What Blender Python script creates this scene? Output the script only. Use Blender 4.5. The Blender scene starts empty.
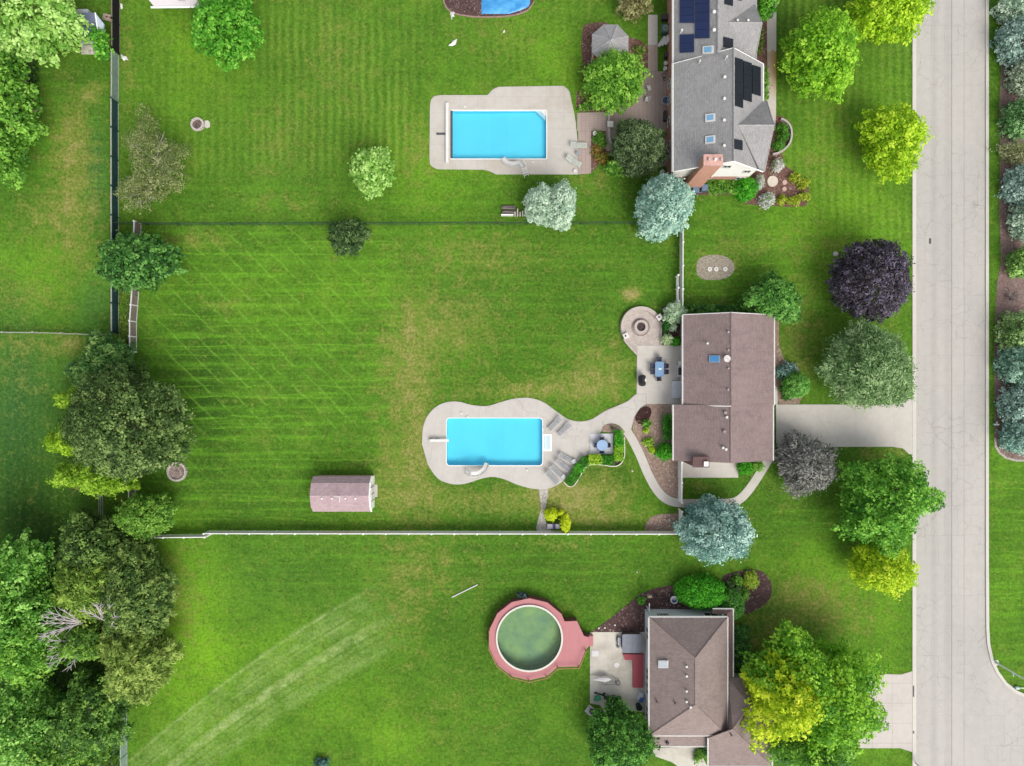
import bpy, math, random
import numpy as np
from mathutils import Vector, Matrix
from mathutils.geometry import tessellate_polygon
R = math.radians
# ---------------------------------------------------------------- camera, sky, sun, exposure
SC = bpy.context.scene
COL = SC.collection
H = 75.0          # camera height in metres
S = 0.11          # metres per pixel on the ground
cam = bpy.data.cameras.new("camera")
cam.sensor_width = 36.0
cam.lens = 36.0 * H / (1024 * S)
cam.clip_end = 3000.0
co = bpy.data.objects.new("camera", cam)
co.location = (0, 0, H)
COL.objects.link(co)
SC.camera = co
SUN_EL, SUN_AZ = 50.0, 148.0     # azimuth clockwise from north
w = bpy.data.worlds.new("World"); SC.world = w; w.use_nodes = True
nt = w.node_tree; nt.nodes.clear()
sky = nt.nodes.new("ShaderNodeTexSky"); sky.sky_type = 'NISHITA'; sky.sun_disc = False
sky.sun_elevation = R(SUN_EL); sky.sun_rotation = R(SUN_AZ); sky.dust_density = 3.0; sky.air_density = 1.0; sky.ozone_density = 0.6
bg = nt.nodes.new("ShaderNodeBackground"); bg.inputs[1].default_value = 0.15
ow = nt.nodes.new("ShaderNodeOutputWorld")
hsv = nt.nodes.new('ShaderNodeHueSaturation'); hsv.inputs['Saturation'].default_value = 0.32
nt.links.new(sky.outputs[0], hsv.inputs['Color']); nt.links.new(hsv.outputs[0], bg.inputs[0]); nt.links.new(bg.outputs[0], ow.inputs[0])
sl = bpy.data.lights.new("sun", 'SUN'); sl.energy = 1.45; sl.angle = R(34); sl.color = (1.0, 0.95, 0.87)
so = bpy.data.objects.new("sun", sl); COL.objects.link(so)
sd = Vector((math.sin(R(SUN_AZ)) * math.cos(R(SUN_EL)), math.cos(R(SUN_AZ)) * math.cos(R(SUN_EL)), math.sin(R(SUN_EL))))
so.rotation_euler = sd.to_track_quat('Z', 'Y').to_euler()
SC.view_settings.view_transform = 'Standard'; SC.view_settings.look = 'None'
SC.view_settings.gamma = 1.0; SC.view_settings.use_curve_mapping = False
SC.view_settings.exposure = 0.76
SC.render.engine = 'CYCLES'
SC.render.resolution_x = 1024; SC.render.resolution_y = 766

# ---------------------------------------------------------------- helpers
def P(px, py, z=0.0):
    k = S * (H - z) / H
    return Vector(((px - 512) * k, (383 - py) * k, z))

def hx(h, f=0.62):
    h = h.lstrip('#'); o = []
    for i in (0, 2, 4):
        v = int(h[i:i+2], 16) / 255
        v = v / 12.92 if v <= 0.04045 else ((v + 0.055) / 1.055) ** 2.4
        o.append(v * f)
    return (*o, 1.0)

class MB:
    def __init__(s): s.v = []; s.f = []
    def add(s, vs, fs):
        n = len(s.v); s.v += [tuple(x) for x in vs]; s.f += [tuple(i + n for i in f) for f in fs]; return s
    def box(s, c, d, rz=0.0, top=None):
        cx, cy, cz = c; hx_, hy, hz = d[0]/2, d[1]/2, d[2]/2
        t = top if top is not None else 1.0
        ca, sa = math.cos(rz), math.sin(rz); vs = []
        for z, k in ((-hz, 1.0), (hz, t)):
            for x, y in ((-hx_, -hy), (hx_, -hy), (hx_, hy), (-hx_, hy)):
                x *= k; y *= k
                vs.append((cx + x*ca - y*sa, cy + x*sa + y*ca, cz + z))
        return s.add(vs, [(3,2,1,0), (4,5,6,7), (0,1,5,4), (1,2,6,5), (2,3,7,6), (3,0,4,7)])
    def bb(s, x0, x1, y0, y1, z0, z1):
        return s.box(((x0+x1)/2, (y0+y1)/2, (z0+z1)/2), (abs(x1-x0), abs(y1-y0), z1-z0))
    def cyl(s, c, r0, r1, z0, z1, n=12, cap=True, ph=0.0):
        vs = []
        for z, r in ((z0, r0), (z1, r1)):
            for i in range(n):
                a = 2*math.pi*i/n + ph; vs.append((c[0] + r*math.cos(a), c[1] + r*math.sin(a), z))
        fs = [(i, (i+1) % n, n+(i+1) % n, n+i) for i in range(n)]
        if cap: fs += [tuple(range(n-1, -1, -1)), tuple(range(n, 2*n))]
        return s.add(vs, fs)
    def ring(s, c, ri, ro, z0, z1, n=32, a0=0.0, a1=2*math.pi):
        full = abs(a1 - a0 - 2*math.pi) < 1e-4; m = n if full else n + 1; vs = []
        for i in range(m):
            a = a0 + (a1-a0)*i/n
            for r, z in ((ri, z0), (ro, z0), (ro, z1), (ri, z1)):
                vs.append((c[0] + r*math.cos(a), c[1] + r*math.sin(a), z))
        fs = []
        for i in range(n):
            a, b = 4*i, 4*((i+1) % m)
            for k in range(4): fs.append((a+k, b+k, b+(k+1) % 4, a+(k+1) % 4)[::-1])
        if not full: fs += [(0, 1, 2, 3), tuple(4*n+k for k in (3, 2, 1, 0))]
        return s.add(vs, fs)
    def tube(s, pts, rs, n=6):
        pts = [Vector(p) for p in pts]
        if not isinstance(rs, (list, tuple)): rs = [rs]*len(pts)
        vs = []
        for i, p in enumerate(pts):
            d = (pts[min(i+1, len(pts)-1)] - pts[max(i-1, 0)])
            d = d.normalized() if d.length > 1e-9 else Vector((0,0,1))
            u = d.cross(Vector((0,0,1)));
            if u.length < 0.05: u = d.cross(Vector((1,0,0)))
            u.normalize(); v = d.cross(u)
            for k in range(n):
                a = 2*math.pi*k/n; vs.append(p + u*math.cos(a)*rs[i] + v*math.sin(a)*rs[i])
        fs = [(i*n+k, i*n+(k+1) % n, (i+1)*n+(k+1) % n, (i+1)*n+k) for i in range(len(pts)-1) for k in range(n)]
        fs += [tuple(range(n-1, -1, -1)), tuple((len(pts)-1)*n+k for k in range(n))]
        return s.add(vs, fs)
    def ball(s, c, r, nu=12, nv=7, sz=1.0, half=False, jit=0.0, rnd=None):
        vs = []; fs = []; v0 = 0.0 if not half else 0.0
        vm = math.pi if not half else math.pi/2
        for j in range(nv+1):
            th = vm*j/nv
            for i in range(nu):
                a = 2*math.pi*i/nu; q = 1 + (rnd.uniform(-jit, jit) if rnd else 0)
                vs.append((c[0] + r*q*math.sin(th)*math.cos(a), c[1] + r*q*math.sin(th)*math.sin(a), c[2] + r*q*sz*math.cos(th)))
        for j in range(nv):
            for i in range(nu): fs.append((j*nu+i, (j+1)*nu+i, (j+1)*nu+(i+1) % nu, j*nu+(i+1) % nu))
        return s.add(vs, fs)
    def slab(s, outer, z0, z1, holes=()):
        loops = [[Vector((p[0], p[1], 0)) for p in outer]] + [[Vector((p[0], p[1], 0)) for p in h] for h in holes]
        tris = tessellate_polygon(loops); flat = [p for l in loops for p in l]; n = len(flat)
        vs = [(p.x, p.y, z1) for p in flat] + [(p.x, p.y, z0) for p in flat]; fs = []
        for t in tris:
            a, b, c = (flat[i] for i in t)
            if (b-a).cross(c-a).z < 0: t = t[::-1]
            fs.append(tuple(t)); fs.append(tuple(n+i for i in t[::-1]))
        k = 0
        for l in loops:
            m = len(l)
            for i in range(m): fs.append((k+i, k+(i+1) % m, n+k+(i+1) % m, n+k+i))
            k += m
        return s.add(vs, fs)
    def plate(s, pts, th, n=None):
        """thick polygon: pts in 3D, extruded by th down (or along n)"""
        pts = [Vector(p) for p in pts]; m = len(pts)
        off = Vector((0, 0, -th)) if n is None else n*th
        vs = pts + [p + off for p in pts]
        area = sum((pts[i].x*pts[(i+1) % m].y - pts[(i+1) % m].x*pts[i].y) for i in range(m))
        f0 = tuple(range(m)) if area > 0 else tuple(range(m-1, -1, -1))
        fs = [f0, tuple(i+m for i in f0[::-1])]
        for i in range(m): fs.append((i, (i+1) % m, m+(i+1) % m, m+i))
        return s.add(vs, fs)

def smooth_loop(pts, sub=5, closed=True):
    n = len(pts); out = []
    rng = range(n) if closed else range(n-1)
    for i in rng:
        p0, p1, p2, p3 = (pts[(i+k-1) % n] if closed else pts[min(max(i+k-1, 0), n-1)] for k in range(4))
        for j in range(sub):
            t = j/sub; t2 = t*t; t3 = t2*t
            out.append(tuple(0.5*((2*p1[k]) + (-p0[k]+p2[k])*t + (2*p0[k]-5*p1[k]+4*p2[k]-p3[k])*t2 + (-p0[k]+3*p1[k]-3*p2[k]+p3[k])*t3) for k in range(2)))
    if not closed: out.append(tuple(pts[-1]))
    return out
def px2(pts, z=0.0): return [tuple(P(x, y, z))[:2] for x, y in pts]
def ribbon(pts, wpx):
    """outline in pixels of a band round a centre line"""
    L = []; Rr = []
    for i, p in enumerate(pts):
        a = pts[max(i-1, 0)]; b = pts[min(i+1, len(pts)-1)]
        dx, dy = b[0]-a[0], b[1]-a[1]; l = math.hypot(dx, dy) or 1
        wv = wpx[i] if isinstance(wpx, (list, tuple)) else wpx
        L.append((p[0]-dy/l*wv/2, p[1]+dx/l*wv/2)); Rr.append((p[0]+dy/l*wv/2, p[1]-dx/l*wv/2))
    return L + Rr[::-1]
def rrect(x0, y0, x1, y1, r, n=5):
    o = []
    for cx, cy, a0 in ((x1-r, y1-r, 0), (x0+r, y1-r, 90), (x0+r, y0+r, 180), (x1-r, y0+r, 270)):
        for i in range(n+1):
            a = R(a0 + 90*i/n); o.append((cx + r*math.cos(a), cy + r*math.sin(a)))
    return o
def ray_plane(px, py, tri):
    a, b, c = [Vector(q) for q in tri]; n = (b-a).cross(c-a); n.normalize()
    if n.z < 0: n = -n
    o = Vector((0, 0, H)); d = P(px, py, 0) - o
    t = (a-o).dot(n) / d.dot(n)
    return o + d*t, n

def wloc(o):
    v = Vector((0, 0, 0))
    while o is not None: v += o.location; o = o.parent
    return v
def obj(name, mb, m, parent=None, smooth=False, local=False):
    off = Vector((0, 0, 0)); vs = mb.v
    if parent is not None:
        if not local: off = wloc(parent)
    elif not local:
        xs = [v[0] for v in vs]; ys = [v[1] for v in vs]; zs = [v[2] for v in vs]
        off = Vector(((min(xs)+max(xs))/2, (min(ys)+max(ys))/2, min(zs)))
    me = bpy.data.meshes.new(name)
    me.from_pydata([(v[0]-off.x, v[1]-off.y, v[2]-off.z) for v in vs], [], mb.f)
    me.materials.append(m); me.update()
    if smooth: me.polygons.foreach_set('use_smooth', [True]*len(me.polygons))
    o = bpy.data.objects.new(name, me); COL.objects.link(o)
    if parent is not None: o.parent = parent
    elif not local: o.location = off
    return o
def tag(o, label=None, cat=None, group=None, kind=None):
    if label: o['label'] = label
    if cat: o['category'] = cat
    if group: o['group'] = group
    if kind: o['kind'] = kind
    return o
def thing(name, label, cat, loc, rz=0.0, group=None):
    o = bpy.data.objects.new(name, None); COL.objects.link(o); o.empty_display_size = 0.3
    o.location = loc; o.rotation_euler = (0, 0, rz); return tag(o, label, cat, group)
def solo(name, mb, m, label, cat, group=None, smooth=False): return tag(obj(name, mb, m, smooth=smooth), label, cat, group)
def struct(name, mb, m, smooth=False): return tag(obj(name, mb, m, smooth=smooth), kind='structure')
def kids(o): return [c for c in bpy.data.objects if c.parent == o]
def dup(root, loc, rz=0.0, label=None, group=None):
    def cp(o, par):
        c = o.copy(); COL.objects.link(c); c.parent = par
        for ch in kids(o): cp(ch, c)
        return c
    r = cp(root, None); r.location = loc; r.rotation_euler = (0, 0, rz)
    if label: r['label'] = label
    if group: r['group'] = group
    return r

# ---------------------------------------------------------------- materials
def newmat(name):
    m = bpy.data.materials.new(name); m.use_nodes = True; t = m.node_tree
    return m, t, t.nodes['Principled BSDF']
def N(t, typ, **kw):
    n = t.nodes.new(typ)
    for k, v in kw.items(): setattr(n, k, v)
    return n
def mathn(t, op, a, b=None, c=None, clamp=False):
    n = t.nodes.new('ShaderNodeMath'); n.operation = op; n.use_clamp = clamp
    for i, q in enumerate((a, b, c)):
        if q is None: continue
        if isinstance(q, (int, float)): n.inputs[i].default_value = q
        else: t.links.new(q, n.inputs[i])
    return n.outputs[0]
def mixc(t, f, a, b, mode='MIX'):
    n = t.nodes.new('ShaderNodeMix'); n.data_type = 'RGBA'; n.blend_type = mode; n.clamp_factor = True
    for i, q in ((0, f), (6, a), (7, b)):
        if isinstance(q, (int, float)): n.inputs[i].default_value = q
        elif isinstance(q, tuple): n.inputs[i].default_value = q
        else: t.links.new(q, n.inputs[i])
    return n.outputs[2]
def noise(t, co, scale, detail=3, rough=0.6, out=0):
    n = t.nodes.new('ShaderNodeTexNoise'); n.inputs['Scale'].default_value = scale
    n.inputs['Detail'].default_value = detail; n.inputs['Roughness'].default_value = rough
    t.links.new(co, n.inputs['Vector']); return n.outputs[out]
def remap(t, v, a, b, c=0.0, d=1.0):
    n = t.nodes.new('ShaderNodeMapRange'); n.clamp = True
    t.links.new(v, n.inputs[0])
    for i, q in enumerate((a, b, c, d)): n.inputs[i+1].default_value = q
    return n.outputs[0]
def objco(t, scale=None, rot=None):
    g = t.nodes.new('ShaderNodeNewGeometry'); o = g.outputs['Position']
    if scale or rot:
        m = t.nodes.new('ShaderNodeMapping'); t.links.new(o, m.inputs[0])
        if scale: m.inputs['Scale'].default_value = scale
        if rot: m.inputs['Rotation'].default_value = rot
        o = m.outputs[0]
    return o
def bump(t, b, h, strength=0.3, dist=0.05):
    n = t.nodes.new('ShaderNodeBump'); n.inputs['Strength'].default_value = strength; n.inputs['Distance'].default_value = dist
    t.links.new(h, n.inputs['Height']); t.links.new(n.outputs[0], b.inputs['Normal'])
_M = {}
def M(hexc, rough=0.7, var=0.15, sc=3.0, fine=0.12, fsc=25.0, bmp=0.0, metal=0.0, f=0.62, spec=0.3, hex2=None, stretch=None):
    key = (hexc, rough, var, sc, fine, fsc, bmp, metal, f, spec, hex2, stretch)
    if key in _M: return _M[key]
    m, t, b = newmat('surface_' + hexc.strip('#')); c = hx(hexc, f)
    co_ = objco(t, stretch)
    n1 = noise(t, co_, sc, 4); n2 = noise(t, objco(t), fsc, 2)
    dark = tuple(x*(1-var*1.6) for x in c[:3]) + (1,)
    lite = hx(hex2, f) if hex2 else tuple(min(x*(1+var*1.2), 0.95) for x in c[:3]) + (1,)
    col = mixc(t, remap(t, n1, 0.3, 0.7), dark, lite)
    g = remap(t, n2, 0.25, 0.75, 1-fine, 1+fine)
    n = t.nodes.new('ShaderNodeVectorMath'); n.operation = 'SCALE'; t.links.new(col, n.inputs[0]); t.links.new(g, n.inputs['Scale'])
    t.links.new(n.outputs[0], b.inputs['Base Color'])
    b.inputs['Roughness'].default_value = rough; b.inputs['Metallic'].default_value = metal
    b.inputs['Specular IOR Level'].default_value = spec
    if bmp: bump(t, b, n2, bmp, 0.03)
    _M[key] = m; return m

def leafmat(name, dark, mid, light, trans=0.42, f=0.92):
    key = (name, dark, mid, light)
    if key in _M: return _M[key]
    m, t, b = newmat(name)
    a = N(t, 'ShaderNodeAttribute', attribute_name='tint')
    r = t.nodes.new('ShaderNodeValToRGB'); t.links.new(a.outputs['Fac'], r.inputs[0])
    e = r.color_ramp.elements; e[0].position = 0.05; e[0].color = hx(dark, f); e[1].position = 0.95; e[1].color = hx(light, f)
    k = r.color_ramp.elements.new(0.5); k.color = hx(mid, f)
    t.links.new(r.outputs[0], b.inputs['Base Color']); b.inputs['Roughness'].default_value = 0.55
    b.inputs['Specular IOR Level'].default_value = 0.25
    tr = t.nodes.new('ShaderNodeBsdfTranslucent'); t.links.new(r.outputs[0], tr.inputs[0])
    mx = t.nodes.new('ShaderNodeMixShader'); mx.inputs[0].default_value = trans
    t.links.new(b.outputs[0], mx.inputs[1]); t.links.new(tr.outputs[0], mx.inputs[2])
    t.links.new(mx.outputs[0], t.nodes['Material Output'].inputs[0])
    _M[key] = m; return m

def shingle(name, hexc, hexd, rows='x', sc=1.0):
    """asphalt shingles: courses run along the ridge, mottled, with faint run-off stains"""
    m, t, b = newmat(name)
    st = (1, 1, 1)
    pos = objco(t); rot = objco(t, None, (0, 0, R(90))) if rows == 'y' else pos
    br = t.nodes.new('ShaderNodeTexBrick'); t.links.new(rot, br.inputs[0])
    br.inputs['Scale'].default_value = 1.0; br.inputs['Brick Width'].default_value = 0.33; br.inputs['Row Height'].default_value = 0.145
    br.inputs['Mortar Size'].default_value = 0.012; br.inputs['Mortar Smooth'].default_value = 0.4
    c1, c2 = hx(hexc), hx(hexd)
    br.inputs['Color1'].default_value = tuple(x*1.10 for x in c1[:3]) + (1,); br.inputs['Color2'].default_value = tuple(x*0.86 for x in c1[:3]) + (1,)
    br.inputs['Mortar'].default_value = tuple(x*0.55 for x in c1[:3]) + (1,)
    big = noise(t, pos, 0.35*sc, 4); stain = noise(t, objco(t, (0.25, 2.2, 1) if rows == 'y' else (2.2, 0.25, 1)), 1.1, 4)
    col = mixc(t, mathn(t, 'MULTIPLY', remap(t, stain, 0.5, 0.75), 0.55), br.outputs[0], c2)
    col = mixc(t, mathn(t, 'MULTIPLY', remap(t, big, 0.35, 0.7), 0.35), col, tuple(min(x*1.25, .9) for x in c1[:3]) + (1,))
    sp = noise(t, pos, 9.0, 3, 0.7); g = remap(t, sp, 0.3, 0.7, 0.84, 1.14)
    n = t.nodes.new('ShaderNodeVectorMath'); n.operation = 'SCALE'; t.links.new(col, n.inputs[0]); t.links.new(g, n.inputs['Scale'])
    t.links.new(n.outputs[0], b.inputs['Base Color']); b.inputs['Roughness'].default_value = 0.88; b.inputs['Specular IOR Level'].default_value = 0.2
    bump(t, b, sp, 0.35, 0.02); return m

def concrete(name, hexc, joint=None, jrot=0.0, crack=0.0, stain=0.25, hexs='#a39a90', jw=0.012, dark=0.6):
    m, t, b = newmat(name); pos = objco(t); c = hx(hexc)
    big = noise(t, pos, 0.28, 5, 0.62); mid = noise(t, pos, 1.7, 4); fine = noise(t, pos, 22, 2)
    col = mixc(t, mathn(t, 'MULTIPLY', remap(t, big, 0.45, 0.72), stain), c, hx(hexs))
    g = mathn(t, 'ADD', remap(t, mid, 0.25, 0.75, -0.05, 0.05), remap(t, fine, 0.25, 0.75, 0.95, 1.05))
    n = t.nodes.new('ShaderNodeVectorMath'); n.operation = 'SCALE'; t.links.new(col, n.inputs[0]); t.links.new(g, n.inputs['Scale']); col = n.outputs[0]
    if joint:
        br = t.nodes.new('ShaderNodeTexBrick'); t.links.new(objco(t, None, (0, 0, R(jrot))), br.inputs[0]); br.offset = 0.0
        br.inputs['Scale'].default_value = 1; br.inputs['Brick Width'].default_value = joint[0]; br.inputs['Row Height'].default_value = joint[1]
        br.inputs['Mortar Size'].default_value = jw; br.inputs['Mortar Smooth'].default_value = 0.5
        col = mixc(t, mathn(t, 'MULTIPLY', br.outputs['Fac'], 0.7), col, tuple(x*dark for x in c[:3]) + (1,))
    if crack:
        v = t.nodes.new('ShaderNodeTexVoronoi'); v.feature = 'DISTANCE_TO_EDGE'; v.inputs['Scale'].default_value = 0.33
        wob = noise(t, pos, 0.9, 4, 0.6, 1)
        vm = t.nodes.new('ShaderNodeVectorMath'); vm.operation = 'MULTIPLY_ADD'; t.links.new(wob, vm.inputs[0]); vm.inputs[1].default_value = (1.6,)*3; t.links.new(pos, vm.inputs[2])
        t.links.new(vm.outputs[0], v.inputs['Vector'])
        line = remap(t, v.outputs['Distance'], 0.0, 0.012, 1.0, 0.0)
        patch = remap(t, noise(t, pos, 0.12, 3), 0.44, 0.62)
        col = mixc(t, mathn(t, 'MULTIPLY', mathn(t, 'MULTIPLY', line, patch), crack), col, hx('#6f6b66'))
    t.links.new(col, b.inputs['Base Color']); b.inputs['Roughness'].default_value = 0.85; b.inputs['Specular IOR Level'].default_value = 0.2
    bump(t, b, fine, 0.12, 0.02); return m

def bark_chip(name, h1, h2, h3='#b9a9a0'):
    m, t, b = newmat(name); pos = objco(t)
    v = t.nodes.new('ShaderNodeTexVoronoi'); v.inputs['Scale'].default_value = 7.0; t.links.new(pos, v.inputs['Vector'])
    s = t.nodes.new('ShaderNodeSeparateColor'); t.links.new(v.outputs['Color'], s.inputs[0])
    big = noise(t, pos, 0.7, 4)
    col = mixc(t, s.outputs[0], hx(h1), hx(h2)); col = mixc(t, remap(t, s.outputs[1], 0.86, 1.0, 0, 0.7), col, hx(h3))
    col = mixc(t, remap(t, big, 0.4, 0.7, 0, 0.5), col, hx(h2))
    t.links.new(col, b.inputs['Base Color']); b.inputs['Roughness'].default_value = 0.95; b.inputs['Specular IOR Level'].default_value = 0.1
    bump(t, b, v.outputs['Distance'], 0.6, 0.05); return m

WHITE = M('#f2f0ec', 0.5, 0.04, 2, 0.03); TRIM = M('#f6f4ef', 0.5, 0.03, 2, 0.03, f=0.75)
BARK = M('#7a6a58', 0.9, 0.3, 4, 0.3, 18, bmp=0.5); GREYBARK = M('#b9aeb0', 0.9, 0.2, 4, 0.2, 18)
BLACK = M('#25262a', 0.5, 0.2); DGREY = M('#55565c', 0.6, 0.15)
BRICK = M('#d49c8a', 0.85, 0.14, 6, 0.25, 14); SIDING = M('#efe9e2', 0.7, 0.05, 2, 0.04)
GLASS = M('#3a434d', 0.08, 0.2, 2, 0.05, spec=0.6); SKYGLASS = M('#86bfe6', 0.1, 0.08, 1, 0.03, spec=0.6)
MULCH = bark_chip('dark_mulch', '#4d3a39', '#6a5451'); MULCH2 = bark_chip('brown_mulch', '#66483f', '#8a6a60')
GRAVEL = bark_chip('brown_gravel', '#8d7567', '#b29a8b', '#d9cdc4'); STONES = bark_chip('pale_stones', '#9a948a', '#d3cdc3', '#f1eee8')
DECKC = concrete('pool_deck_concrete', '#d4cec6', (1.55, 40.0), 8, 0.5)
DECKN = concrete('jointed_deck_concrete', '#d2ccc3', (1.9, 1.75), 0, 0.0, 0.45, '#b5a58f')
PATIOC = concrete('patio_concrete', '#d9d3ca', (2.3, 2.3), 0, 0.1, 0.3)
DRIVEC = concrete('driveway_concrete', '#dad4cb', (4.2, 9.0), 0, 0.25, 0.2)
OLDC = concrete('weathered_concrete', '#e0dacc', (2.2, 2.6), 0, 0.5, 0.8, '#9d968a')
KERBC = concrete('kerb_concrete', '#e2ddd3', (2.0, 50), 0, 0, 0.15)
PAVER = concrete('paver_stone', '#c4b1a8', (0.45, 0.22), 0, 0, 0.5, '#a08d86', 0.02, 0.5)
SHADOWCORE = None
# ---------------------------------------------------------------- ground: one sheet to the horizon
POOLS = {'low': (446.0, 417.5, 543.0, 466.0), 'top': (450.0, 110.0, 547.0, 159.5)}
def grid_lines(lo, hi, step, extra, far):
    g = list(np.arange(lo, hi + 1e-6, step)); g = [x for x in g if all(abs(x-e) > step*0.3 for e in extra)] + list(extra)
    a = [-1500, -700, -300, -150]; bb_ = [150, 300, 700, 1500]
    return np.array(sorted(a + g + bb_))
hx0 = [P(v, 0).x for k in POOLS for v in (POOLS[k][0]-1.2, POOLS[k][2]+1.2)]
hy0 = [P(0, v).y for k in POOLS for v in (POOLS[k][1]-1.2, POOLS[k][3]+1.2)]
gx = grid_lines(-66, 66, 0.45, hx0, 0); gy = grid_lines(-52, 52, 0.45, hy0, 0)
X, Y = np.meshgrid(gx, gy); nx, ny = len(gx), len(gy)
PX = X/S + 512; PY = 383 - Y/S
rng0 = np.random.default_rng(5)
def sstep(e0, e1, x):
    t = np.clip((x-e0)/(e1-e0), 0, 1); return t*t*(3-2*t)
def rectm(x0, y0, x1, y1, s=10.0):
    return sstep(x0-s, x0+s, PX)*sstep(-x1-s, -x1+s, -PX)*sstep(y0-s, y0+s, PY)*sstep(-y1-s, -y1+s, -PY)
def blobm(x, y, rx, ry, amt, ang=0):
    a = R(ang); dx = PX-x; dy = PY-y; u = (dx*math.cos(a)+dy*math.sin(a))/rx; v = (-dx*math.sin(a)+dy*math.cos(a))/ry
    return amt*np.exp(-(u*u+v*v)*0.9)
vert = np.maximum.reduce([0.45*rectm(125, -80, 440, 180, 12), 1.0*rectm(245, 10, 420, 170, 20), 0.3*rectm(440, -80, 600, 120, 20), 0.8*rectm(782, -80, 914, 238, 6), 0.12*rectm(-50, 335, 125, 560, 8), .3*rectm(690, 300, 912, 400, 8)])
horz = np.maximum.reduce([0.45*rectm(118, 186, 680, 222, 6), 0.9*rectm(142, 226, 400, 530, 18), 0.35*rectm(400, 226, 680, 420, 30), 0.6*rectm(690, 225, 912, 315, 8), 0.4*rectm(230, 538, 640, 600, 10), 0.75*rectm(988, 458, 1300, 700, 4), 0.45*rectm(690, 500, 912, 560, 8), 0.4*rectm(-50, 60, 112, 200, 15), 0.5*rectm(988, -50, 1000, 460, 3)])
diag = np.maximum.reduce([0.9*rectm(142, 226, 360, 430, 25), 0.6*rectm(330, 226, 440, 360, 30), .4*rectm(150, 400, 330, 500, 20)])
ux, uy = 0.857, -0.515                                    # tractor lanes: run up to the right
along = (PX-256)*ux + (PY-704)*uy; across = (PX-256)*(-uy) + (PY-704)*ux - 0.0006*(PX-330)**2*np.sign(330-PX)
track = sstep(-20, 20, along)*sstep(-300, -250, -along)*sstep(-52, -36, across)*sstep(-34, -18, -across)
track2 = sstep(-210, -110, along)*sstep(-180, -110, -along)*sstep(-60, -40, across)*sstep(-48, -30, -across)
dry = sum([blobm(*a) for a in [
 (72,150,24,55,.85),(60,215,50,25,.55),(92,92,10,8,.7),(25,295,40,18,.5),(75,255,30,20,.45),(128,60,7,60,.45),(335,60,30,60,.35),(418,150,18,34,.5),(280,140,30,40,.35),(300,205,60,12,.3),(500,30,50,30,.3),(590,180,30,20,.45),
 (450,325,62,38,.62),(405,380,28,60,.65),(480,255,80,22,.5),(600,370,36,40,.6),(398,478,36,44,.6),(420,440,10,60,.4),(470,500,70,14,.55),(560,498,42,16,.8),(600,492,40,30,.55),(610,520,60,8,.5),(190,240,34,10,.6),(226,305,24,8,.5),(632,294,9,6,1.6),(560,385,60,14,.4),(505,392,70,9,.45),
 (430,570,50,40,.4),(178,610,26,50,.5),(160,575,20,30,.3),(400,610,25,50,.35),(805,600,50,26,.75),(760,640,40,20,.6),(850,620,30,20,.3),(440,720,50,30,.2),(560,545,30,8,.4),
 (720,262,24,14,.5),(800,335,20,60,.6),(770,245,60,12,.35),(840,250,30,20,.3),(700,300,20,8,.2),(690,450,12,12,.2),(702,486,12,6,.5),(620,420,14,8,.2),(30,345,60,12,.5),(20,380,30,20,.3),(72,342,12,8,.7),(830,120,20,30,.3),(820,170,40,20,.3),
 (1005,480,8,6,.3),(870,455,20,8,.5),(900,452,20,5,.5),(790,495,16,12,.4),(745,520,14,10,.3)]])
dark = sum([blobm(*a) for a in [  # lush darker grass, and shade of the woods painted into the lawn colour
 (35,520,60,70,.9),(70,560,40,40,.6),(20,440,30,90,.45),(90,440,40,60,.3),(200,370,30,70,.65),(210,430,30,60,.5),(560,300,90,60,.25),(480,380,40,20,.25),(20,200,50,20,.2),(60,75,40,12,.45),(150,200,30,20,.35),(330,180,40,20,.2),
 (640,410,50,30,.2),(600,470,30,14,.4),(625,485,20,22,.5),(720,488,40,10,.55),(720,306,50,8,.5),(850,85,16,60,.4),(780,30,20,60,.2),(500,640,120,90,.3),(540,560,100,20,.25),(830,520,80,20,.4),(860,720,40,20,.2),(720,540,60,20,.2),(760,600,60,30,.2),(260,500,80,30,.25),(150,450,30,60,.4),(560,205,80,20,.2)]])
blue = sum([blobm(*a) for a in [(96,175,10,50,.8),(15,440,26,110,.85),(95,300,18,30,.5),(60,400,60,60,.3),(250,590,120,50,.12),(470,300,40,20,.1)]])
yel = sum([blobm(*a) for a in [(190,60,50,60,.5),(440,160,60,60,.4),(560,60,70,50,.4),(840,200,70,60,.6),(860,100,40,80,.4),(300,290,110,40,.25),(170,600,50,70,.8),(200,690,90,60,.5),(280,640,140,40,.3),(390,730,60,40,.5),(560,680,60,60,.2),(880,620,30,60,.4),(820,570,60,30,.5),(40,270,60,40,.4),(880,720,30,40,.5),(1005,560,20,120,.2),(640,470,40,60,.2)]])
z0 = np.zeros_like(X)
verts = np.stack([X.ravel(), Y.ravel(), z0.ravel()], 1)
idx = np.arange(nx*ny).reshape(ny, nx)
keep = []
def in_pool(cx, cy):
    for k, (x0, y0, x1, y1) in POOLS.items():
        a = P(x0-1.2, y1+1.2); b = P(x1+1.2, y0-1.2)
        if a.x < cx < b.x and a.y < cy < b.y: return True
    return False
F = []
for j in range(ny-1):
    for i in range(nx-1):
        if in_pool((gx[i]+gx[i+1])/2, (gy[j]+gy[j+1])/2): continue
        F.append((int(idx[j, i]), int(idx[j, i+1]), int(idx[j+1, i+1]), int(idx[j+1, i])))
gm = bpy.data.meshes.new('lawn'); gm.from_pydata(verts.tolist(), [], F); gm.update()
def colattr(name, a, b, c, d):
    at = gm.attributes.new(name, 'FLOAT_COLOR', 'POINT')
    at.data.foreach_set('color', np.stack([np.clip(q, 0, 1.5).ravel() for q in (a, b, c, d)], 1).astype(np.float32).ravel())
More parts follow.
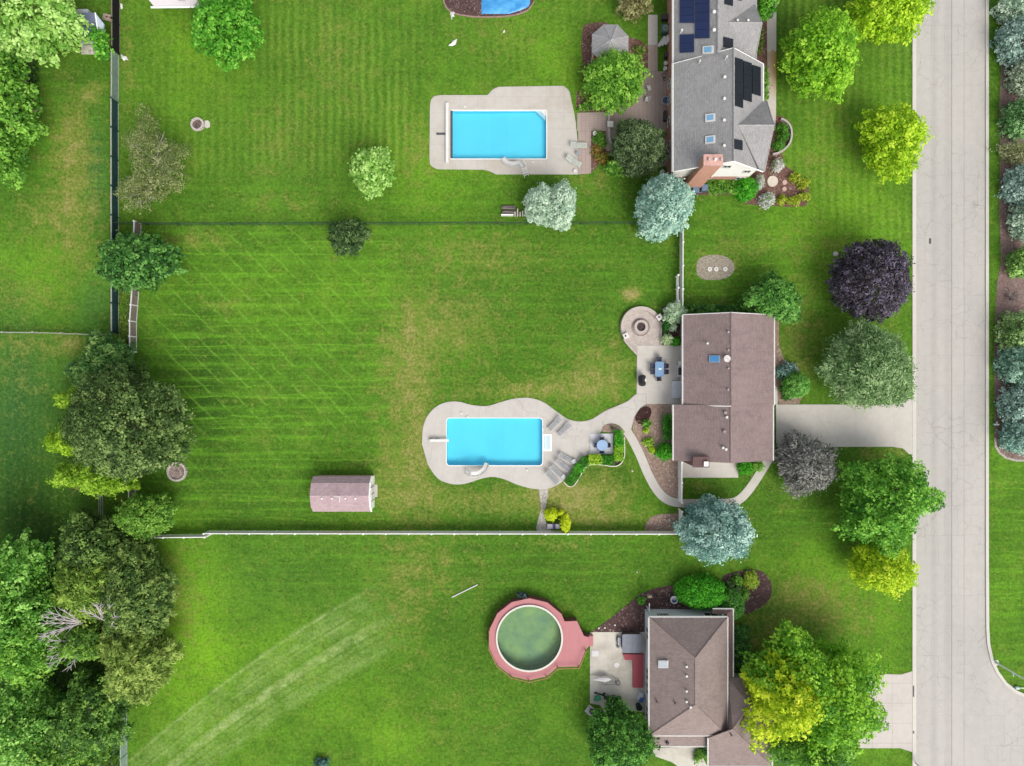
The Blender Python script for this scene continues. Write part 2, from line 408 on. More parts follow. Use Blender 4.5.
colattr('mow', vert, horz, diag, track); colattr('patch', dry, dark, blue, yel); colattr('lane', track2, z0, z0, z0)
ground = bpy.data.objects.new('lawn', gm); COL.objects.link(ground); tag(ground, kind='structure')
m, t, b = newmat('grass'); pos = objco(t)
def attr(nm):
    a = N(t, 'ShaderNodeAttribute', attribute_name=nm); s = t.nodes.new('ShaderNodeSeparateColor'); t.links.new(a.outputs['Color'], s.inputs[0])
    return s.outputs[0], s.outputs[1], s.outputs[2], a.outputs['Alpha']
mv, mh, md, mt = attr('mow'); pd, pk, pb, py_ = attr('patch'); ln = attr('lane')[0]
sx = t.nodes.new('ShaderNodeSeparateXYZ'); t.links.new(pos, sx.inputs[0]); x_, y_ = sx.outputs[0], sx.outputs[1]
wob = noise(t, pos, 0.25, 3); wobc = mathn(t, 'MULTIPLY', mathn(t, 'SUBTRACT', wob, 0.5), 0.9)
big = noise(t, pos, 0.16, 5, 0.62); mid = noise(t, pos, 0.75, 5, 0.68); fine = noise(t, pos, 3.2, 5, 0.75); tiny = noise(t, pos, 9.0, 4, 0.8)
def wave(coord, period, sharp, ph=0.0):
    v = mathn(t, 'SINE', mathn(t, 'ADD', mathn(t, 'MULTIPLY', mathn(t, 'ADD', coord, wobc), 2*math.pi/period), ph))
    v = mathn(t, 'ADD', mathn(t, 'MULTIPLY', v, 0.5), 0.5)
    return mathn(t, 'POWER', v, sharp)
col = mixc(t, remap(t, big, 0.3, 0.7), hx('#4d7722'), hx('#62922a'))
col = mixc(t, mathn(t, 'MULTIPLY', remap(t, mid, 0.43, 0.6), 0.6), col, hx('#3f6e18'))
col = mixc(t, mathn(t, 'MULTIPLY', remap(t, noise(t, pos, 0.42, 6, 0.7), 0.5, 0.64), 0.4), col, hx('#7d9738'))
col = mixc(t, mathn(t, 'MULTIPLY', py_, remap(t, big, 0.38, 0.62, 0.45, 1.0)), col, hx('#86be28'))
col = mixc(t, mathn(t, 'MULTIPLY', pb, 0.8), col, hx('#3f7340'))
col = mixc(t, mathn(t, 'MULTIPLY', pk, remap(t, mid, 0.2, 0.8, 0.9, 0.6)), col, hx('#284c18'))  # deep green for lush grass and the painted shade by the woods
col = mixc(t, mathn(t, 'MULTIPLY', remap(t, noise(t, pos, 1.25, 5, 0.72), 0.52, 0.64), 0.45), col, hx('#3a621a'))
# mowing
mv = mathn(t, 'MULTIPLY', mv, remap(t, noise(t, pos, 0.13, 3), 0.4, 0.58, 0.3, 1.0))
sv = mathn(t, 'MULTIPLY', wave(x_, 0.92, 1.0), mv); sh = mathn(t, 'MULTIPLY', mathn(t, 'MAXIMUM', mathn(t, 'MULTIPLY', wave(y_, 1.62, 2.0), 0.7), wave(mathn(t, 'ADD', y_, mathn(t, 'MULTIPLY', noise(t, objco(t, (0.03, 0.5, 1)), 1.0, 2), 1.5)), 1.13, 12.0)), mh)
br1 = noise(t, objco(t, (0.12, 1.6, 1)), 1.0, 3); sh = mathn(t, 'MULTIPLY', sh, remap(t, br1, 0.42, 0.58, 0.0, 1.0))
dg = mathn(t, 'ADD', mathn(t, 'MULTIPLY', x_, 0.70), mathn(t, 'MULTIPLY', y_, 0.72))
br2 = noise(t, pos, 0.5, 3); sdg = mathn(t, 'MULTIPLY', mathn(t, 'MULTIPLY', wave(dg, 1.75, 26.0), md), remap(t, br2, 0.36, 0.54))
dg2 = mathn(t, 'ADD', mathn(t, 'MULTIPLY', x_, -0.30), mathn(t, 'MULTIPLY', y_, 0.95))
col = mixc(t, mathn(t, 'MULTIPLY', sv, 0.55), col, hx('#86a83e')); col = mixc(t, mathn(t, 'MULTIPLY', mathn(t, 'SUBTRACT', mv, sv), 0.25), col, hx('#3f6f1a'))
col = mixc(t, mathn(t, 'MULTIPLY', sh, 0.62), col, hx('#78b82e')); col = mixc(t, mathn(t, 'MULTIPLY', sdg, 0.5), col, hx('#84bf40'))
# dry, worn patches
dn = mathn(t, 'ADD', mathn(t, 'MULTIPLY', mid, 2.4), mathn(t, 'MULTIPLY', fine, 1.3))
dv = mathn(t, 'ADD', mathn(t, 'MULTIPLY', pd, 0.95), mathn(t, 'SUBTRACT', dn, 2.12))
col = mixc(t, mathn(t, 'MULTIPLY', remap(t, dv, -0.1, 0.6), 0.85), col, hx('#8e9447')); col = mixc(t, mathn(t, 'MULTIPLY', remap(t, dv, 0.45, 1.3), 0.75), col, hx('#b5a673'))
# tractor lanes (pale pressed grass), bands across one direction
cv = mathn(t, 'SUBTRACT', x_, (330-512)*S)
u = mathn(t, 'SUBTRACT', mathn(t, 'ADD', mathn(t, 'MULTIPLY', x_, 0.515), mathn(t, 'MULTIPLY', y_, -0.857)), mathn(t, 'MULTIPLY', mathn(t, 'MULTIPLY', cv, cv), 0.0055))       # across, metres
u0 = (256-512)*S*0.515 - (383-704)*S*0.857 - 0.36
uu = mathn(t, 'SUBTRACT', u, u0)
r = t.nodes.new('ShaderNodeValToRGB'); t.links.new(remap(t, uu, -4.6, 3.6), r.inputs[0]); r.color_ramp.interpolation = 'LINEAR'
el = r.color_ramp.elements; el[0].position = 0.0; el[0].color = (0,0,0,1); el[1].position = 1.0; el[1].color = (0,0,0,1)
for p_, v_ in ((.03,.2),(.06,.9),(.09,.3),(.2,.45),(.25,.6),(.27,.1),(.3,.8),(.33,.35),(.42,.3),(.44,.05),(.47,.6),(.5,1.),(.58,1.),(.61,.15),(.64,.55),(.68,.45),(.7,.05),(.73,.5),(.8,.35),(.86,.5),(.9,.2)):
    e_ = el.new(p_); e_.color = (v_, v_, v_, 1)
tr_ = mathn(t, 'MULTIPLY', mathn(t, 'MULTIPLY', r.outputs[0], ln), remap(t, mid, 0.4, 0.62, 1.0, 0.45))
tr_ = mathn(t, 'MULTIPLY', tr_, remap(t, noise(t, pos, 0.5, 4, 0.7), 0.36, 0.56, 0.25, 1.0))
col = mixc(t, mathn(t, 'MULTIPLY', tr_, 0.85), col, hx('#abc078'))
# blades and clumps
g = mathn(t, 'MULTIPLY', remap(t, fine, 0.36, 0.64, 0.72, 1.28), remap(t, tiny, 0.36, 0.64, 0.80, 1.2))
n = t.nodes.new('ShaderNodeVectorMath'); n.operation = 'SCALE'; t.links.new(col, n.inputs[0]); t.links.new(g, n.inputs['Scale'])
col = mixc(t, remap(t, noise(t, pos, 2.3, 4, 0.8), 0.54, 0.7, 0, 0.45), n.outputs[0], hx('#93b04c'))
t.links.new(col, b.inputs['Base Color']); b.inputs['Roughness'].default_value = 0.9; b.inputs['Specular IOR Level'].default_value = 0.1
bump(t, b, mathn(t, 'ADD', fine, tiny), 0.55, 0.08)
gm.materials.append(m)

STAINP = concrete('stained_path_concrete', '#d9d3c9', (60, 1.2), 0, 0, 0.3, '#c4b08c')
t = STAINP.node_tree; b = t.nodes['Principled BSDF']; l_ = b.inputs['Base Color'].links[0]; src = l_.from_socket; pos = objco(t)
sx = t.nodes.new('ShaderNodeSeparateXYZ'); t.links.new(pos, sx.inputs[0])
yn = mathn(t, 'ADD', sx.outputs[1], mathn(t, 'MULTIPLY', mathn(t, 'SUBTRACT', noise(t, pos, 1.2, 4), 0.5), 1.6))
msk = mathn(t, 'MULTIPLY', remap(t, yn, (383-53)*S, (383-51)*S, 1, 0), remap(t, yn, (383-106)*S, (383-70)*S, 0, 1))
msk = mathn(t, 'MULTIPLY', msk, mathn(t, 'ADD', 0.45, remap(t, sx.outputs[0], (770.5-512)*S, (775.5-512)*S, 0, 0.5)))
t.links.new(mixc(t, msk, src, hx('#bd8d3e')), b.inputs['Base Color'])
# ---------------------------------------------------------------- roads, kerbs, drives, paths (structure)
m, t, b = newmat('street_concrete'); pos = objco(t); c = hx('#cdc8c1')
big = noise(t, objco(t, (1, 0.35, 1)), 0.22, 5); fine = noise(t, pos, 14, 3); midn = noise(t, pos, 1.2, 4)
col = mixc(t, remap(t, big, 0.4, 0.75, 0, 0.5), c, hx('#b9b6b1'))
sx = t.nodes.new('ShaderNodeSeparateXYZ'); t.links.new(pos, sx.inputs[0])
for xm, wd, am in (((951.5-512)*S, 0.06, .6), ((964-512)*S, 0.04, .4), ((934-512)*S, 0.35, .16), ((948-512)*S, 0.4, .15)):
    dd = mathn(t, 'ABSOLUTE', mathn(t, 'SUBTRACT', mathn(t, 'ADD', sx.outputs[0], mathn(t, 'MULTIPLY', mathn(t, 'SUBTRACT', noise(t, pos, 1.5, 3), 0.5), 0.09)), xm))
    col = mixc(t, mathn(t, 'MULTIPLY', remap(t, dd, 0.0, wd*1.5, 1, 0), am), col, hx('#7d7a76'))
br = t.nodes.new('ShaderNodeTexBrick')
dm = t.nodes.new('ShaderNodeVectorMath'); dm.operation = 'MULTIPLY_ADD'; t.links.new(noise(t, pos, 0.8, 3, 0.6, 1), dm.inputs[0]); dm.inputs[1].default_value = (0.5, 0.5, 0); t.links.new(pos, dm.inputs[2])
t.links.new(dm.outputs[0], br.inputs[0]); br.inputs['Scale'].default_value = 1; br.inputs['Brick Width'].default_value = 1.45; br.inputs['Row Height'].default_value = 3.3; br.offset = 0.5; br.offset_frequency = 2
br.inputs['Mortar Size'].default_value = 0.022; br.inputs['Mortar Smooth'].default_value = 0.6
pat = remap(t, noise(t, pos, 0.16, 3), 0.40, 0.62)
col = mixc(t, mathn(t, 'MULTIPLY', mathn(t, 'MULTIPLY', br.outputs['Fac'], pat), 0.5), col, hx('#85827e'))
v = t.nodes.new('ShaderNodeTexVoronoi'); v.feature = 'DISTANCE_TO_EDGE'; v.inputs['Scale'].default_value = 0.55
dm2 = t.nodes.new('ShaderNodeVectorMath'); dm2.operation = 'MULTIPLY_ADD'; t.links.new(noise(t, pos, 1.1, 5, 0.65, 1), dm2.inputs[0]); dm2.inputs[1].default_value = (1.3, 1.3, 0); t.links.new(pos, dm2.inputs[2]); t.links.new(dm2.outputs[0], v.inputs['Vector'])
pat2 = remap(t, noise(t, pos, 0.13, 4), 0.42, 0.56)
col = mixc(t, mathn(t, 'MULTIPLY', mathn(t, 'MULTIPLY', remap(t, v.outputs['Distance'], 0, 0.02, 1, 0), pat2), 0.35), col, hx('#77746f'))
g = mathn(t, 'MULTIPLY', remap(t, fine, 0.25, 0.75, 0.93, 1.06), remap(t, midn, 0.25, 0.75, 0.95, 1.04))
n = t.nodes.new('ShaderNodeVectorMath'); n.operation = 'SCALE'; t.links.new(col, n.inputs[0]); t.links.new(g, n.inputs['Scale'])
t.links.new(n.outputs[0], b.inputs['Base Color']); b.inputs['Roughness'].default_value = 0.85; b.inputs['Specular IOR Level'].default_value = 0.2
bump(t, b, fine, 0.12, 0.02); ROADM = m

corner = [(987, 628), (988, 644), (991.5, 660), (997, 672), (1005, 683), (1015, 691), (1026, 696), (1045, 699), (1400, 699)]
road = [(916, -600), (987, -600), (987, 560)] + corner + [(1400, 1400), (916, 1400)]
struct('road', MB().slab(px2(road), -0.2, 0.016), ROADM)
kl = MB().slab(px2([(912.3, -600), (916, -600), (916, 1400), (912.3, 1400)]), -0.2, 0.05); struct('kerb', kl, KERBC)
kr = ribbon([(986.6, -600), (986.6, 300), (986.6, 560)] + corner[:-1] + [(1400, 699)], 3.0)
struct('kerb', MB().slab(px2(kr), -0.2, 0.13), KERBC)
struct('driveway', MB().slab(px2([(776, 404.5), (891, 404.5), (904, 400.5), (912.3, 398), (912.3, 457), (903, 448.5), (893, 446.8), (776, 446.8)]), -0.1, 0.035), DRIVEC)
struct('driveway', MB().slab(px2([(858, 680), (886, 674), (901, 674.5), (912.3, 671), (912.3, 752), (900, 748), (858, 748)]), -0.1, 0.035), concrete('slab_driveway_concrete', '#dbd2cb', (2.2, 2.2), 0, 0.1, 0.25, dark=0.45, jw=0.02))
struct('sidewalk', MB().slab(px2([(766.8, 17), (773, 6), (775.8, -80), (776.5, -80), (776, 108), (775.5, 130), (766, 134), (766, 104), (767.3, 75)]), -0.1, 0.04), STAINP)
struct('path', MB().slab(px2([(773.8, 383), (777.5, 390), (777.5, 404.4), (773, 404.4)]), -0.1, 0.03), DRIVEC)

# centre garden: pool deck, patio, winding walk
deck = [(422,444),(423.5,426),(430,412.5),(442,403.5),(457,401.5),(472,405),(487,406),(501,402),(515,398.5),(530,398),(543,402),(556,411),(568,419),(580,421.5),(592,419),(605,411),(617,406),(628,401)]
deck = smooth_loop(deck, 4, False) + [(636, 394), (646, 394), (646, 404), (640, 408), (634, 417), (631.5, 428), (628, 434), (625, 432)]
deck += smooth_loop([(625,432),(619,425.5),(611,423.3),(604,425.5),(600.5,432),(599,440)], 3, False) + smooth_loop([(596,450),(590,454),(583,457),(578,464),(573,472),(566,479),(556,485.5),(546,489),(531,488.3),(517,484.5),(505,479.5),(493,476.8),(480,479),(466,483.5),(452,484),(438,478.5),(428,465)], 4, False)
q = POOLS['low']; hole = px2(rrect(q[0], q[1], q[2], q[3], 4))
struct('pool_deck', MB().slab(px2(deck), -0.15, 0.06, [hole]), DECKC)
struct('patio', MB().slab(px2([(637, 345.5), (684, 345.5), (684, 404), (646.2, 404), (646.2, 393.8), (636.5, 393.8)]), -0.15, 0.075), PATIOC)
struct('path', MB().slab(px2(ribbon(smooth_loop([(627,431),(633,441),(640,455),(648,474),(657,490),(667,499.5),(680,503),(700,503.3),(728,503),(740,499),(751,487),(762,470),(770,457)], 4, False), [8.6]*100)), -0.1, 0.03), DRIVEC)
struct('patio', MB().slab(px2([(590, 433.5), (613, 433.5), (613, 454), (590, 454)]), -0.1, 0.12), M('#d9dade', 0.7, 0.05))
struct('patio', MB().slab(px2([(677.5, 458), (738, 458), (738, 477.6), (677.5, 477.6)]), -0.1, 0.045), PATIOC)
struct('path', MB().slab(px2(smooth_loop([(539,488),(548,488),(547,500),(545,512),(546,522),(551,531),(537,531),(538,520),(541,508),(540,498)], 3)), -0.05, 0.02), STONES)

# fire pit terrace beside the patio
ftc = P(640.5, 327); fr = 20.6*S
out = [(640.5 + 20.6*math.cos(R(a)), 327 - 20.6*math.sin(R(a))) for a in range(0, 232, 6)]
out = [(661, 345.3), (661.1, 327)] + out[1:] + [(629.5, 345), (637, 354), (637, 345.3)]
struct('terrace', MB().slab(px2(out), -0.1, 0.065), M('#c9bdb4', 0.9, 0.12, 1.5, 0.18, 9))

# mulch, gravel and stone beds
def bed(name, pts, m, z=0.03, sm=True, sub=4): return struct(name, MB().slab(px2(smooth_loop(pts, sub) if sm else pts), -0.05, z), m)
bed('gravel_bed', [(683,404),(655,402.5),(646,404.5),(638,410),(633,419),(632.6,430),(638,442),(645,457),(652,473),(660,487),(668,495),(675,497.5),(683,498)], GRAVEL, 0.022, False)
bed('gravel_bed', [(600.5,431),(604,425.5),(611,423.5),(618,425.5),(625,432),(626,440),(613,440),(613,433)], GRAVEL, 0.024, False)
bed('gravel_bed', [(645,531),(645.5,524),(651,517),(660,514),(672,513.5),(678,513.5),(678,531)], GRAVEL, 0.024, False)
bed('gravel_bed', [(661.5,306),(683,306),(683,345.4),(661.5,345.4)], MULCH, 0.026, False)
bed('gravel_bed', [(774,300),(779,300),(779,345),(784,360),(797,366),(806,380),(803,394),(799,404),(779,404),(774,385)], GRAVEL, 0.022, False)
bed('mulch_bed', [(778,447),(790,447),(797,449),(797,462),(786,482),(779,470),(776,458)], GRAVEL, 0.022, False)
bed('dirt_patch', [(696.5,268),(699,259),(710,255),(724,256),(733,262),(734,271),(726,278),(708,280),(698,276)], M('#b5a57a', 0.95, 0.3, 5, 0.3, 12, hex2='#c0b8ae'), 0.012)
bed('mulch_bed', [(590,633),(612,617),(628,604),(640,594),(655,588),(672,585),(690,588),(700,610),(644,634)], MULCH, 0.022, False)
bed('mulch_bed', [(722,579),(735,572),(750,569.5),(763,572),(771,583),(771,596),(764,605),(754,611),(744,614),(735,608)], MULCH, 0.022)
bed('mulch_bed', [(583,26),(590,23),(605,22),(625,36),(640,40),(648,48),(648,112),(600,112),(580,112),(576,106),(577,92),(590,84),(583,66),(581,46)], MULCH2, 0.022, False)
bed('mulch_bed', [(590.5,131),(612,131),(612,150),(603,160),(591,173)], MULCH2, 0.022, False)
bed('mulch_bed', [(688,188),(690,195),(735,195),(745,204),(756,205),(790,207),(806,206),(810,196),(808,184),(797,174),(784,165),(782,152),(790,145),(793,134),(791,123),(783,117),(776,115),(770,118),(765,150),(750,180)], MULCH2, 0.022, False)
bed('mulch_bed', [(757,8),(767,20),(766,108),(762,112),(752,112),(752,20)], MULCH2, 0.022, False)
bed('mulch_bed', [(1001,-60),(1001.5,60),(999,110),(1000,160),(999,215),(1001,262),(997,282),(995,320),(994,360),(994.5,410),(994,435),(996,448),(1003,456),(1014,459),(1090,459),(1090,-60)], bark_chip('aged_mulch', '#7d6660', '#9b847c'), 0.022, False)
bed('edging', [(994,438),(994.5,447),(999,454),(1006,459),(1016,461.5),(1090,461.5),(1090,459.3),(1016,459.3),(1007,457),(1000.5,452.5),(996.5,446),(996,438)], M('#c3b9ae', 0.9, 0.2, 5, 0.2), 0.05, False)
bed('mulch_bed', [(443,-60),(443,0),(446,6),(453,12),(464,15),(480,16.4),(500,16.2),(515,14.5),(527,10),(533,2),(536,-10),(536,-60)], MULCH, 0.024, False)
bed('edging', ribbon(smooth_loop([(442.5,-6),(445.5,6.5),(453,12.8),(464,15.8),(480,17.2),(500,17),(515,15.2),(527.5,10.6),(534,2)], 3, False), 1.3), M('#a98d80', 0.9, 0.15), 0.09, False)

# upper garden: deck round the pool, paved walk and terrace
topd = [(430,106),(431,100),(434,96.5),(440,95.3)] + [(487,95.3)] + smooth_loop([(489,94),(493,89.5),(499,87)], 3, False) + [(562,86)] + smooth_loop([(564,86.5),(569,91),(571,99),(573,108),(575,118),(576.5,131),(578,145)], 3, False) + [(578,174.5),(497,174.5)] + smooth_loop([(495,174),(490,171.5),(484,169.8)], 2, False) + [(438,169.3)] + smooth_loop([(436,168.8),(430.5,165),(429.5,158)], 2, False)
q2 = POOLS['top']; hole2 = px2(rrect(q2[0], q2[1], q2[2], q2[3], 1.5))
struct('pool_deck', MB().slab(px2(topd), -0.15, 0.06, [hole2]), DECKN)
struct('path', MB().slab(px2([(577,113),(606,112),(606,131),(577,131)]), -0.1, 0.045), PAVER)
struct('path', MB().slab(px2([(578.2,131.2),(591,131.2),(591,173.5),(578.2,174.4)]), -0.1, 0.05), PAVER)
struct('terrace', MB().slab(px2([(606,104),(640,90),(646,71.5),(668,71.5),(668,166),(650,166),(606,150)]), -0.1, 0.045), PAVER)
struct('path', MB().slab(px2([(648,45.2),(657.5,45.2),(657.5,71.3),(648,71.3)]), -0.1, 0.045), PAVER)
struct('path', MB().slab(px2([(648,15),(657.5,15),(657.5,45),(648,45)]), -0.1, 0.05), DRIVEC)
# lower right garden: old patio
struct('patio', MB().slab(px2([(590, 632), (646, 632), (646, 712), (604, 712), (600, 705), (590, 703)]), -0.1, 0.05), OLDC)
struct('patio', MB().slab(px2([(652,748),(700,746),(703,758),(712,775),(690,775),(672,762),(655,756)]), -0.1, 0.045), OLDC)
struct('path', MB().slab(px2([(734,657),(753,653),(762,658),(762,664),(750,662),(735,666)]), -0.1, 0.03), M('#8d9494', 0.8, 0.1))

# ---------------------------------------------------------------- swimming pools
def watermat(name, tint, rough=0.03):
    m, t, b = newmat(name); pos = objco(t)
    fr_ = t.nodes.new('ShaderNodeFresnel'); fr_.inputs[0].default_value = 1.33
    tp = t.nodes.new('ShaderNodeBsdfTransparent'); tp.inputs[0].default_value = tint
    gl = t.nodes.new('ShaderNodeBsdfGlossy'); gl.inputs['Roughness'].default_value = rough
    bp = t.nodes.new('ShaderNodeBump'); bp.inputs['Strength'].default_value = 0.15; bp.inputs['Distance'].default_value = 0.02
    t.links.new(noise(t, pos, 2.5, 3), bp.inputs['Height']); t.links.new(bp.outputs[0], gl.inputs['Normal']); t.links.new(bp.outputs[0], fr_.inputs['Normal'])
    mx = t.nodes.new('ShaderNodeMixShader'); t.links.new(fr_.outputs[0], mx.inputs[0]); t.links.new(tp.outputs[0], mx.inputs[1]); t.links.new(gl.outputs[0], mx.inputs[2])
    t.links.new(mx.outputs[0], t.nodes['Material Output'].inputs[0]); return m
def sunk_pool(label, rect, r, basin_hex, cop, group=None, slope=True):
    x0, y0, x1, y1 = rect; c = P((x0+x1)/2, (y0+y1)/2)
    root = thing('swimming_pool', label, 'swimming pool', (c.x, c.y, 0))
    o = px2(rrect(x0, y0, x1, y1, r)); inn = px2(rrect(x0+cop, y0+cop, x1-cop, y1-cop, max(r-cop, .6)))
    obj('coping', MB().slab(o, -0.2, 0.085, [inn]), TRIM, root)
    mb = MB(); m_ = len(inn); mb.v = [(p[0], p[1], -0.199) for p in inn]
    fx0, fx1 = min(p[0] for p in inn), max(p[0] for p in inn)
    def dep(x):
        u = (x-fx0)/(fx1-fx0); return -0.85 if u < .42 else (-0.7 if u > .6 else -0.85 + .15*(u-.42)/.18)
    # floor as strips so that the deep end and the slope exist
    xs = [0, .42, .6, 1]; 
    fl = MB(); ylo, yhi = min(p[1] for p in inn), max(p[1] for p in inn)
    for a_, b_ in zip(xs[:-1], xs[1:]):
        xa, xb = fx0+(fx1-fx0)*a_, fx0+(fx1-fx0)*b_
        fl.add([(xa, ylo, dep(xa)), (xb, ylo, dep(xb)), (xb, yhi, dep(xb)), (xa, yhi, dep(xa))], [(0, 1, 2, 3)])
    for i in range(m_):
        a_, b_ = inn[i], inn[(i+1) % m_]; fl.add([(a_[0], a_[1], -1.9), (b_[0], b_[1], -1.9), (b_[0], b_[1], -0.199), (a_[0], a_[1], -0.199)], [(0, 3, 2, 1)])
    obj('basin', fl, M(basin_hex, 0.6, 0.02, 0.3, 0.02, 4, f=0.9), root)
    wm = MB().slab(inn, -0.121, -0.12)
    wv = MB(); wv.v = wm.v[:m_]; wv.f = [f for f in wm.f if max(f) < m_]
    obj('water', wv, watermat('pool_water_' + basin_hex.strip('#'), (0.80, 0.95, 0.97, 1)), root)
    return root
pl = sunk_pool('bright blue pool with rounded corners in the peanut-shaped deck behind the brown-roofed house', POOLS['low'], 4, '#6fe0f6', 0.7)
s_ = MB(); a_, b_ = P(543.2, 451), P(551.6, 434)
st = obj('entry_steps', MB().bb(a_.x, b_.x, a_.y, b_.y, 0.06, 0.11), TRIM, pl)
for k in range(3):
    q_ = P(544+2.3*k, 0); obj('step', MB().bb(q_.x, q_.x+0.16, a_.y+0.2, b_.y-0.2, 0.112, 0.14+0.02*k), M('#cfeaf4', 0.4, 0.03), st)
pt = sunk_pool('light blue rectangular pool with white cover housing beside the grey-roofed house garden', POOLS['top'], 1.5, '#72dcf2', 0.7)
a_, b_ = P(446, 163.5), P(448.8, 104)
obj('cover_housing', MB().bb(a_.x, b_.x, a_.y, b_.y, 0.06, 0.36), WHITE, pt)
a_, b_ = P(450.3, 158.5), P(452.6, 111)
obj('cover_roll', MB().bb(a_.x, b_.x, a_.y, b_.y, -0.11, 0.1), DGREY, pt)
obj('corner_steps', MB().slab(px2([(535.5,110.7),(546.3,110.7),(546.3,120.5)]), -0.6, -0.15), M('#cfe6f2', 0.5, 0.04, f=0.8), pt)
obj('corner_steps', MB().slab(px2([(540,110.8),(546.25,110.8),(546.25,116.5)]), -0.149, -0.05), WHITE, pt)
g_ = P(441, 134); solo('deck_drain', MB().bb(g_.x-0.5, g_.x+0.5, g_.y-0.12, g_.y+0.12, 0.06, 0.1), DGREY, 'small dark slotted grate set in the deck left of the upper pool', 'drain')

def slide(label, pts, base, h):
    root = thing('pool_slide', label, 'pool slide', (P(*base).x, P(*base).y, 0.06))
    n = len(pts); line = []
    sp = smooth_loop(pts, 5, False); m_ = len(sp)
    for i, p in enumerate(sp):
        u = i/(m_-1); z = 0.12 + h*(u**1.3); line.append(P(p[0], p[1], z))
    ch = MB()
    for i in range(m_-1):
        a, b_ = line[i], line[i+1]; d = (b_-a); d.z = 0; d.normalize(); s = Vector((-d.y, d.x, 0))*0.24
        for off, hh in ((0, .02), (1, .16), (-1, .16)):
            if off == 0: ch.add([a-s, a+s, b_+s, b_-s, a-s-Vector((0,0,.04)), a+s-Vector((0,0,.04)), b_+s-Vector((0,0,.04)), b_-s-Vector((0,0,.04))], [(0,3,2,1),(4,5,6,7),(0,1,5,4),(2,3,7,6),(1,2,6,5),(3,0,4,7)])
            else:
                q1, q2_ = a+s*off, b_+s*off; ww = s.normalized()*0.03*off; up = Vector((0,0,hh))
                ch.add([q1, q2_, q2_+ww, q1+ww, q1+up, q2_+up, q2_+ww+up, q1+ww+up], [(0,1,2,3),(4,7,6,5),(0,4,5,1),(1,5,6,2),(2,6,7,3),(3,7,4,0)])
    obj('chute', ch, WHITE, root, smooth=False)
    top = line[-1]; d = (line[-1]-line[-3]); d.z = 0; d.normalize(); s = Vector((-d.y, d.x, 0))*0.24
    lad = MB()
    for k in (-1, 1):
        f0 = top + s*k + d*0.75; f0.z = 0.06; lad.tube([f0, top + s*k + d*0.05, top + s*k + d*0.1 + Vector((0,0,.5)), top + s*k - d*0.5 + Vector((0,0,.45))], 0.035)
    for k in range(4):
        u = (k+1)/5; f0 = top + d*0.75*(1-u); z = 0.06 + (top.z-0.06)*u; a = f0+s; b_ = f0-s; a.z = b_.z = z; lad.tube([a, b_], 0.045)
    obj('ladder', lad, WHITE, root)
    leg = MB(); mid_ = line[m_//2]
    leg.tube([(mid_.x, mid_.y, 0.06), (mid_.x, mid_.y, mid_.z)], 0.04); obj('leg', leg, WHITE, root); return root
slide('white curved slide on the lower edge of the bright blue pool', [(487, 463.2), (484.5, 469), (478, 473.5), (471, 474)], (476, 472), 1.5)
slide('white curved slide on the lower edge of the upper pool', [(503, 158), (507.5, 163), (514, 164.5), (520, 163.5), (523.5, 166.5)], (514, 165), 1.5)
db = thing('diving_board', 'white diving board over the left end of the bright blue pool', 'diving board', P(433, 440.2, 0))
a_, b_ = P(430.2, 441.4), P(449.3, 438.9)
obj('board', MB().bb(a_.x, b_.x, a_.y, b_.y, 0.46, 0.52), WHITE, db)
for xx in (431.5, 438):
    q_ = P(xx, 440.2); obj('stand', MB().bb(q_.x-0.18, q_.x+0.18, q_.y-0.13, q_.y+0.13, 0.06, 0.459), M('#d7d7d8', .5), db)
for i, (xx, yy) in enumerate([(461.3, 413.2), (467.5, 417), (527, 470)]):
    q_ = P(xx, yy); solo('deck_fitting', MB().cyl(q_, 0.13, 0.1, 0.06, 0.2, 10), WHITE, ['white fitting on the deck above the upper left corner of the bright blue pool', 'white skimmer lid at the top edge of the bright blue pool', 'white fitting on the deck below the right end of the bright blue pool'][i], 'pool fitting')
for i, (xx, yy) in enumerate([(465, 107), (532.5, 162.5)]):
    q_ = P(xx, yy); solo('deck_fitting', MB().cyl(q_, 0.13, 0.1, 0.06, 0.16, 10), WHITE, ['white skimmer lid above the upper pool', 'white skimmer lid below the upper pool'][i], 'pool fitting')

# round above-ground pool with pink deck
rc = P(529.4, 638, 1.2); dz = 1.2; k_ = S*(H-dz)/H
rp = thing('round_pool', 'round above-ground pool of murky green water inside a white rim and pink deck', 'swimming pool', (rc.x, rc.y, 0))
m, t, b = newmat('green_pool_floor'); pos = objco(t)
c1 = mixc(t, remap(t, noise(t, pos, 0.32, 5, 0.6), 0.38, 0.62), hx('#8fb394'), hx('#b2d08e')); c1 = mixc(t, remap(t, noise(t, pos, 1.2, 5, 0.7), 0.5, 0.75, 0, .5), c1, hx('#5c8a78'))
t.links.new(c1, b.inputs['Base Color']); b.inputs['Roughness'].default_value = 0.9
gp = MB().cyl(rc, 32.3*k_, 32.3*k_, 0.06, 0.1, 48); obj('floor', gp, m, rp)
obj('wall', MB().ring(rc, 32.6*k_, 33.0*k_, 0.0, 1.28, 48), M('#b8c6c0', .5), rp)
obj('rim', MB().ring(rc, 31.9*k_, 33.6*k_, 1.281, 1.36, 48), M('#e9e6da', .6, .06), rp)
wd = MB().cyl(rc, 32.5*k_, 32.5*k_, 1.0, 1.001, 48, cap=False); wd = MB(); wd.add([(rc.x+32.5*k_*math.cos(2*math.pi*i/48), rc.y+32.5*k_*math.sin(2*math.pi*i/48), 1.05) for i in range(48)], [tuple(range(48))])
obj('water', wd, watermat('murky_water', (0.88, 0.96, 0.88, 1)), rp)
PINK = concrete('painted_pink_boards', '#d08e90', (0.16, 60), 0, 0, 0.35, '#bd7a7e', 0.01, 0.7); 
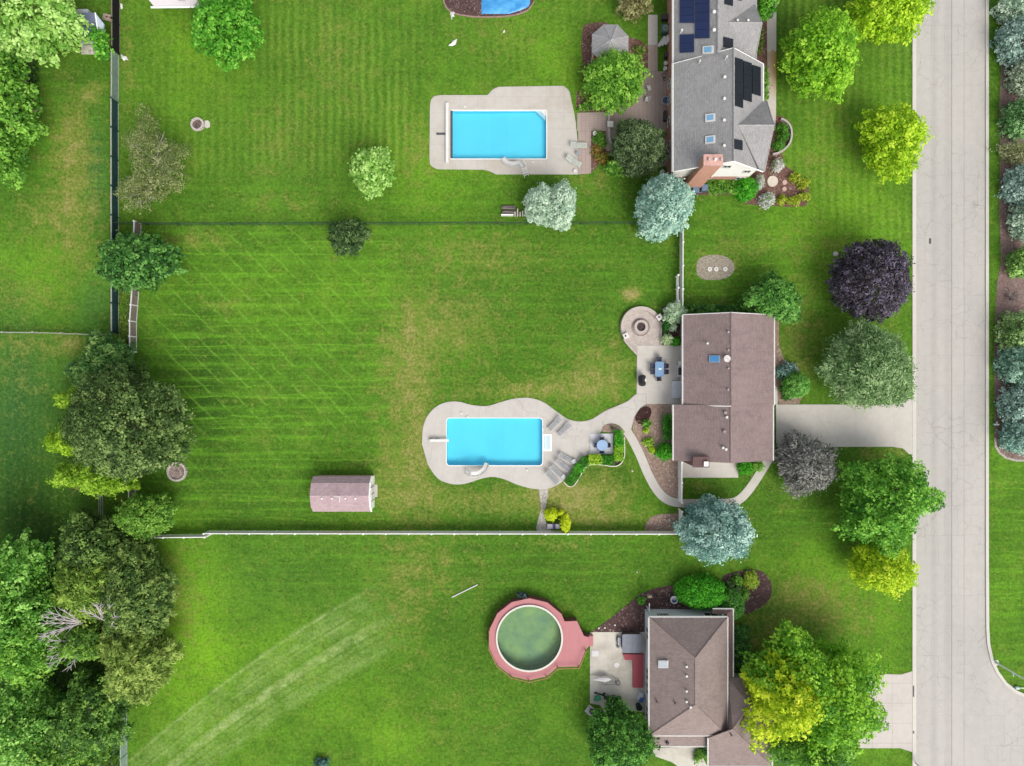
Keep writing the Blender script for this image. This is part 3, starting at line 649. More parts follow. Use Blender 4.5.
n_ = 14; dpx = [(529.2 + 41.0*math.cos(R(a)), 639.3 - 41.0*math.sin(R(a))) for a in [38+ i*360/n_ for i in range(n_)]]
dpx = [p for p in dpx if not (p[0] > 556 and 615 < p[1] < 669)]
dpx.sort(key=lambda p: math.atan2(-(p[1]-639.3), p[0]-529.2) % (2*math.pi))
ext = [(557.6, 667), (578.8, 666.5), (585.5, 650), (589, 646), (589.5, 637.5), (584, 636), (577, 621), (564.6, 621.5)]
outl = dpx + ext
innc = [(rc.x+33.05*k_*math.cos(2*math.pi*i/40), rc.y+33.05*k_*math.sin(2*math.pi*i/40)) for i in range(40)]
dk = thing('pool_deck_platform', 'raised pink wooden deck wrapped around the green round pool', 'deck', (P(560, 640).x, P(560, 640).y, 0))
obj('boards', MB().slab(px2(outl, dz), dz-0.12, dz, [innc]), PINK, dk)
o2 = px2(outl, dz); skirt = MB()
for i in range(len(o2)):
    a, b_ = Vector((*o2[i], 0)), Vector((*o2[(i+1) % len(o2)], 0)); mm = (a+b_)/2; d = b_-a
    skirt.box((mm.x*0.996, mm.y, 0.5), (d.length*0.97, 0.03, 0.98), math.atan2(d.y, d.x))
obj('skirt', skirt, M('#7a4a45', .85, .2), dk)
WOOD = M('#b58f62', 0.8, 0.15, 5, 0.15); rail = MB(); rails = [p for p in outl if p[1] > 640 or p[0] < 500]
ra = sorted([p for p in outl], key=lambda p: math.atan2(-(p[1]-639.3), p[0]-529.2) % (2*math.pi))
seq = [p for p in ra if 165 < math.degrees(math.atan2(-(p[1]-639.3), p[0]-529.2) % (2*math.pi)) < 350]
for a, b_ in zip(seq[:-1], seq[1:]): rail.tube([P(*a, dz)+Vector((0,0,.5)), P(*b_, dz)+Vector((0,0,.5))], 0.045, 5)
obj('railing', rail, WOOD, dk)
for p in seq: q_ = P(*p, dz); obj('post', MB().bb(q_.x-.05, q_.x+.05, q_.y-.05, q_.y+.05, 0.2, dz+.56), WOOD, dk)
a_ = P(586, 646, .6); b_ = P(590.5, 636, .6)
obj('step', MB().bb(a_.x, b_.x+.3, a_.y, b_.y, 0.1, 0.6), PINK, dk)
# ---------------------------------------------------------------- buildings
def slope(name, pts, m, root, th=0.14):
    """pts: (px, py, z) list"""
    return obj(name, MB().plate([P(*p) for p in pts], th), m, root)
def slope_w(name, pts, m, root, th=0.14): return obj(name, MB().plate(pts, th), m, root)
def on_roof(px, py, tri): return ray_plane(px, py, [P(*q) if not isinstance(q, Vector) else q for q in tri])
def vent(root, px, py, tri, r=0.14, h=0.28, m=WHITE, name='roof_vent'):
    p, n = on_roof(px, py, tri)
    mb = MB().cyl(p, r*0.55, r*0.55, p.z-0.1, p.z+h*0.7, 8).cyl(p, r, r*0.7, p.z+h*0.7, p.z+h, 8)
    return obj(name, mb, m, root)
def panel(root, name, corners, tri, m, lift=0.1, th=0.06, frame=None):
    pts = [];
    for c in corners:
        p, n = on_roof(c[0], c[1], tri); pts.append(p + n*lift)
    mb = MB().plate(pts, th, -n); o = obj(name, mb, m, root)
    return o, pts, n
def skylight(root, cx, cy, w_, h_, tri, sk=0.0):
    q4 = [(cx-w_/2, cy-h_/2), (cx+w_/2, cy-h_/2-sk), (cx+w_/2, cy+h_/2-sk), (cx-w_/2, cy+h_/2)]
    o, pts, n = panel(root, 'skylight', q4, tri, WHITE, 0.16, 0.18)
    c = sum(pts, Vector())/4; inn = [c + (p-c)*0.72 + n*0.012 for p in pts]
    obj('pane', MB().plate(inn, 0.01, -n), SKYGLASS, o)
def window(root, c, along, up, w_, h_, nrm, name='window'):
    """c centre, along/up unit vectors"""
    c = Vector(c); a = Vector(along).normalized(); u = Vector(up).normalized(); n = Vector(nrm).normalized()
    fr_ = MB()
    for sx_, sy_, ww, hh in ((0, 1, w_+.16, .08), (0, -1, w_+.16, .08), (1, 0, .08, h_), (-1, 0, .08, h_), (0, 0, .05, h_)):
        cc = c + a*sx_*(w_/2+.04) + u*sy_*(h_/2+.04)
        vs = [];
        for k in (0, 1):
            for i, j in ((-1, -1), (1, -1), (1, 1), (-1, 1)): vs.append(cc + a*i*ww/2 + u*j*hh/2 + n*(0.002 + 0.06*k))
        fr_.add(vs, [(3,2,1,0),(4,5,6,7),(0,1,5,4),(1,2,6,5),(2,3,7,6),(3,0,4,7)])
    f = obj(name, fr_, WHITE, root)
    vs = [c + a*i*w_/2 + u*j*h_/2 + n*0.012 for i, j in ((-1, -1), (1, -1), (1, 1), (-1, 1))]
    obj('pane', MB().add(vs, [(0, 1, 2, 3)]), GLASS, f); return f
def gutter(root, a, b_, w_=0.14, h_=0.12, m=TRIM, name='gutter'):
    a, b_ = Vector(a), Vector(b_); d = b_-a; l = d.length
    mb = MB().tube([a, b_], w_*0.62, 4); return obj(name, mb, m, root)

# ---- brown roofed house in the middle
BR = shingle('brown_shingles', '#9a8784', '#75676a', 'y')
c = P(722, 385, 0)
hb = thing('house', 'single-storey house with a brown gable roof beside the wide driveway in the middle', 'house', (c.x, c.y, 0))
ze, zr = 2.9, 5.15; xr = 22.45
nW, nE = P(683, 0, ze).x, P(774, 0, ze).x; yN = P(0, 315, ze).y; yM = P(0, 405, ze).y
sW, sE = P(673.5, 0, 2.7).x, P(773, 0, 2.7).x; yS = P(0, 460.5, 2.7).y
V3 = Vector
slope_w('roof', [V3((nW, yN, ze)), V3((nW, yM, ze)), V3((xr, yM, zr)), V3((xr, yN, zr))], BR, hb)
slope_w('roof', [V3((nE, yN, ze)), V3((xr, yN, zr)), V3((xr, yM, zr)), V3((nE, yM, ze))], BR, hb)
zr2 = 5.0
slope_w('roof', [V3((sW, yM+.02, 2.7)), V3((sW, yS, 2.7)), V3((xr, yS, zr2)), V3((xr, yM+.02, zr2))], BR, hb)
slope_w('roof', [V3((sE, yM+.02, 2.7)), V3((xr, yM+.02, zr2)), V3((xr, yS, zr2)), V3((sE, yS, 2.7))], BR, hb)
obj('ridge_cap', MB().tube([(xr, yN, zr+.01), (xr, yM, zr+.01)], 0.09, 4).tube([(xr, yM, zr2+.01), (xr, yS, zr2+.01)], 0.09, 4), M('#a08a89', .85), hb)
wl = MB().bb(nW+.45, nE-.45, yM, yN-.3, 0, 2.85).bb(sW+.4, sE-.4, yS+.3, yM-.003, 0, 2.6)
for y_, z_, x0, x1 in ((yN-.3, zr, nW+.45, nE-.45), (yS+.3, zr2, sW+.4, sE-.4)):
    s_ = -1 if y_ > yM else 1
    wl.add([(x0, y_, 2.6), (x1, y_, 2.6), (xr, y_, z_-.2), (x0, y_+s_*.2, 2.6), (x1, y_+s_*.2, 2.6), (xr, y_+s_*.2, z_-.2)], [(0,1,2), (3,5,4), (0,2,5,3), (1,4,5,2)])
obj('wall', wl, SIDING, hb)
gutter(hb, (nW-.03, yN, ze-.03), (nW-.03, yM, ze-.03)); gutter(hb, (nE+.03, yN, ze-.03), (nE+.03, yM, ze-.03)); gutter(hb, (sW-.03, yM, 2.67), (sW-.03, yS, 2.67)); gutter(hb, (sE+.03, yM, 2.67), (sE+.03, yS, 2.67))
gutter(hb, (nW, yM-.03, ze-.04), (xr, yM-.03, zr-.04), .1, name='rake_trim'); gutter(hb, (nW, yN+.03, ze-.04), (xr, yN+.03, zr-.04), .1, name='rake_trim'); gutter(hb, (nE, yN+.03, ze-.04), (xr, yN+.03, zr-.04), .1, name='rake_trim')
for yy, ww in ((322, .9), (338, 1.2), (352, 1.2), (398, .8)):
    window(hb, (nW+.45, P(0, yy).y, 1.4), (0, 1, 0), (0, 0, 1), ww, 1.1, (-1, 0, 0))
window(hb, (nW+.45, P(0, 391).y, 1.05), (0, 1, 0), (0, 0, 1), 1.7, 2.0, (-1, 0, 0), 'patio_door')
window(hb, (sW+.4, P(0, 425).y, 1.4), (0, 1, 0), (0, 0, 1), 1.4, 1.1, (-1, 0, 0)); window(hb, (sW+.4, P(0, 448).y, 1.4), (0, 1, 0), (0, 0, 1), 1.0, 1.1, (-1, 0, 0))
for yy in (425, 445): window(hb, (sE-.4, P(0, yy).y, 1.1), (0, 1, 0), (0, 0, 1), 2.3, 2.1, (1, 0, 0), 'garage_door')
TN = [Vector((nW, yN, ze)), Vector((nW, yM, ze)), Vector((xr, yM, zr))]; TS = [Vector((sW, yM, 2.7)), Vector((sW, yS, 2.7)), Vector((xr, yS, zr2))]
for x_, y_ in ((728, 332), (728, 350.3), (728, 368.5), (727.7, 389.5)): vent(hb, x_, y_, TN, .13, .22, M('#b9a9a8', .6))
vent(hb, 706.5, 343.5, TN, .14, .5)
for x_, y_ in ((725, 412.5), (724, 431.5)): vent(hb, x_, y_, TS, .2, .25, M('#a9999a', .6))
for x_, y_ in ((726, 417), (722.3, 447.5), (725.2, 449)): vent(hb, x_, y_, TS, .16, .4)
o, pts, n_ = panel(hb, 'skylight', [(709.5, 355.5), (720, 355.5), (720, 362.3), (709.5, 362.3)], TN, M('#9fb3c4', .5), .2, .2)
cc = sum(pts, Vector())/4; obj('pane', MB().plate([cc+(p-cc)*.84+n_*.012 for p in pts], .01, -n_), M('#4f95cf', .15, .05, spec=.6), o)
p, n_ = on_roof(725.5, 358.8, TN); obj('satellite_dish', MB().cyl(p, .03, .03, p.z-.1, p.z+.3, 6).cyl(p+Vector((.05,0,0)), .15, .36, p.z+.3, p.z+.42, 14), M('#e3dcd8', .5), hb)
p, n_ = on_roof(699.5, 457.5, TS); ch = obj('chimney', MB().bb(p.x-.75, p.x+.75, yS-.45, yS+.5, 0, 4.3), M('#8f6f6a', .85, .15, 5, .2), hb)
obj('chimney_cap', MB().bb(p.x-.85, p.x+.85, yS-.53, yS+.58, 4.301, 4.38), M('#6e5552', .8), ch); obj('flue', MB().bb(p.x+.25, p.x+.7, yS-.4, yS+.1, 4.381, 4.62), TRIM, ch)
# porch step, condenser and meter by the patio
q_ = P(678.5, 389.5); solo('door_step', MB().bb(q_.x-.45, q_.x+.42, q_.y-.93, q_.y+.93, .077, .5).bb(q_.x-.75, q_.x-.451, q_.y-.93, q_.y+.93, .077, .27), M('#dfe1e6', .6, .04), 'pale grey door step against the patio wall of the brown-roofed house', 'step')
q_ = P(678.6, 371); bbq = thing('gas_grill', 'white and black gas grill against the wall above the pale door step', 'grill', (q_.x, q_.y, .075))
obj('cart', MB().bb(q_.x-.32, q_.x+.32, q_.y-.65, q_.y+.65, .1, .85), M('#d8d8da', .4), bbq); obj('lid', MB().tube([(q_.x, q_.y-.45, .95), (q_.x, q_.y+.35, .95)], .26, 10), BLACK, bbq); obj('side_shelf', MB().bb(q_.x-.25, q_.x+.25, q_.y+.66, q_.y+1.05, .8, .84), WHITE, bbq)

# ---- hip roofed house, bottom right
RB = shingle('taupe_shingles', '#a08f8a', '#867672', 'x')
c = P(690, 680)
hh = thing('house', 'house with a taupe hip roof, white gutters and red deck beside the round pool', 'house', (c.x, c.y, 0))
e_, r_ = 3.3, 6.0
W_, E_, Nn, Ss = 649, 727.5, 617, 735.5; hN, hS = (691.3, 658, r_), (690.6, 704.5, r_)
cW, cE, cN, cS = P(W_, 0, e_).x, P(E_, 0, e_).x, P(0, Nn, e_).y, P(0, Ss, e_).y
aN = P(*hN); aS = P(*hS); xm = (cW+cE)/2; aN.x = xm; aS.x = xm
A_, B_, C_, D_ = Vector((cW, cN, e_)), Vector((cE, cN, e_)), Vector((cE, cS, e_)), Vector((cW, cS, e_))
slope_w('roof', [A_, aN, B_], RB, hh); slope_w('roof', [B_, aN, aS, C_], RB, hh); slope_w('roof', [C_, aS, D_], RB, hh); slope_w('roof', [D_, aS, aN, A_], RB, hh)
obj('ridge_cap', MB().tube([A_, aN, aS, D_], .07, 4).tube([B_, aN], .07, 4).tube([C_, aS], .07, 4), M('#a5918b', .85), hh)
for a, b_ in ((A_, B_), (B_, C_), (C_, D_), (D_, A_)):
    o_ = Vector((0, 0, -.03)); gutter(hh, a+o_, b_+o_, .16)
obj('wall', MB().bb(cW+.2, cE-.3, cS+.3, cN-.25, 0, e_-.1), M('#dfe5ea', .7, .05, 2, .05), hh)
for xx, ww in ((655, .8), (659, .8), (663, .8)): window(hh, (P(xx, 0).x, cN-.25, 1.9), (-1, 0, 0), (0, 0, 1), .34, .8, (0, 1, 0))
window(hh, (P(706, 0).x, cN-.25, 1.8), (-1, 0, 0), (0, 0, 1), 1.4, 1.1, (0, 1, 0))
for yy in (628, 668, 682, 706): window(hh, (cW+.2, P(0, yy).y, 1.5), (0, 1, 0), (0, 0, 1), 1.3, 1.2, (-1, 0, 0))
# low roof along the east side and porch roof in front
obj('low_roof', MB().plate([P(712.5, 609, 2.5), P(733, 609, 2.5), P(733, 677.5, 2.5), P(727, 677.5, 2.9), P(727, 614, 2.9), P(712.5, 614, 2.9)], .15), shingle('dark_taupe_shingles', '#7d6865', '#66544f', 'y'), hh)
for a, b_ in (((712.5, 608.8), (733.2, 608.8)), ((733.2, 608.8), (733.2, 677.5))): gutter(hh, P(*a, 2.48), P(*b_, 2.48), .13)
obj('wall', MB().bb(cE-.29, P(731, 0, 2.5).x, P(0, 676, 2.5).y, P(0, 611, 2.5).y, 0, 2.3), M('#cfd4d8', .7), hh)
obj('porch_roof', MB().plate([P(651.5, 733, 2.95), P(708, 733, 2.95), P(708, 746, 2.55), P(651.5, 746, 2.55)], .14), RB, hh)
gutter(hh, P(651.5, 746.2, 2.52), P(708.2, 746.2, 2.52), .15)
for xx in (655, 675, 703): q_ = P(xx, 744.5, 2.4); obj('porch_post', MB().bb(q_.x-.06, q_.x+.06, q_.y-.06, q_.y+.06, 0, 2.42), WHITE, hh)
vent(hh, 667, 742.2, [(651.5, 733, 2.95), (708, 733, 2.95), (708, 746, 2.55)], .2, .3, BLACK)
# garage wing
a, b2, c2, d2, e2, f2 = (727.8, 677.6, 2.6), (771.5, 677.6, 2.6), (771.5, 765.5, 2.6), (708.3, 765.5, 2.6), (708.3, 738, 3.4), (727.8, 730, 3.6)
p1, q1 = (749.5, 705, 4.7), (733, 729, 4.7)
for nm, f in (('roof', [a, b2, p1]), ('roof', [a, p1, q1, f2]), ('roof', [b2, c2, q1, p1]), ('roof', [c2, d2, e2, q1])):
    vs = [P(*v) for v in f]
    mb = MB()
    if len(vs) == 3: mb.plate(vs, .14)
    else:
        mb.plate([vs[0], vs[1], vs[2]], .14); mb.plate([vs[0], vs[2], vs[3]], .14)
    obj(nm, mb, RB, hh)
obj('ridge_cap', MB().tube([P(*p1), P(*q1)], .07, 4).tube([P(*q1), P(*c2)], .07, 4).tube([P(*p1), P(*b2)], .07, 4), M('#a5918b', .85), hh)
gutter(hh, P(771.9, 677.6, 2.57), P(771.9, 765.8, 2.57), .2); gutter(hh, P(708.3, 765.9, 2.57), P(771.9, 765.9, 2.57), .16); gutter(hh, P(707.9, 738, 3.38), P(707.9, 765.9, 2.57), .12)
g0, g1 = P(730, 680, 0), P(768, 762, 0); obj('wall', MB().bb(P(711, 0, 2).x, P(768, 0, 2).x, P(0, 762, 2).y, P(0, 739, 2).y, 0, 2.5).bb(P(729, 0, 2).x, P(767.9, 0, 2).x, P(0, 738.9, 2).y, P(0, 681, 2).y, 0, 2.5), M('#d5dbe0', .7, .05), hh)
TW = [D_, aS, aN]; TE = [B_, aN, aS]
p, n_ = on_roof(664, 663.8, TW)
o, pts, n_ = panel(hh, 'skylight', [(659, 660), (668.5, 660), (668.5, 667.5), (659, 667.5)], TW, M('#eef0f0', .4, .02), .2, .18)
cc = sum(pts, Vector())/4; obj('pane', MB().plate([cc+(p-cc)*.84+n_*.012 for p in pts], .01, -n_), M('#dfe6ea', .2, .02, spec=.6), o)
for x_, y_ in ((686.3, 666), (686.3, 675.5), (686.3, 690.5), (686.3, 701)): vent(hh, x_, y_, TW, .14, .25)
for x_, y_ in ((656.5, 701), (674.7, 702.5)): vent(hh, x_, y_, TW, .11, .3, M('#5d4f4c', .7))
vent(hh, 690.3, 706.5, [C_, aS, D_], .14, .25)
vent(hh, 731, 734.5, [c2, d2, q1], .12, .25, M('#5d4f4c', .7))

# ---- grey roofed house with solar panels, top right
RG = shingle('grey_shingles', '#aaa8a7', '#8e8f90', 'y'); RG2 = RG
c = P(715, 90)
hg = thing('house', 'large house with grey roofs, dark solar panels and a brick chimney at the top', 'house', (c.x, c.y, 0))
e_, r_ = 5.0, 8.3
gW = P(673, 0, e_).x; gE = P(763, 0, e_).x; gS = P(0, 171.5, e_).y; gN = P(0, 63.5, e_).y; gX = (gW+gE)/2 + .55
GS = [Vector((gW, gN, e_)), Vector((gW, gS, e_)), Vector((gX, gS, r_)), Vector((gX, gN, r_))]
GE = [Vector((gE, gN, e_)), Vector((gX, gN, r_)), Vector((gX, gS, r_)), Vector((gE, gS, e_))]
slope_w('roof', GS, RG, hg); slope_w('roof', GE, RG, hg)
# east wing, hip with its ridge running east
zw = 7.3; wr = ray_plane(738, 125, GE[:3])[0]; rE = P(774, 125, wr.z); rE.y = wr.y
wN = Vector((P(767, 0, e_).x, P(0, 101, e_).y, e_)); wS = Vector((P(764.5, 0, e_).x, P(0, 171, e_).y - .02, e_)); wNi = Vector((gE-.2, wN.y, e_+.02)); wSi = Vector((P(756, 0, e_).x, wS.y, ray_plane(756, 171, GE[:3])[0].z + .02))
slope_w('roof', [wr, rE, wN, wNi], RG, hg); slope_w('roof', [wr, wSi, wS, rE], RG, hg)
obj('wall', MB().bb(gE-.6, wS.x-.25, wS.y+.6, wN.y-.4, 0, e_-.12), BRICK, hg)
# north block and its own wing
nx_ = P(718, 0, 7.7).x; nW2 = P(673.2, 0, 4.6).x; nE2 = P(757, 0, 4.6).x; yt = P(0, -70, 5).y; yb = P(0, 67, 4.6).y
GN = [Vector((nW2, yt, 4.6)), Vector((nW2, yb, 4.6)), Vector((nx_, yb, 7.7)), Vector((nx_, yt, 7.7))]; GNE = [Vector((nE2, yt, 4.6)), Vector((nx_, yt, 7.7)), Vector((nx_, yb, 7.7)), Vector((nE2, yb, 4.6))]
slope_w('roof', GN, RG, hg); slope_w('roof', GNE, RG, hg)
v0 = ray_plane(728.5, 22.5, GNE[:3])[0]; v1 = P(762, 22.5, v0.z); v1.y = v0.y
vN = P(753.6, 3, 4.6); vS = P(755, 60, 4.6); vNi = Vector((nE2-.3, vN.y, 4.65)); vSi = ray_plane(746, 57, GNE[:3])[0]
slope_w('roof', [v0, v1, vN, vNi], RG, hg); slope_w('roof', [v0, vSi, vS, v1], RG, hg)
obj('ridge_cap', MB().tube([(gX, gN, r_), (gX, gS, r_)], .1, 4).tube([(nx_, yt, 7.7), (nx_, yb, 7.7)], .1, 4).tube([wr, rE], .08, 4).tube([v0, v1], .08, 4), M('#b0aeae', .85), hg)
for a, b_ in ((GS[0], GS[1]), (GE[3], GE[0]), (GN[0], GN[1]), (wN, rE), (rE, wS), (vN, v1), (v1, vS)):
    o_ = Vector((0, 0, -.04)); gutter(hg, a+o_, b_+o_, .2 if a in (GS[0], GE[3], GN[0]) else .12, m=TRIM if a in (GS[0], GE[3], GN[0]) else M('#b5b2b0', .7, .05))
for a, b_ in ((GS[0], GS[3]), (GE[0], GE[1]), (GS[1], GS[2]), (GE[3], GE[2])):
    o_ = Vector((0, 0, -.05)); gutter(hg, a+o_, b_+o_, .12, name='rake_trim')
# walls: brick below, white siding gable above
yw = gS + .35
obj('wall', MB().bb(gW+.45, gE-.45, yw, gN-.3, 0, 2.2).bb(nW2+.45, nE2-.6, gN-.29, yt-.3, 0, 4.4), BRICK, hg)
gb = MB().bb(gW+.44, gE-.44, yw-.01, gN-.31, 2.201, 4.7)
for y_ in (yw-.01, gN-.5): gb.add([(gW+.44, y_, 4.701), (gE-.44, y_, 4.701), (gX, y_, r_-.35), (gW+.44, y_+.2, 4.701), (gE-.44, y_+.2, 4.701), (gX, y_+.2, r_-.35)], [(0,1,2), (3,5,4), (0,2,5,3), (1,4,5,2)])
obj('gable', gb, M('#fbf8f2', .7, .03, 2, .03, f=.75), hg)
obj('wall', MB().bb(v0.x+2.5, v1.x-1.1, vS.y+.5, vN.y-.4, 0, 4.4), BRICK, hg)
for xx, zz, ww in ((727, 5.6, .7), (747, 4.0, .6), (677, 1.7, .7), (712, 3.6, .5), (708, 1.8, .6), (740, 1.6, .8)):
    window(hg, (P(xx, 0, zz).x, yw-(.01 if zz > 2.2 else 0), zz), (1, 0, 0), (0, 0, 1), ww, .75, (0, -1, 0))
for yy, zz in ((146, 3.4), (156, 3.4), (165, 3.4), (112, 3.4), (146, 1.3), (156, 1.3), (100, 1.4), (122, 1.2), (84, 1.4)):
    window(hg, (gW+(.44 if zz > 2.2 else .45), P(0, yy, zz).y, zz), (0, 1, 0), (0, 0, 1), .8, .9, (-1, 0, 0))
# chimney
cy_ = yw - .55; cx0, cx1 = P(704.5, 0, 8.2).x, P(721.5, 0, 8.2).x
ch = obj('chimney', MB().bb(cx0-.1, cx1, cy_-.25, yw+.2, 0, 8.35), M('#dba48f', .85, .12, 5, .22, 12), hg)
obj('chimney_cap', MB().bb(cx0-.16, cx1+.06, cy_-.31, yw+.26, 8.351, 8.45), M('#dcaea2', .8), ch)
for k in range(3): q_ = cx0+.35+k*.6; obj('flue', MB().cyl((q_, cy_+.25), .14, .12, 8.451, 8.75, 10), TRIM if k == 1 else M('#e3c5bb', .7), ch)
# roof details
for x_, y_ in ((724.3, 77.5), (724, 99), (723.8, 120.5), (723.8, 146)): vent(hg, x_, y_, GS[:3], .17, .25)
for x_, y_ in ((698.5, 63.5), (725, 59.5)): vent(hg, x_, y_, GS[:3], .1, .7)
skylight(hg, 710.5, 118.5, 9.5, 7.5, GS[:3], 1.2); skylight(hg, 710.5, 140.5, 9.5, 7.5, GS[:3], 1.2)
skylight(hg, 708.5, 50.5, 10.5, 7.5, GN[:3], .8)
for x_, y_ in ((713.8, 12.5), (713.8, 30.5)): vent(hg, x_, y_, GN[:3], .2, .25)
vent(hg, 680.5, 33, GN[:3], .12, .7)
for x_, y_ in ((737.3, 20.8), (747.8, 20.8)): vent(hg, x_, y_, [v0, v1, vN], .14, .2)
NAVY = M('#182a58', 0.4, 0.12, 0.6, 0.05, spec=.35, f=.7); NBLK = M('#1c1f2c', 0.5, 0.12, 1.0, 0.05, spec=.25, f=.7)
def solar(x0, y0, x1, y1, tri, m, cols, rows, sk=0.0):
    """block of panels, each its own part"""
    for i in range(cols):
        for j in range(rows):
            a0 = x0+(x1-x0)*i/cols+.15; a1 = x0+(x1-x0)*(i+1)/cols-.15; b0 = y0+(y1-y0)*j/rows+.15; b1 = y0+(y1-y0)*(j+1)/rows-.15
            s0 = sk*(a0-x0); s1 = sk*(a1-x0)
            panel(hg, 'solar_panel', [(a0, b0+s0), (a1, b0+s1), (a1, b1+s1), (a0, b1+s0)], tri, m, .12, .05)
solar(680, -22, 694.5, 23.3, GN[:3], NAVY, 1, 6); solar(695.2, -22, 710, 39, GN[:3], NAVY, 1, 7, -.03); solar(680, 35, 694.5, 53.3, GN[:3], NAVY, 1, 2, -.05)
solar(722.8, 37, 732.5, 47, GNE[:3], NBLK, 1, 1, .25); solar(724, -16, 732.3, 4.5, GNE[:3], NBLK, 1, 2, .25); solar(735.5, -14, 741, 0, GNE[:3], NBLK, 1, 1, .25)
solar(734, 57.5, 742.3, 106, GE[:3], NBLK, 1, 4, .3); solar(742.6, 61, 751, 100, GE[:3], NBLK, 1, 3, .3); solar(751.4, 65, 760, 94, GE[:3], NBLK, 1, 2, .3)
solar(733.3, 139, 741.8, 149, GE[:3], NBLK, 1, 1, .2)
# bay steps on the garden side of that house
q_ = P(666.5, 44); bs = MB()
for k in range(3): bs.box((q_.x-.6+k*.32, q_.y+.1, .35+.22*k), (.3, 1.3, .12), R(-35))
solo('garden_stairs', bs, WHITE, 'white slanting garden steps against the brick wall left of the blue solar panels', 'stairs')

# ---- brown shed
c = P(341, 494)
sh = thing('shed', 'small shed with a dusty pink barn roof and a white front on the middle lawn', 'shed', (c.x, c.y, 0))
zz = (2.0, 2.9, 3.2, 2.9, 2.0)
x0, x1 = P(311.3, 0, 2.6).x, P(369.8, 0, 2.6).x
yy = [P(0, 476.3, 2.0).y, P(0, 488, 2.95).y]; y_s = P(0, 511.6, 2.0).y; ym = (yy[0]+y_s)/2
prof = [(yy[0], 2.0), (yy[0]-.62, 2.75), (ym, 3.2), (y_s+.62, 2.75), (y_s, 2.0)]
RS = shingle('dusty_pink_shingles', '#c4abae', '#a89398', 'x')
for a, b_ in zip(prof[:-1], prof[1:]):
    obj('roof', MB().plate([Vector((x0, a[0], a[1])), Vector((x1, a[0], a[1])), Vector((x1, b_[0], b_[1])), Vector((x0, b_[0], b_[1]))], .07), RS, sh)
ws = MB(); pr = [(yy[0]-.15, 0)] + [(yy[0]-.15, 1.85), (yy[0]-.66, 2.62), (ym, 3.08), (y_s+.66, 2.62), (y_s+.15, 1.85)] + [(y_s+.15, 0)]
n_ = len(pr); ws.add([(x0+.12, a, z) for a, z in pr] + [(x1-.12, a, z) for a, z in pr], [tuple(range(n_)), tuple(range(2*n_-1, n_-1, -1))] + [(i, n_+i, n_+(i+1) % n_, (i+1) % n_) for i in range(n_)])
obj('wall', ws, M('#d9b3a8', .7), sh)
# white front leaning face with trim boards at the right end
xf = x1 + .0
tr2 = MB()
for a, b_ in zip(prof[:-1], prof[1:]): tr2.tube([(xf+.03, a[0], a[1]-.05), (xf+.03, b_[0], b_[1]-.05)], .1, 4)
obj('front_trim', tr2, TRIM, sh)
fw = MB(); fw.add([(xf-.115, a, z) for a, z in pr] + [(xf-.02, a, z) for a, z in pr], [tuple(range(n_)), tuple(range(2*n_-1, n_-1, -1))] + [(i, n_+i, n_+(i+1) % n_, (i+1) % n_) for i in range(n_)])
obj('front_wall', fw, TRIM, sh)
obj('door', MB().bb(xf-.018, xf+.03, ym-.8, ym+.8, .1, 1.9), WHITE, sh)
dm_ = MB()
for k in range(3): dm_.box((xf+.12, ym+.75-.75*k, 2.0-.15*k), (.5, .09, .05), R(35))
obj('door_brace', dm_, M('#6b6468', .7), sh)
TSH = [Vector((x0, ym, 3.2)), Vector((x1, ym, 3.2)), Vector((x1, prof[3][0], prof[3][1]))]
for x_ in (322, 332, 345.5, 355.5): vent(sh, x_, 498.3, TSH, .13, .16)
p, n_ = on_roof(339, 495.5, TSH); obj('weather_vane', MB().tube([p, p+Vector((0,0,.8))], .03, 5).tube([p+Vector((-.32, .05, .8)), p+Vector((.28, 0, .8))], .045, 5).tube([p+Vector((.28, 0, .8)), p+Vector((.25, -.55, .8))], .045, 5), WHITE, sh)
rp_ = MB(); a_ = P(371, 497, 0); b_ = P(377.5, 484.5, 0); rp_.add([(a_.x-.3, a_.y, .25), (b_.x, a_.y, .02), (b_.x, b_.y, .02), (a_.x-.3, b_.y, .25), (a_.x-.3, a_.y, 0.0), (b_.x, a_.y, 0.0), (b_.x, b_.y, 0.0), (a_.x-.3, b_.y, 0.0)], [(0,1,2,3), (4,7,6,5), (0,4,5,1), (1,5,6,2), (2,6,7,3), (3,7,4,0)])
obj('ramp', rp_, M('#c9c0b6', .8, .08), sh)

# ---- slate shed, top left
c = P(92, 32)
ss = thing('shed', 'slate blue roofed shed tucked under the big tree in the top left corner', 'shed', (c.x, c.y, 0))
RSL = shingle('slate_shingles', '#6f7790', '#5f6780', 'x')
slope('roof', [(76, 12.8, 2.9), (95, 12.6, 2.9), (98.5, 37.5, 2.3), (80, 38, 2.3)], RSL, ss, .1)
slope('roof_end', [(95.2, 12.8, 2.9), (104, 24, 2.2), (103.5, 31, 2.0), (98.8, 37.5, 2.28)], M('#b9c6d4', .7, .1), ss, .1)
slope('canopy', [(80, 38.3, 2.25), (98.5, 37.8, 2.25), (103, 43, 1.9), (80, 44.5, 1.9)], M('#b5b9b6', .8, .15), ss, .08)
a_, b_ = P(79, 45, 0), P(100, 14, 0); obj('wall', MB().bb(a_.x+.4, b_.x-.1, P(0, 40).y, P(0, 16).y-.3, 0, 1.95), M('#c7ccd0', .7), ss)
gutter(ss, P(95, 12.6, 2.88), P(98.5, 37.5, 2.28), .12, name='rake_trim')
obj('deck', MB().slab(px2([(82, 46), (95, 45.5), (103, 52), (103, 54.5), (82, 54.5)]), 0, .15), M('#d5d0c2', .8, .25, 3, .25), ss)
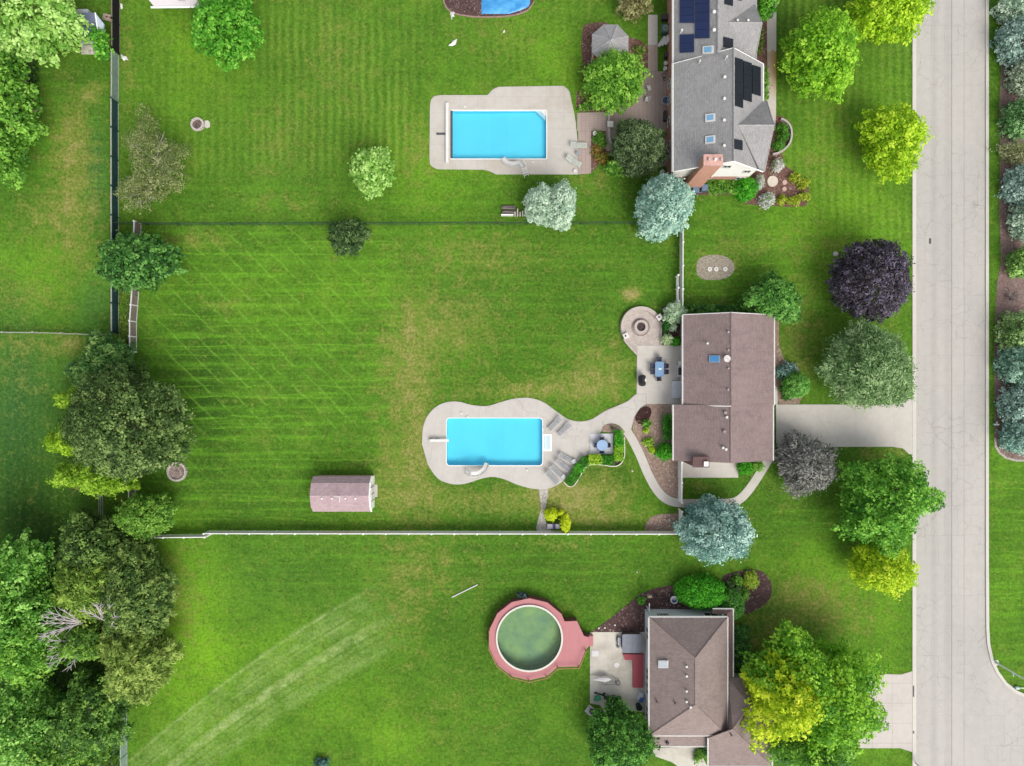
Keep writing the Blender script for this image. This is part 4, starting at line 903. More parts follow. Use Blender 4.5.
# pale building cut by the top edge
c = P(170, -30); wb = thing('outbuilding', 'pale flat-roofed outbuilding cut off by the top edge of the picture', 'outbuilding', (c.x, c.y, 0))
obj('roof', MB().plate([P(148.8, 0, 3), P(153.5, 5.8, 3), P(199, 5.8, 3), P(199, -70, 3), P(140, -70, 3)], .2), M('#f2e8ea', .6, .03), wb)
obj('wall', MB().bb(P(156, 0, 0).x, P(199, 0, 0).x, P(0, 7).y, P(0, -66).y, 0, 2.75), M('#dcd5d2', .7), wb)
gutter(wb, P(151, 7.2, 2.95), P(199.5, 6.8, 2.95), .18)
q_ = P(182, -1, 3.02); obj('roof_vent', MB().bb(q_.x-.4, q_.x+.35, q_.y-.12, q_.y+.12, 3.0, 3.3), BLACK, wb)
# octagonal gazebo
gz = thing('gazebo', 'octagonal grey shingled gazebo above the round green garden tree', 'gazebo', (P(608.5, 42).x, P(608.5, 42).y, 0))
ez = 2.5; oc = [(592, 34.5), (603.5, 24.5), (617.5, 24.5), (628.5, 36), (628.5, 52.5), (618, 62), (602, 62), (592, 52)]
ap = P(611.3, 39.5, 3.9); RZ = shingle('gazebo_shingles', '#b4b2b2', '#979698', 'x')
for i in range(8): obj('roof', MB().plate([P(*oc[i], ez), P(*oc[(i+1) % 8], ez), ap], .1), RZ, gz)
rc_ = MB()
for i in range(8): rc_.tube([P(*oc[i], ez+.01), ap+Vector((0,0,.02))], .05, 4)
obj('ridge_cap', rc_, M('#c5c3c4', .8), gz)
cc = sum((P(*o_, ez) for o_ in oc), Vector())/8
for i in range(8):
    q_ = P(*oc[i], ez); q_ = cc + (q_-cc)*.88; obj('post', MB().bb(q_.x-.07, q_.x+.07, q_.y-.07, q_.y+.07, 0, 2.45), WHITE, gz)
obj('floor', MB().slab([tuple((cc+(P(*o_, ez)-cc)*.9))[:2] for o_ in oc], 0.03, .2), M('#a08f80', .8, .2), gz)
q_ = P(595.5, 58); rf = thing('planter', 'red and orange flowering planter at the lower left corner of the gazebo', 'planter', (q_.x, q_.y, .02))
obj('pot', MB().cyl(q_, .3, .4, .02, .5, 14), M('#d6452f', .6), rf)
# ---------------------------------------------------------------- fences
def fence(name, label, pts, h, style, posts=2.4, cat='fence', mats=None):
    """pts: base line in pixels"""
    P0 = [P(*p) for p in pts]; root = thing(name, label, cat, (P0[0].x, P0[0].y, 0))
    pm, bm, rm = mats; body = MB(); rails = MB(); pn = []
    for a, b_ in zip(P0[:-1], P0[1:]):
        d = b_-a; L = d.length; u = d/L; ang = math.atan2(u.y, u.x); k = max(1, round(L/posts))
        for i in range(k+1):
            q_ = a + u*L*i/k
            if i == k and b_ is not P0[-1]: continue
            pn.append(q_)
        if style == 'slats':                       # boards with thin gaps
            n_ = int(L/0.17)
            for i in range(n_):
                q_ = a + u*(L*(i+.5)/n_); body.box((q_.x, q_.y, h/2+.04), (.162, .05, h-.12), ang)
            for z in (0.25, h-.06): m_ = (a+b_)/2; rails.box((m_.x, m_.y, z), (L, .09, .1), ang)
        elif style == 'solid':
            m_ = (a+b_)/2; body.box((m_.x, m_.y, h/2+.03), (L, .035, h-.1), ang)
            for z in (0.06, h): rails.box((m_.x, m_.y, z), (L, .10, .09), ang)
        elif style == 'mesh':
            n_ = int(L/0.28)
            for i in range(n_):
                q_ = a + u*(L*(i+.5)/n_); body.box((q_.x, q_.y, h/2), (.02, .02, h-.05), ang)
            m_ = (a+b_)/2
            for z in np.arange(.15, h-.05, .3): body.box((m_.x, m_.y, float(z)), (L, .015, .015), ang)
            rails.box((m_.x, m_.y, h), (L, .06, .06), ang)
        elif style == 'rail':
            m_ = (a+b_)/2
            for z in (.35, .7, 1.05): rails.box((m_.x, m_.y, z*h/1.15), (L, .04, .12), ang)
    if body.v: obj('panel', body, bm, root)
    obj('rail', rails, rm, root)
    for i, q_ in enumerate(pn): obj('post', MB().box((q_.x, q_.y, (h+.08)/2), (.13, .13, h+.08)).box((q_.x, q_.y, h+.1), (.18, .18, .04)) if style != 'mesh' else MB().cyl(q_, .035, .035, 0, h+.06, 6), pm, root)
    return root
VW = M('#eeece8', .5, .05, 2, .05, f=.78); DG = M('#2f4a3c', .7, .15); DARKNET = M('#24494a', .85, .2, 2, .15); GREYW = M('#8d8078', .85, .18, 4, .2); PALE = M('#b9b8b0', .7, .1)
NETBLK = M('#0c1218', .9, .2)
fence('vinyl_fence', 'long white vinyl fence along the bottom of the middle lawn', [(210, 530.8), (678.5, 531.3)], 1.45, 'slats', 2.4, mats=(VW, VW, VW))
fence('vinyl_fence', 'short white fence piece emerging from the trees left of the long white fence', [(150, 534.8), (211, 534.2)], 1.5, 'slats', 2.4, mats=(VW, VW, VW))
fence('vinyl_fence', 'white vinyl fence running up from the brown-roofed house to the blue spruce', [(679.5, 314), (679.8, 222)], 1.5, 'slats', 2.4, mats=(VW, VW, VW))
fence('vinyl_fence', 'short white fence between the gravel bed and the blue spruce below the walk', [(678.6, 533), (678.6, 509)], 1.6, 'slats', 1.3, mats=(VW, VW, VW))
fence('gate', 'white garden gate beside the front slab above the winding walk', [(678.3, 500), (678.3, 461)], 1.6, 'slats', 2.1, cat='gate', mats=(VW, VW, VW))
fence('gate', 'narrow white gate panel standing left of the white fence above the variegated shrub', [(675.5, 302), (675.5, 277)], 1.3, 'rail', 1.4, cat='gate', mats=(VW, VW, VW))
fence('chain_link_fence', 'dark green chain link fence between the upper pool garden and the middle lawn', [(118, 224.8), (180, 225.3), (660, 224.4), (679, 224.2)], 1.2, 'mesh', 3.0, mats=(DG, DG, DG))
fence('screened_fence', 'chain link fence with dark teal privacy mesh on the left', [(118.3, 103), (118.6, 333)], 1.35, 'solid', 3.0, mats=(DARKNET, DARKNET, PALE))
fence('screened_fence', 'tall black screen fence at the top edge beside the slate shed', [(119.5, -60), (119.8, 54)], 1.5, 'solid', 3.0, mats=(NETBLK, NETBLK, M('#8a7768', .8)))
fence('screened_fence', 'bare pale grey-green stretch of fence between the black and teal screens', [(118.5, 56), (118.4, 102)], 1.3, 'solid', 3.0, mats=(M('#8a9c92', .7), M('#84998e', .8, .15), PALE))
fence('wood_fence', 'weathered wooden fence with white rails below the round bright green tree', [(141, 224), (138.8, 290), (136.5, 322), (136.5, 352)], 1.35, 'solid', 1.9, mats=(WHITE, GREYW, WHITE))
fence('wood_fence', 'short weathered fence piece below the big dark tree', [(136, 462), (135.5, 500)], 1.35, 'solid', 1.9, mats=(WHITE, GREYW, WHITE))
fence('wire_fence', 'thin pale rail fence across the left lawns', [(-20, 332.6), (40, 333), (96, 335), (112, 335.4)], 1.1, 'rail', 3.0, mats=(PALE, PALE, PALE))
fence('wire_fence', 'thin pale rail fence between the trees at the left below the lime tree', [(104.5, 494), (104.5, 545)], 1.1, 'rail', 2.5, mats=(PALE, PALE, PALE))
fence('wood_fence', 'pale fence strip below the wood at the bottom left', [(126, 660), (127.5, 800)], 1.2, 'solid', 2.4, mats=(M('#8fa69a', .7), M('#9fb5a6', .7), M('#a9bcb0', .7)))

# ---------------------------------------------------------------- terrace walls, edging
WALLM = M('#cdc0b6', .9, .12, 4, .2, 10); CAPM = M('#efe9e4', .7, .06)
fr_ = thing('seat_wall', 'curved stone seat wall with two white topped pillars around the fire pit terrace', 'stone wall', (ftc.x, ftc.y, .065))
obj('wall', MB().ring(ftc, 16.6*S, 20.2*S, .066, .5, 30, R(34), R(204)), WALLM, fr_)
for px_, py_2, a in ((658, 317.9, 35), (624.9, 336.4, 205)):
    q_ = P(px_, py_2); pi_ = obj('pillar', MB().box((q_.x, q_.y, .4), (.52, .52, .66), R(a)), WALLM, fr_); obj('cap', MB().box((q_.x, q_.y, .76), (.6, .6, .06), R(a)), CAPM, pi_)
    obj('lamp', MB().cyl((q_.x-.05, q_.y), .1, .05, .791, .95, 8), BLACK, pi_)
obj('low_wall', MB().slab(px2(ribbon(smooth_loop([(623.5, 339), (628, 345), (634, 351.5), (637.5, 355.5)], 3, False), 2.0)), .066, .4), WALLM, fr_)
obj('low_wall', MB().slab(px2([(660, 321.5), (661.3, 321.5), (661.3, 345), (660, 345)]), .066, .3), WALLM, fr_)
fp = thing('fire_pit', 'round stone fire pit ringed with darker pavers in the middle of the stone terrace', 'fire pit', (ftc.x, ftc.y, .066))
obj('ring', MB().ring(ftc, 4.4*S, 6.8*S, .067, .42, 28), WALLM, fp); obj('coals', MB().cyl(ftc, 4.35*S, 4.35*S, .067, .2, 20).ball((ftc.x, ftc.y, .2), .25, 8, 4, .4), M('#5a4c4c', .95, .4, 8, .4), fp)
obj('paver_band', MB().ring(ftc, 7.7*S, 9.2*S, .067, .075, 32), M('#9c8c86', .9, .12, 5, .2), fp)
def lawn_pit(px, py, r, label, m2, seed):
    q_ = P(px, py); rr = random.Random(seed); root = thing('fire_pit', label, 'fire pit', (q_.x, q_.y, 0))
    st_ = MB(); n_ = int(r*3.2)
    for i in range(n_):
        a = 2*math.pi*i/n_; st_.box((q_.x+r*S*math.cos(a), q_.y+r*S*math.sin(a), .12), (2*math.pi*r*S/n_*.92, rr.uniform(.2, .28), rr.uniform(.2, .28)), a+math.pi/2+rr.uniform(-.1, .1), .85)
    obj('stone_ring', st_, M('#d9cfc6', .9, .12, 4, .2), root)
    ash = MB().cyl(q_, (r-.6)*S, (r-.6)*S, .0, .08, 20)
    for i in range(26): a = rr.uniform(0, 6.28); d = rr.uniform(0, (r-1.6)*S); ash.ball((q_.x+d*math.cos(a), q_.y+d*math.sin(a), .08), rr.uniform(.05, .14), 6, 4, .6)
    obj('ash', ash, m2, root)
lawn_pit(197.8, 124.6, 5.7, 'round stone-ringed fire pit on the upper left lawn beside a small pale slab', M('#7b6a66', .95, .45, 6, .4), 1)
lawn_pit(177.3, 471.5, 8.8, 'fire pit ringed with pale stones below the big dark tree', M('#a3918a', .95, .4, 5, .4), 2)
q_ = P(207.5, 124.5); solo('stone_slab', MB().slab(px2([(205, 121), (208, 120.5), (210.2, 122.5), (210, 127), (207, 128.5), (204.8, 127)]), 0, .07), M('#d6d3c8', .9, .1), 'small pale flat slab touching the right side of the upper left fire pit', 'slab')
# garden edging of the hedge bed
edg = MB().slab(px2(ribbon(smooth_loop([(563.5, 481.5), (567, 485.3), (571, 486.3), (575, 484), (580, 476), (584.5, 468.5), (590, 464.7), (600, 464.6), (613, 466.2), (620, 464), (624, 457), (624.3, 447), (624, 437)], 4, False), 1.0)), 0, .22)
solo('edging', edg, M('#e6e2cf', .8, .08), 'pale curved edging wall wrapping the clipped hedge by the loungers', 'edging')
bed('soil', [(565,481),(570,485),(574,483),(580,475),(584,467.5),(590,464),(613,465),(619,463),(623.5,456),(623.5,437),(614,436),(614,455),(596,456),(586,458),(580,464),(573,474)], MULCH, 0.018, False)
# curved planter by the top house
pw = P(778.5, 136)
solo('planter_wall', MB().slab(px2(ribbon(smooth_loop([(780, 120), (785.5, 123), (789.5, 129), (790.3, 137), (788, 145), (783, 150.5), (777, 154), (771.5, 155.3)], 4, False), 1.7)), 0, .45), M('#c9bfba', .85, .15, 5, .25), 'curved stone planter wall around three clipped shrubs right of the grey-roofed house', 'planter wall')
solo('garden_wall', MB().slab(px2(ribbon(smooth_loop([(608.6, 110), (608.6, 129), (609, 140), (611.3, 146), (615, 149)], 3, False), 2.0)), 0, .5), M('#cbc0b8', .85, .12), 'low pale curved wall between the paved walk and the dark round tree', 'garden wall')
for (px_, py_2), lb in (((609.3, 110.3), 'upper square white capped pillar at the end of the paved walk'), ((609.3, 127), 'lower square white capped pillar beside the paved walk')):
    q_ = P(px_, py_2); pi_ = thing('pillar', lb, 'pillar', (q_.x, q_.y, 0), 0, 'pillars at the paved walk')
    obj('column', MB().bb(q_.x-.27, q_.x+.27, q_.y-.27, q_.y+.27, 0, .8), WALLM, pi_); obj('cap', MB().bb(q_.x-.32, q_.x+.32, q_.y-.32, q_.y+.32, .801, .87), CAPM, pi_)

# ---------------------------------------------------------------- garden furniture
SLING = M('#a3a3a6', .7, .08, 3, .1, 30); ALU = M('#d9dadc', .4, .03)
def make_lounger(loc, rz, label, group, sling=SLING):
    t_ = thing('sun_lounger', label, 'sun lounger', loc, rz, group)
    fm = MB()
    for s_ in (-1, 1):
        fm.tube([(-.85, .25*s_, .33), (.35, .25*s_, .33)], .025, 6)
        fm.tube([(.3, .28*s_, .34), (.9, .28*s_, .62)], .022, 6)
    fm.tube([(-.85, -.28, .33), (-.85, .28, .33)], .025, 6); fm.tube([(.9, -.28, .62), (.9, .28, .62)], .022, 6)
    obj('frame', fm, ALU, t_, local=True)
    st_ = MB()
    for i in range(11): x = -.8+.105*i; st_.box((x, 0, .35), (.085, .46, .02))
    obj('seat', st_, sling, t_, local=True)
    bk = MB()
    for i in range(6):
        u = i/5; x = .36+.5*u; z = .37+.25*u; bk.add([(x-.035, -.23, z-.018), (x+.04, -.23, z+.018), (x+.04, .23, z+.018), (x-.035, .23, z-.018), (x-.035, -.23, z-.033), (x+.04, -.23, z+.003), (x+.04, .23, z+.003), (x-.035, .23, z-.033)], [(0,1,2,3), (4,7,6,5), (0,4,5,1), (1,5,6,2), (2,6,7,3), (3,7,4,0)])
    obj('backrest', bk, sling, t_, local=True)
    for sx_ in (-.75, .35):
        for sy_ in (-1, 1): obj('leg', MB().tube([(sx_, .28*sy_, .33), (sx_+(.05 if sx_ > 0 else -.05), .29*sy_, 0)], .022, 6), ALU, t_, local=True)
    return t_
G1 = 'sun loungers on the deck of the bright blue pool'
L0 = make_lounger(P(554.5, 423.8, 0)+Vector((0, 0, .06)), R(46), 'grey sun lounger nearest the top right corner of the bright blue pool', G1)
for x_, y_, a, lb in ((564, 429.3, 44, 'grey sun lounger just right of the one at the top right pool corner'), (566, 458, 152, 'uppermost grey lounger in the row of four beside the clipped hedge'), (562.3, 464.8, 142, 'second grey lounger from the top in the row of four by the hedge'), (556.8, 471.3, 137, 'third grey lounger from the top in the row of four by the hedge'), (551.8, 477.3, 132, 'lowest grey lounger in the row of four near the stone path')):
    dup(L0, P(x_, y_, 0)+Vector((0, 0, .06)), R(a), lb)
FLOWER = M('#dfe3da', .8, .25, 7, .3, 16, hex2='#ffffff')
G2 = 'patterned sun loungers by the upper pool'
L1 = make_lounger(P(578.5, 146.5)+Vector((0, 0, .06)), R(178), 'pale patterned sun lounger lying level on the right side of the upper pool deck', G2, M('#cfd4c9', .8, .2, 9, .3, 14))
for c_ in kids(L1):
    if c_.name.startswith(('seat', 'backrest')): c_.scale = (1, 1.3, 1)
dup(L1, P(573.5, 162.5)+Vector((0, 0, .06)), R(150), 'pale patterned sun lounger tilted diagonally at the lower right of the upper pool deck')
def side_table(px, py, z, label, rz=0, s=.42, m_=ALU, group=None):
    q_ = P(px, py); t_ = thing('side_table', label, 'side table', (q_.x, q_.y, z), R(rz), group)
    obj('table_top', MB().box((0, 0, .42), (s, s, .03)), m_, t_, local=True)
    for a in (-1, 1):
        for b2_ in (-1, 1): obj('leg', MB().box((a*s*.42, b2_*s*.42, .2), (.03, .03, .4)), m_, t_, local=True)
side_table(573.4, 461, .06, 'small white side table above the row of four loungers', 20)
side_table(563.2, 476.2, .06, 'small white side table between the lower loungers and the hedge', 45)
side_table(577.5, 154.3, .06, 'small grey side table between the two patterned loungers', 30, .4, M('#a5abb0', .6))
CH = M('#4a4c63', .7, .12, 4, .15); DKF = M('#3c3d4c', .5, .1)
def chair(loc, rz, label, group, m_=CH, fm_=DKF):
    t_ = thing('chair', label, 'chair', loc, rz, group)
    obj('seat', MB().box((0, 0, .43), (.46, .46, .05)), m_, t_, local=True)
    obj('backrest', MB().box((-.24, 0, .68), (.05, .46, .46)), m_, t_, local=True)
    for s_ in (-1, 1):
        obj('armrest', MB().box((0, .25*s_, .62), (.42, .04, .03)), fm_, t_, local=True)
        for x in (-.2, .2): obj('leg', MB().box((x, .24*s_, .305), (.035, .035, .61)), fm_, t_, local=True)
    return t_
# dining table on the patio
GLS = M('#7fa4c9', .12, .1, 1, .04, spec=.6)
q_ = P(658, 369.3); dtb = thing('dining_table', 'rectangular blue glass dining table on the patio beside the brown-roofed house', 'table', (q_.x, q_.y, .075))
obj('table_top', MB().slab([(q_.x+a, q_.y+b_) for a, b_ in rrect(-.48, -.82, .48, .82, .12, 3)], .775, .795), GLS, dtb)
obj('frame', MB().ring((q_.x, q_.y), .3, .34, .72, .774, 4, R(45), R(405)), DKF, dtb)
for a in (-1, 1):
    for b_ in (-1, 1): obj('leg', MB().bb(q_.x+a*.42-.02, q_.x+a*.42+.02, q_.y+b_*.74-.02, q_.y+b_*.74+.02, .075, .774), DKF, dtb)
tw = MB(); rr = random.Random(3)
pts_ = [(-.18, .05), (-.1, .13), (.02, .09), (.2, .12), (.17, .0), (.05, -.09), (-.12, -.06)]
tw.slab([(q_.x+.05+a, q_.y+b_) for a, b_ in pts_], .796, .83); solo('cloth', tw, WHITE, 'crumpled white cloth lying on the blue glass dining table', 'cloth')
G3 = 'dark chairs around the blue dining table'
c0 = chair(P(658.2, 359.6)+Vector((0, 0, .075)), R(-90), 'dark patio chair at the upper end of the rectangular blue glass table', G3)
for x_, y_, a, lb in ((657.8, 378.6, 90, 'dark patio chair at the lower end of the rectangular blue glass table'), (651.8, 366, 0, 'upper dark chair on the left side of the rectangular blue table'), (651.8, 372, 0, 'lower dark chair on the left side of the rectangular blue table'), (664.4, 366, 180, 'upper dark chair on the right side of the rectangular blue table'), (664.4, 372, 180, 'lower dark chair on the right side of the rectangular blue table')):
    dup(c0, P(x_, y_)+Vector((0, 0, .075)), R(a), lb)
# round table by the hedge
q_ = P(601.2, 444.6); rt = thing('round_table', 'round pale blue glass table on the square slab inside the hedge corner', 'table', (q_.x, q_.y, .12))
obj('table_top', MB().cyl(q_, .6, .6, .83, .85, 28), M('#9ebbe0', .12, .06, 1, .04, spec=.6), rt); obj('leg', MB().cyl(q_, .06, .06, .12, .829, 8).cyl(q_, .3, .25, .12, .17, 12), DKF, rt)
G4 = 'dark chairs around the round blue table'
for dx, dy, a, lb in ((0, 5.8, 90, 'dark chair below the round blue glass table'), (0, -5.8, -90, 'dark chair above the round blue glass table'), (-5.8, 0, 0, 'dark chair left of the round blue glass table'), (5.8, 0, 180, 'dark chair right of the round blue glass table')):
    dup(c0, P(601.2+dx, 444.6+dy)+Vector((0, 0, .12)), R(a), lb, G4)
WCH = M('#ecebe8', .5, .05)
c1 = chair(P(648, 90.2)+Vector((0, 0, .045)), R(20), 'upper white patio chair right of the round green garden tree', 'white patio chairs', WCH, WCH)
dup(c1, P(646.5, 101.2)+Vector((0, 0, .045)), R(160), 'lower white patio chair right of the round green garden tree')
# kettle/black grill on patio edge
q_ = P(641.2, 380.3); gr = thing('barbecue', 'black covered barbecue at the left edge of the patio', 'grill', (q_.x, q_.y, .075))
obj('cover', MB().slab([(q_.x+a, q_.y+b_) for a, b_ in smooth_loop([(-.28, .5), (.15, .58), (.32, .35), (.2, .05), (.32, -.3), (.2, -.6), (-.2, -.6), (-.34, -.1)], 3)], .15, 1.0), BLACK, gr)
obj('lid', MB().tube([(q_.x-.02, q_.y+.4, 1.0), (q_.x-.02, q_.y-.35, 1.0)], .22, 10), BLACK, gr); obj('tool_tray', MB().bb(q_.x+.2, q_.x+.38, q_.y-.1, q_.y+.1, .95, 1.02), WHITE, gr)
for a in (-1, 1): obj('wheel', MB().cyl((q_.x+.2*a, q_.y-.45), .09, .09, .075, .16, 10), DGREY, gr)
# hot tub and red deck
q0, q1_ = P(622.3, 634.3, .95), P(642, 652.8, .95)
ht = thing('hot_tub', 'square hot tub under a blue-grey cover on the old patio', 'hot tub', ((q0.x+q1_.x)/2, (q0.y+q1_.y)/2, .05))
o_ = px2(rrect(622.3, 634.3, 642, 652.8, 1.6), .95); obj('cabinet', MB().slab([(((q0.x+q1_.x)/2)+(a-(q0.x+q1_.x)/2)*.94, ((q0.y+q1_.y)/2)+(b_-(q0.y+q1_.y)/2)*.94) for a, b_ in o_], .05, .85), M('#5c4a42', .8), ht)
obj('cover', MB().slab(o_, .851, .96), M('#8b8f9a', .7, .1, 2, .08), ht); 
obj('cover_seam', MB().bb((q0.x+q1_.x)/2-.02, (q0.x+q1_.x)/2+.02, q1_.y+.05, q0.y-.05, .961, .966), M('#6f737f', .7), ht)
solo('red_deck', MB().slab(px2([(622.5, 653.3), (643, 653.3), (643, 686.5), (632.5, 686.5), (632.5, 659), (624.5, 659)]), .05, .3), concrete('red_painted_deck', '#bb5f68', (60, .15), 0, 0, .3, '#a8545e', .008, .75), 'red painted low deck below the hot tub along the house wall', 'deck')
rr = random.Random(8)
for i, (x_, y_, lb) in enumerate(((618.8, 640, 'white and grey pump clutter left of the hot tub'),)):
    q_ = P(x_, y_); r0 = thing('steps_and_pipes', lb, 'pool equipment', (q_.x, q_.y, .05)); mb = MB()
    mb.box((q_.x, q_.y, .25), (.35, .8, .4)); obj('steps', mb, M('#c6c7d2', .6, .1), r0)
    obj('pipe', MB().tube([(q_.x-.2, q_.y+.6, .1), (q_.x-.25, q_.y, .3), (q_.x-.1, q_.y-.6, .15)], .05, 6), DGREY, r0); obj('pump', MB().ball((q_.x-.12, q_.y-.65, .2), .17, 10, 6), M('#8a8c94', .5), r0)
# white folded umbrella on frame table
q_ = P(603.5, 676.5); fu = thing('folded_parasol', 'folded white parasol lying across a small slatted bench on the old patio', 'parasol', (q_.x, q_.y, .05))
obj('canopy', MB().tube([(q_.x-1.1, q_.y-.05, .62), (q_.x-.6, q_.y, .66), (q_.x, q_.y+.03, .72), (q_.x+.45, q_.y+.0, .66), (q_.x+.75, q_.y-.02, .62)], [.1, .22, .33, .22, .04], 8), WHITE, fu); obj('pole', MB().tube([(q_.x-1.4, q_.y-.06, .6), (q_.x-1.05, q_.y-.05, .6)], .05, 6), ALU, fu)
bn = thing('bench', 'slatted grey bench under the folded white parasol', 'bench', (P(607.5, 679).x, P(607.5, 679).y, .05)); q_ = P(607.5, 679.5)
sl_ = MB()
for k in range(6): sl_.box((q_.x-.6+.25*k, q_.y, .42), (.08, .8, .04))
obj('seat', sl_, M('#b3b1ae', .7, .15), bn); obj('frame', MB().tube([(q_.x-.7, q_.y-.4, .4), (q_.x+.8, q_.y-.4, .4), (q_.x+.8, q_.y+.35, .4)], .03, 6), DGREY, bn)
for a in (-.6, .7):
    for b_ in (-.36, .3): obj('leg', MB().bb(q_.x+a-.03, q_.x+a+.03, q_.y+b_-.03, q_.y+b_+.03, .05, .4), DGREY, bn)
# green wheelbarrow-like cart with cream bag
q_ = P(599.5, 695.5); gc = thing('garden_cart', 'small green and black garden cart parked on the old patio', 'garden cart', (q_.x, q_.y, .05))
obj('tray', MB().box((q_.x-.25, q_.y-.05, .5), (.6, .45, .3), R(20), 1.15), M('#3f9a72', .5, .1), gc); obj('handle', MB().tube([(q_.x, q_.y+.35, .5), (q_.x+.7, q_.y+.1, .75), (q_.x+.9, q_.y-.15, .8)], .04, 6), BLACK, gc)
obj('frame', MB().tube([(q_.x-.5, q_.y+.4, .3), (q_.x+.3, q_.y+.3, .45), (q_.x+.8, q_.y-.1, .35)], .08, 6), M('#2a3a30', .6), gc)
for a, b_ in ((-.45, .38), (-.5, -.35), (.5, .3), (.6, -.2)): obj('wheel', MB().tube([(q_.x+a, q_.y+b_-.05, .2), (q_.x+a, q_.y+b_+.05, .2)], .16, 12), BLACK, gc)
q_ = P(606, 699.5); solo('cushion', MB().box((q_.x, q_.y, .3), (.55, .35, .18), R(-35), .85).box((q_.x, q_.y, .13), (.4, .25, .16), R(-35)), M('#e9e6d2', .8, .06), 'cream cushion propped beside the green garden cart', 'cushion')
# tilted slab with dark kettle grill
ks = MB().slab(px2([(584.5, 711), (589.3, 704.5), (601, 713.5), (595, 720.5)]), 0, .07); struct('slab', ks, M('#c3c0be', .85, .12))
q_ = P(591.8, 711.5, .7); kg = thing('kettle_grill', 'dark purple kettle grill on the tilted square slab', 'grill', (q_.x, q_.y, .07)); obj('bowl', MB().ball((q_.x, q_.y, .7), .3, 16, 10), M('#3a3550', .35, .1), kg)
for a in (0, 120, 240): obj('leg', MB().tube([(q_.x+.15*math.cos(R(a)), q_.y+.15*math.sin(R(a)), .5), (q_.x+.3*math.cos(R(a)), q_.y+.3*math.sin(R(a)), .08)], .02, 5), BLACK, kg)
obj('handle', MB().tube([(q_.x+.1, q_.y+.3, .8), (q_.x+.45, q_.y+.05, .85), (q_.x+.75, q_.y-.12, .8)], .025, 5), BLACK, kg)
q_ = P(600.3, 711.3); solo('bowl', MB().cyl(q_, .08, .13, .05, .18, 10), WHITE, 'little white bowl right of the dark kettle grill', 'bowl')
q_ = P(639.8, 694.5); kc = thing('toy_pile', 'blue and white storage box by the house wall below the red deck', 'storage box', (q_.x, q_.y, .05)); obj('box', MB().box((q_.x, q_.y, .3), (.5, .9, .5), R(-20), .9), M('#d6dde6', .6, .2, 5, .2), kc); obj('lid', MB().box((q_.x+.05, q_.y-.35, .6), (.4, .5, .09), R(-20)), M('#3f6fb5', .5), kc)
q_ = P(638, 704.8); solo('bin', MB().cyl(q_, .28, .33, .05, .75, 14).cyl(q_, .35, .3, .751, .82, 14), M('#20312f', .6, .1), 'round dark green bin near the bush at the corner of the old patio', 'bin')
q_ = P(617.5, 681.5); ch5 = MB().ring((q_.x, q_.y), .2, .27, .4, .45, 12).ring((q_.x, q_.y), .2, .23, .051, .08, 12)
for a in range(4): ch5.tube([(q_.x+.24*math.cos(a*1.57), q_.y+.24*math.sin(a*1.57), .05), (q_.x+.24*math.cos(a*1.57), q_.y+.24*math.sin(a*1.57), .41)], .015, 4)
solo('plant_stand', ch5, DGREY, 'round grey wire plant stand in the middle of the old patio', 'plant stand')
q_ = P(616.5, 664.8); solo('stepping_plate', MB().cyl(q_, .33, .3, .05, .09, 12), M('#f0eee8', .7), 'round white plate lying in the middle of the old patio', 'plate')
q_ = P(595, 653.3); solo('mat', MB().slab(px2(rrect(591.5, 650.3, 598.8, 656.3, 1.2)), .05, .08), M('#e9e7e6', .8, .05), 'pale square mat near the left edge of the old patio', 'mat')
for i, (x_, y_) in enumerate(((598.7, 628), (604.8, 627.6), (614.8, 625))):
    q_ = P(x_, y_); solo('stone', MB().ball((q_.x, q_.y, .06), .11, 8, 5, .6), WHITE, ['leftmost white stone in the mulch above the old patio', 'middle white stone in the mulch above the old patio', 'rightmost white stone in the mulch above the old patio'][i], 'stone')
# bird bath and flag pole by the hip roof house
q_ = P(672.8, 598); bbth = thing('bird_bath', 'pale bird bath with a blue bowl beside the big clipped green shrub', 'bird bath', (q_.x, q_.y, .02)); obj('pedestal', MB().cyl(q_, .2, .1, .02, .6, 12), M('#c9cdd0', .6), bbth); obj('bowl', MB().ring((q_.x, q_.y), .3, .43, .6, .72, 20).cyl(q_, .3, .3, .6, .62, 16), M('#d9e0e6', .5), bbth); obj('water', MB().cyl(q_, .29, .29, .621, .65, 16), M('#2f4f7a', .1, spec=.6), bbth)
q_ = P(646.5, 600.5); solo('post', MB().tube([(q_.x, q_.y-.6, 0), (q_.x, q_.y-.6, 2.0)], .05, 6).tube([(q_.x-.1, q_.y-.6, 2.0), (q_.x-.1, q_.y+.35, 2.05)], .05, 5), WHITE, 'thin white post with an arm at the upper left corner of the taupe-roofed house', 'post')
q_ = P(647, 592.3); solo('bird_feeder', MB().box((q_.x, q_.y, 1.5), (.55, .4, .25), 0, .6).cyl(q_, .04, .04, 0, 1.38, 6), M('#9a8a78', .8), 'brown bird feeder on a pole above the white post', 'bird feeder')
q_ = P(762.5-8, 586.5); solo('garden_ornament', MB().tube([(q_.x-.1, q_.y+.18, .05), (q_.x+.05, q_.y-.02, .25), (q_.x+.14, q_.y-.25, .1)], [.07, .1, .06], 6), M('#d8d2cc', .7), 'white garden ornament in the dark mulch bed beside the lime shrub', 'ornament')
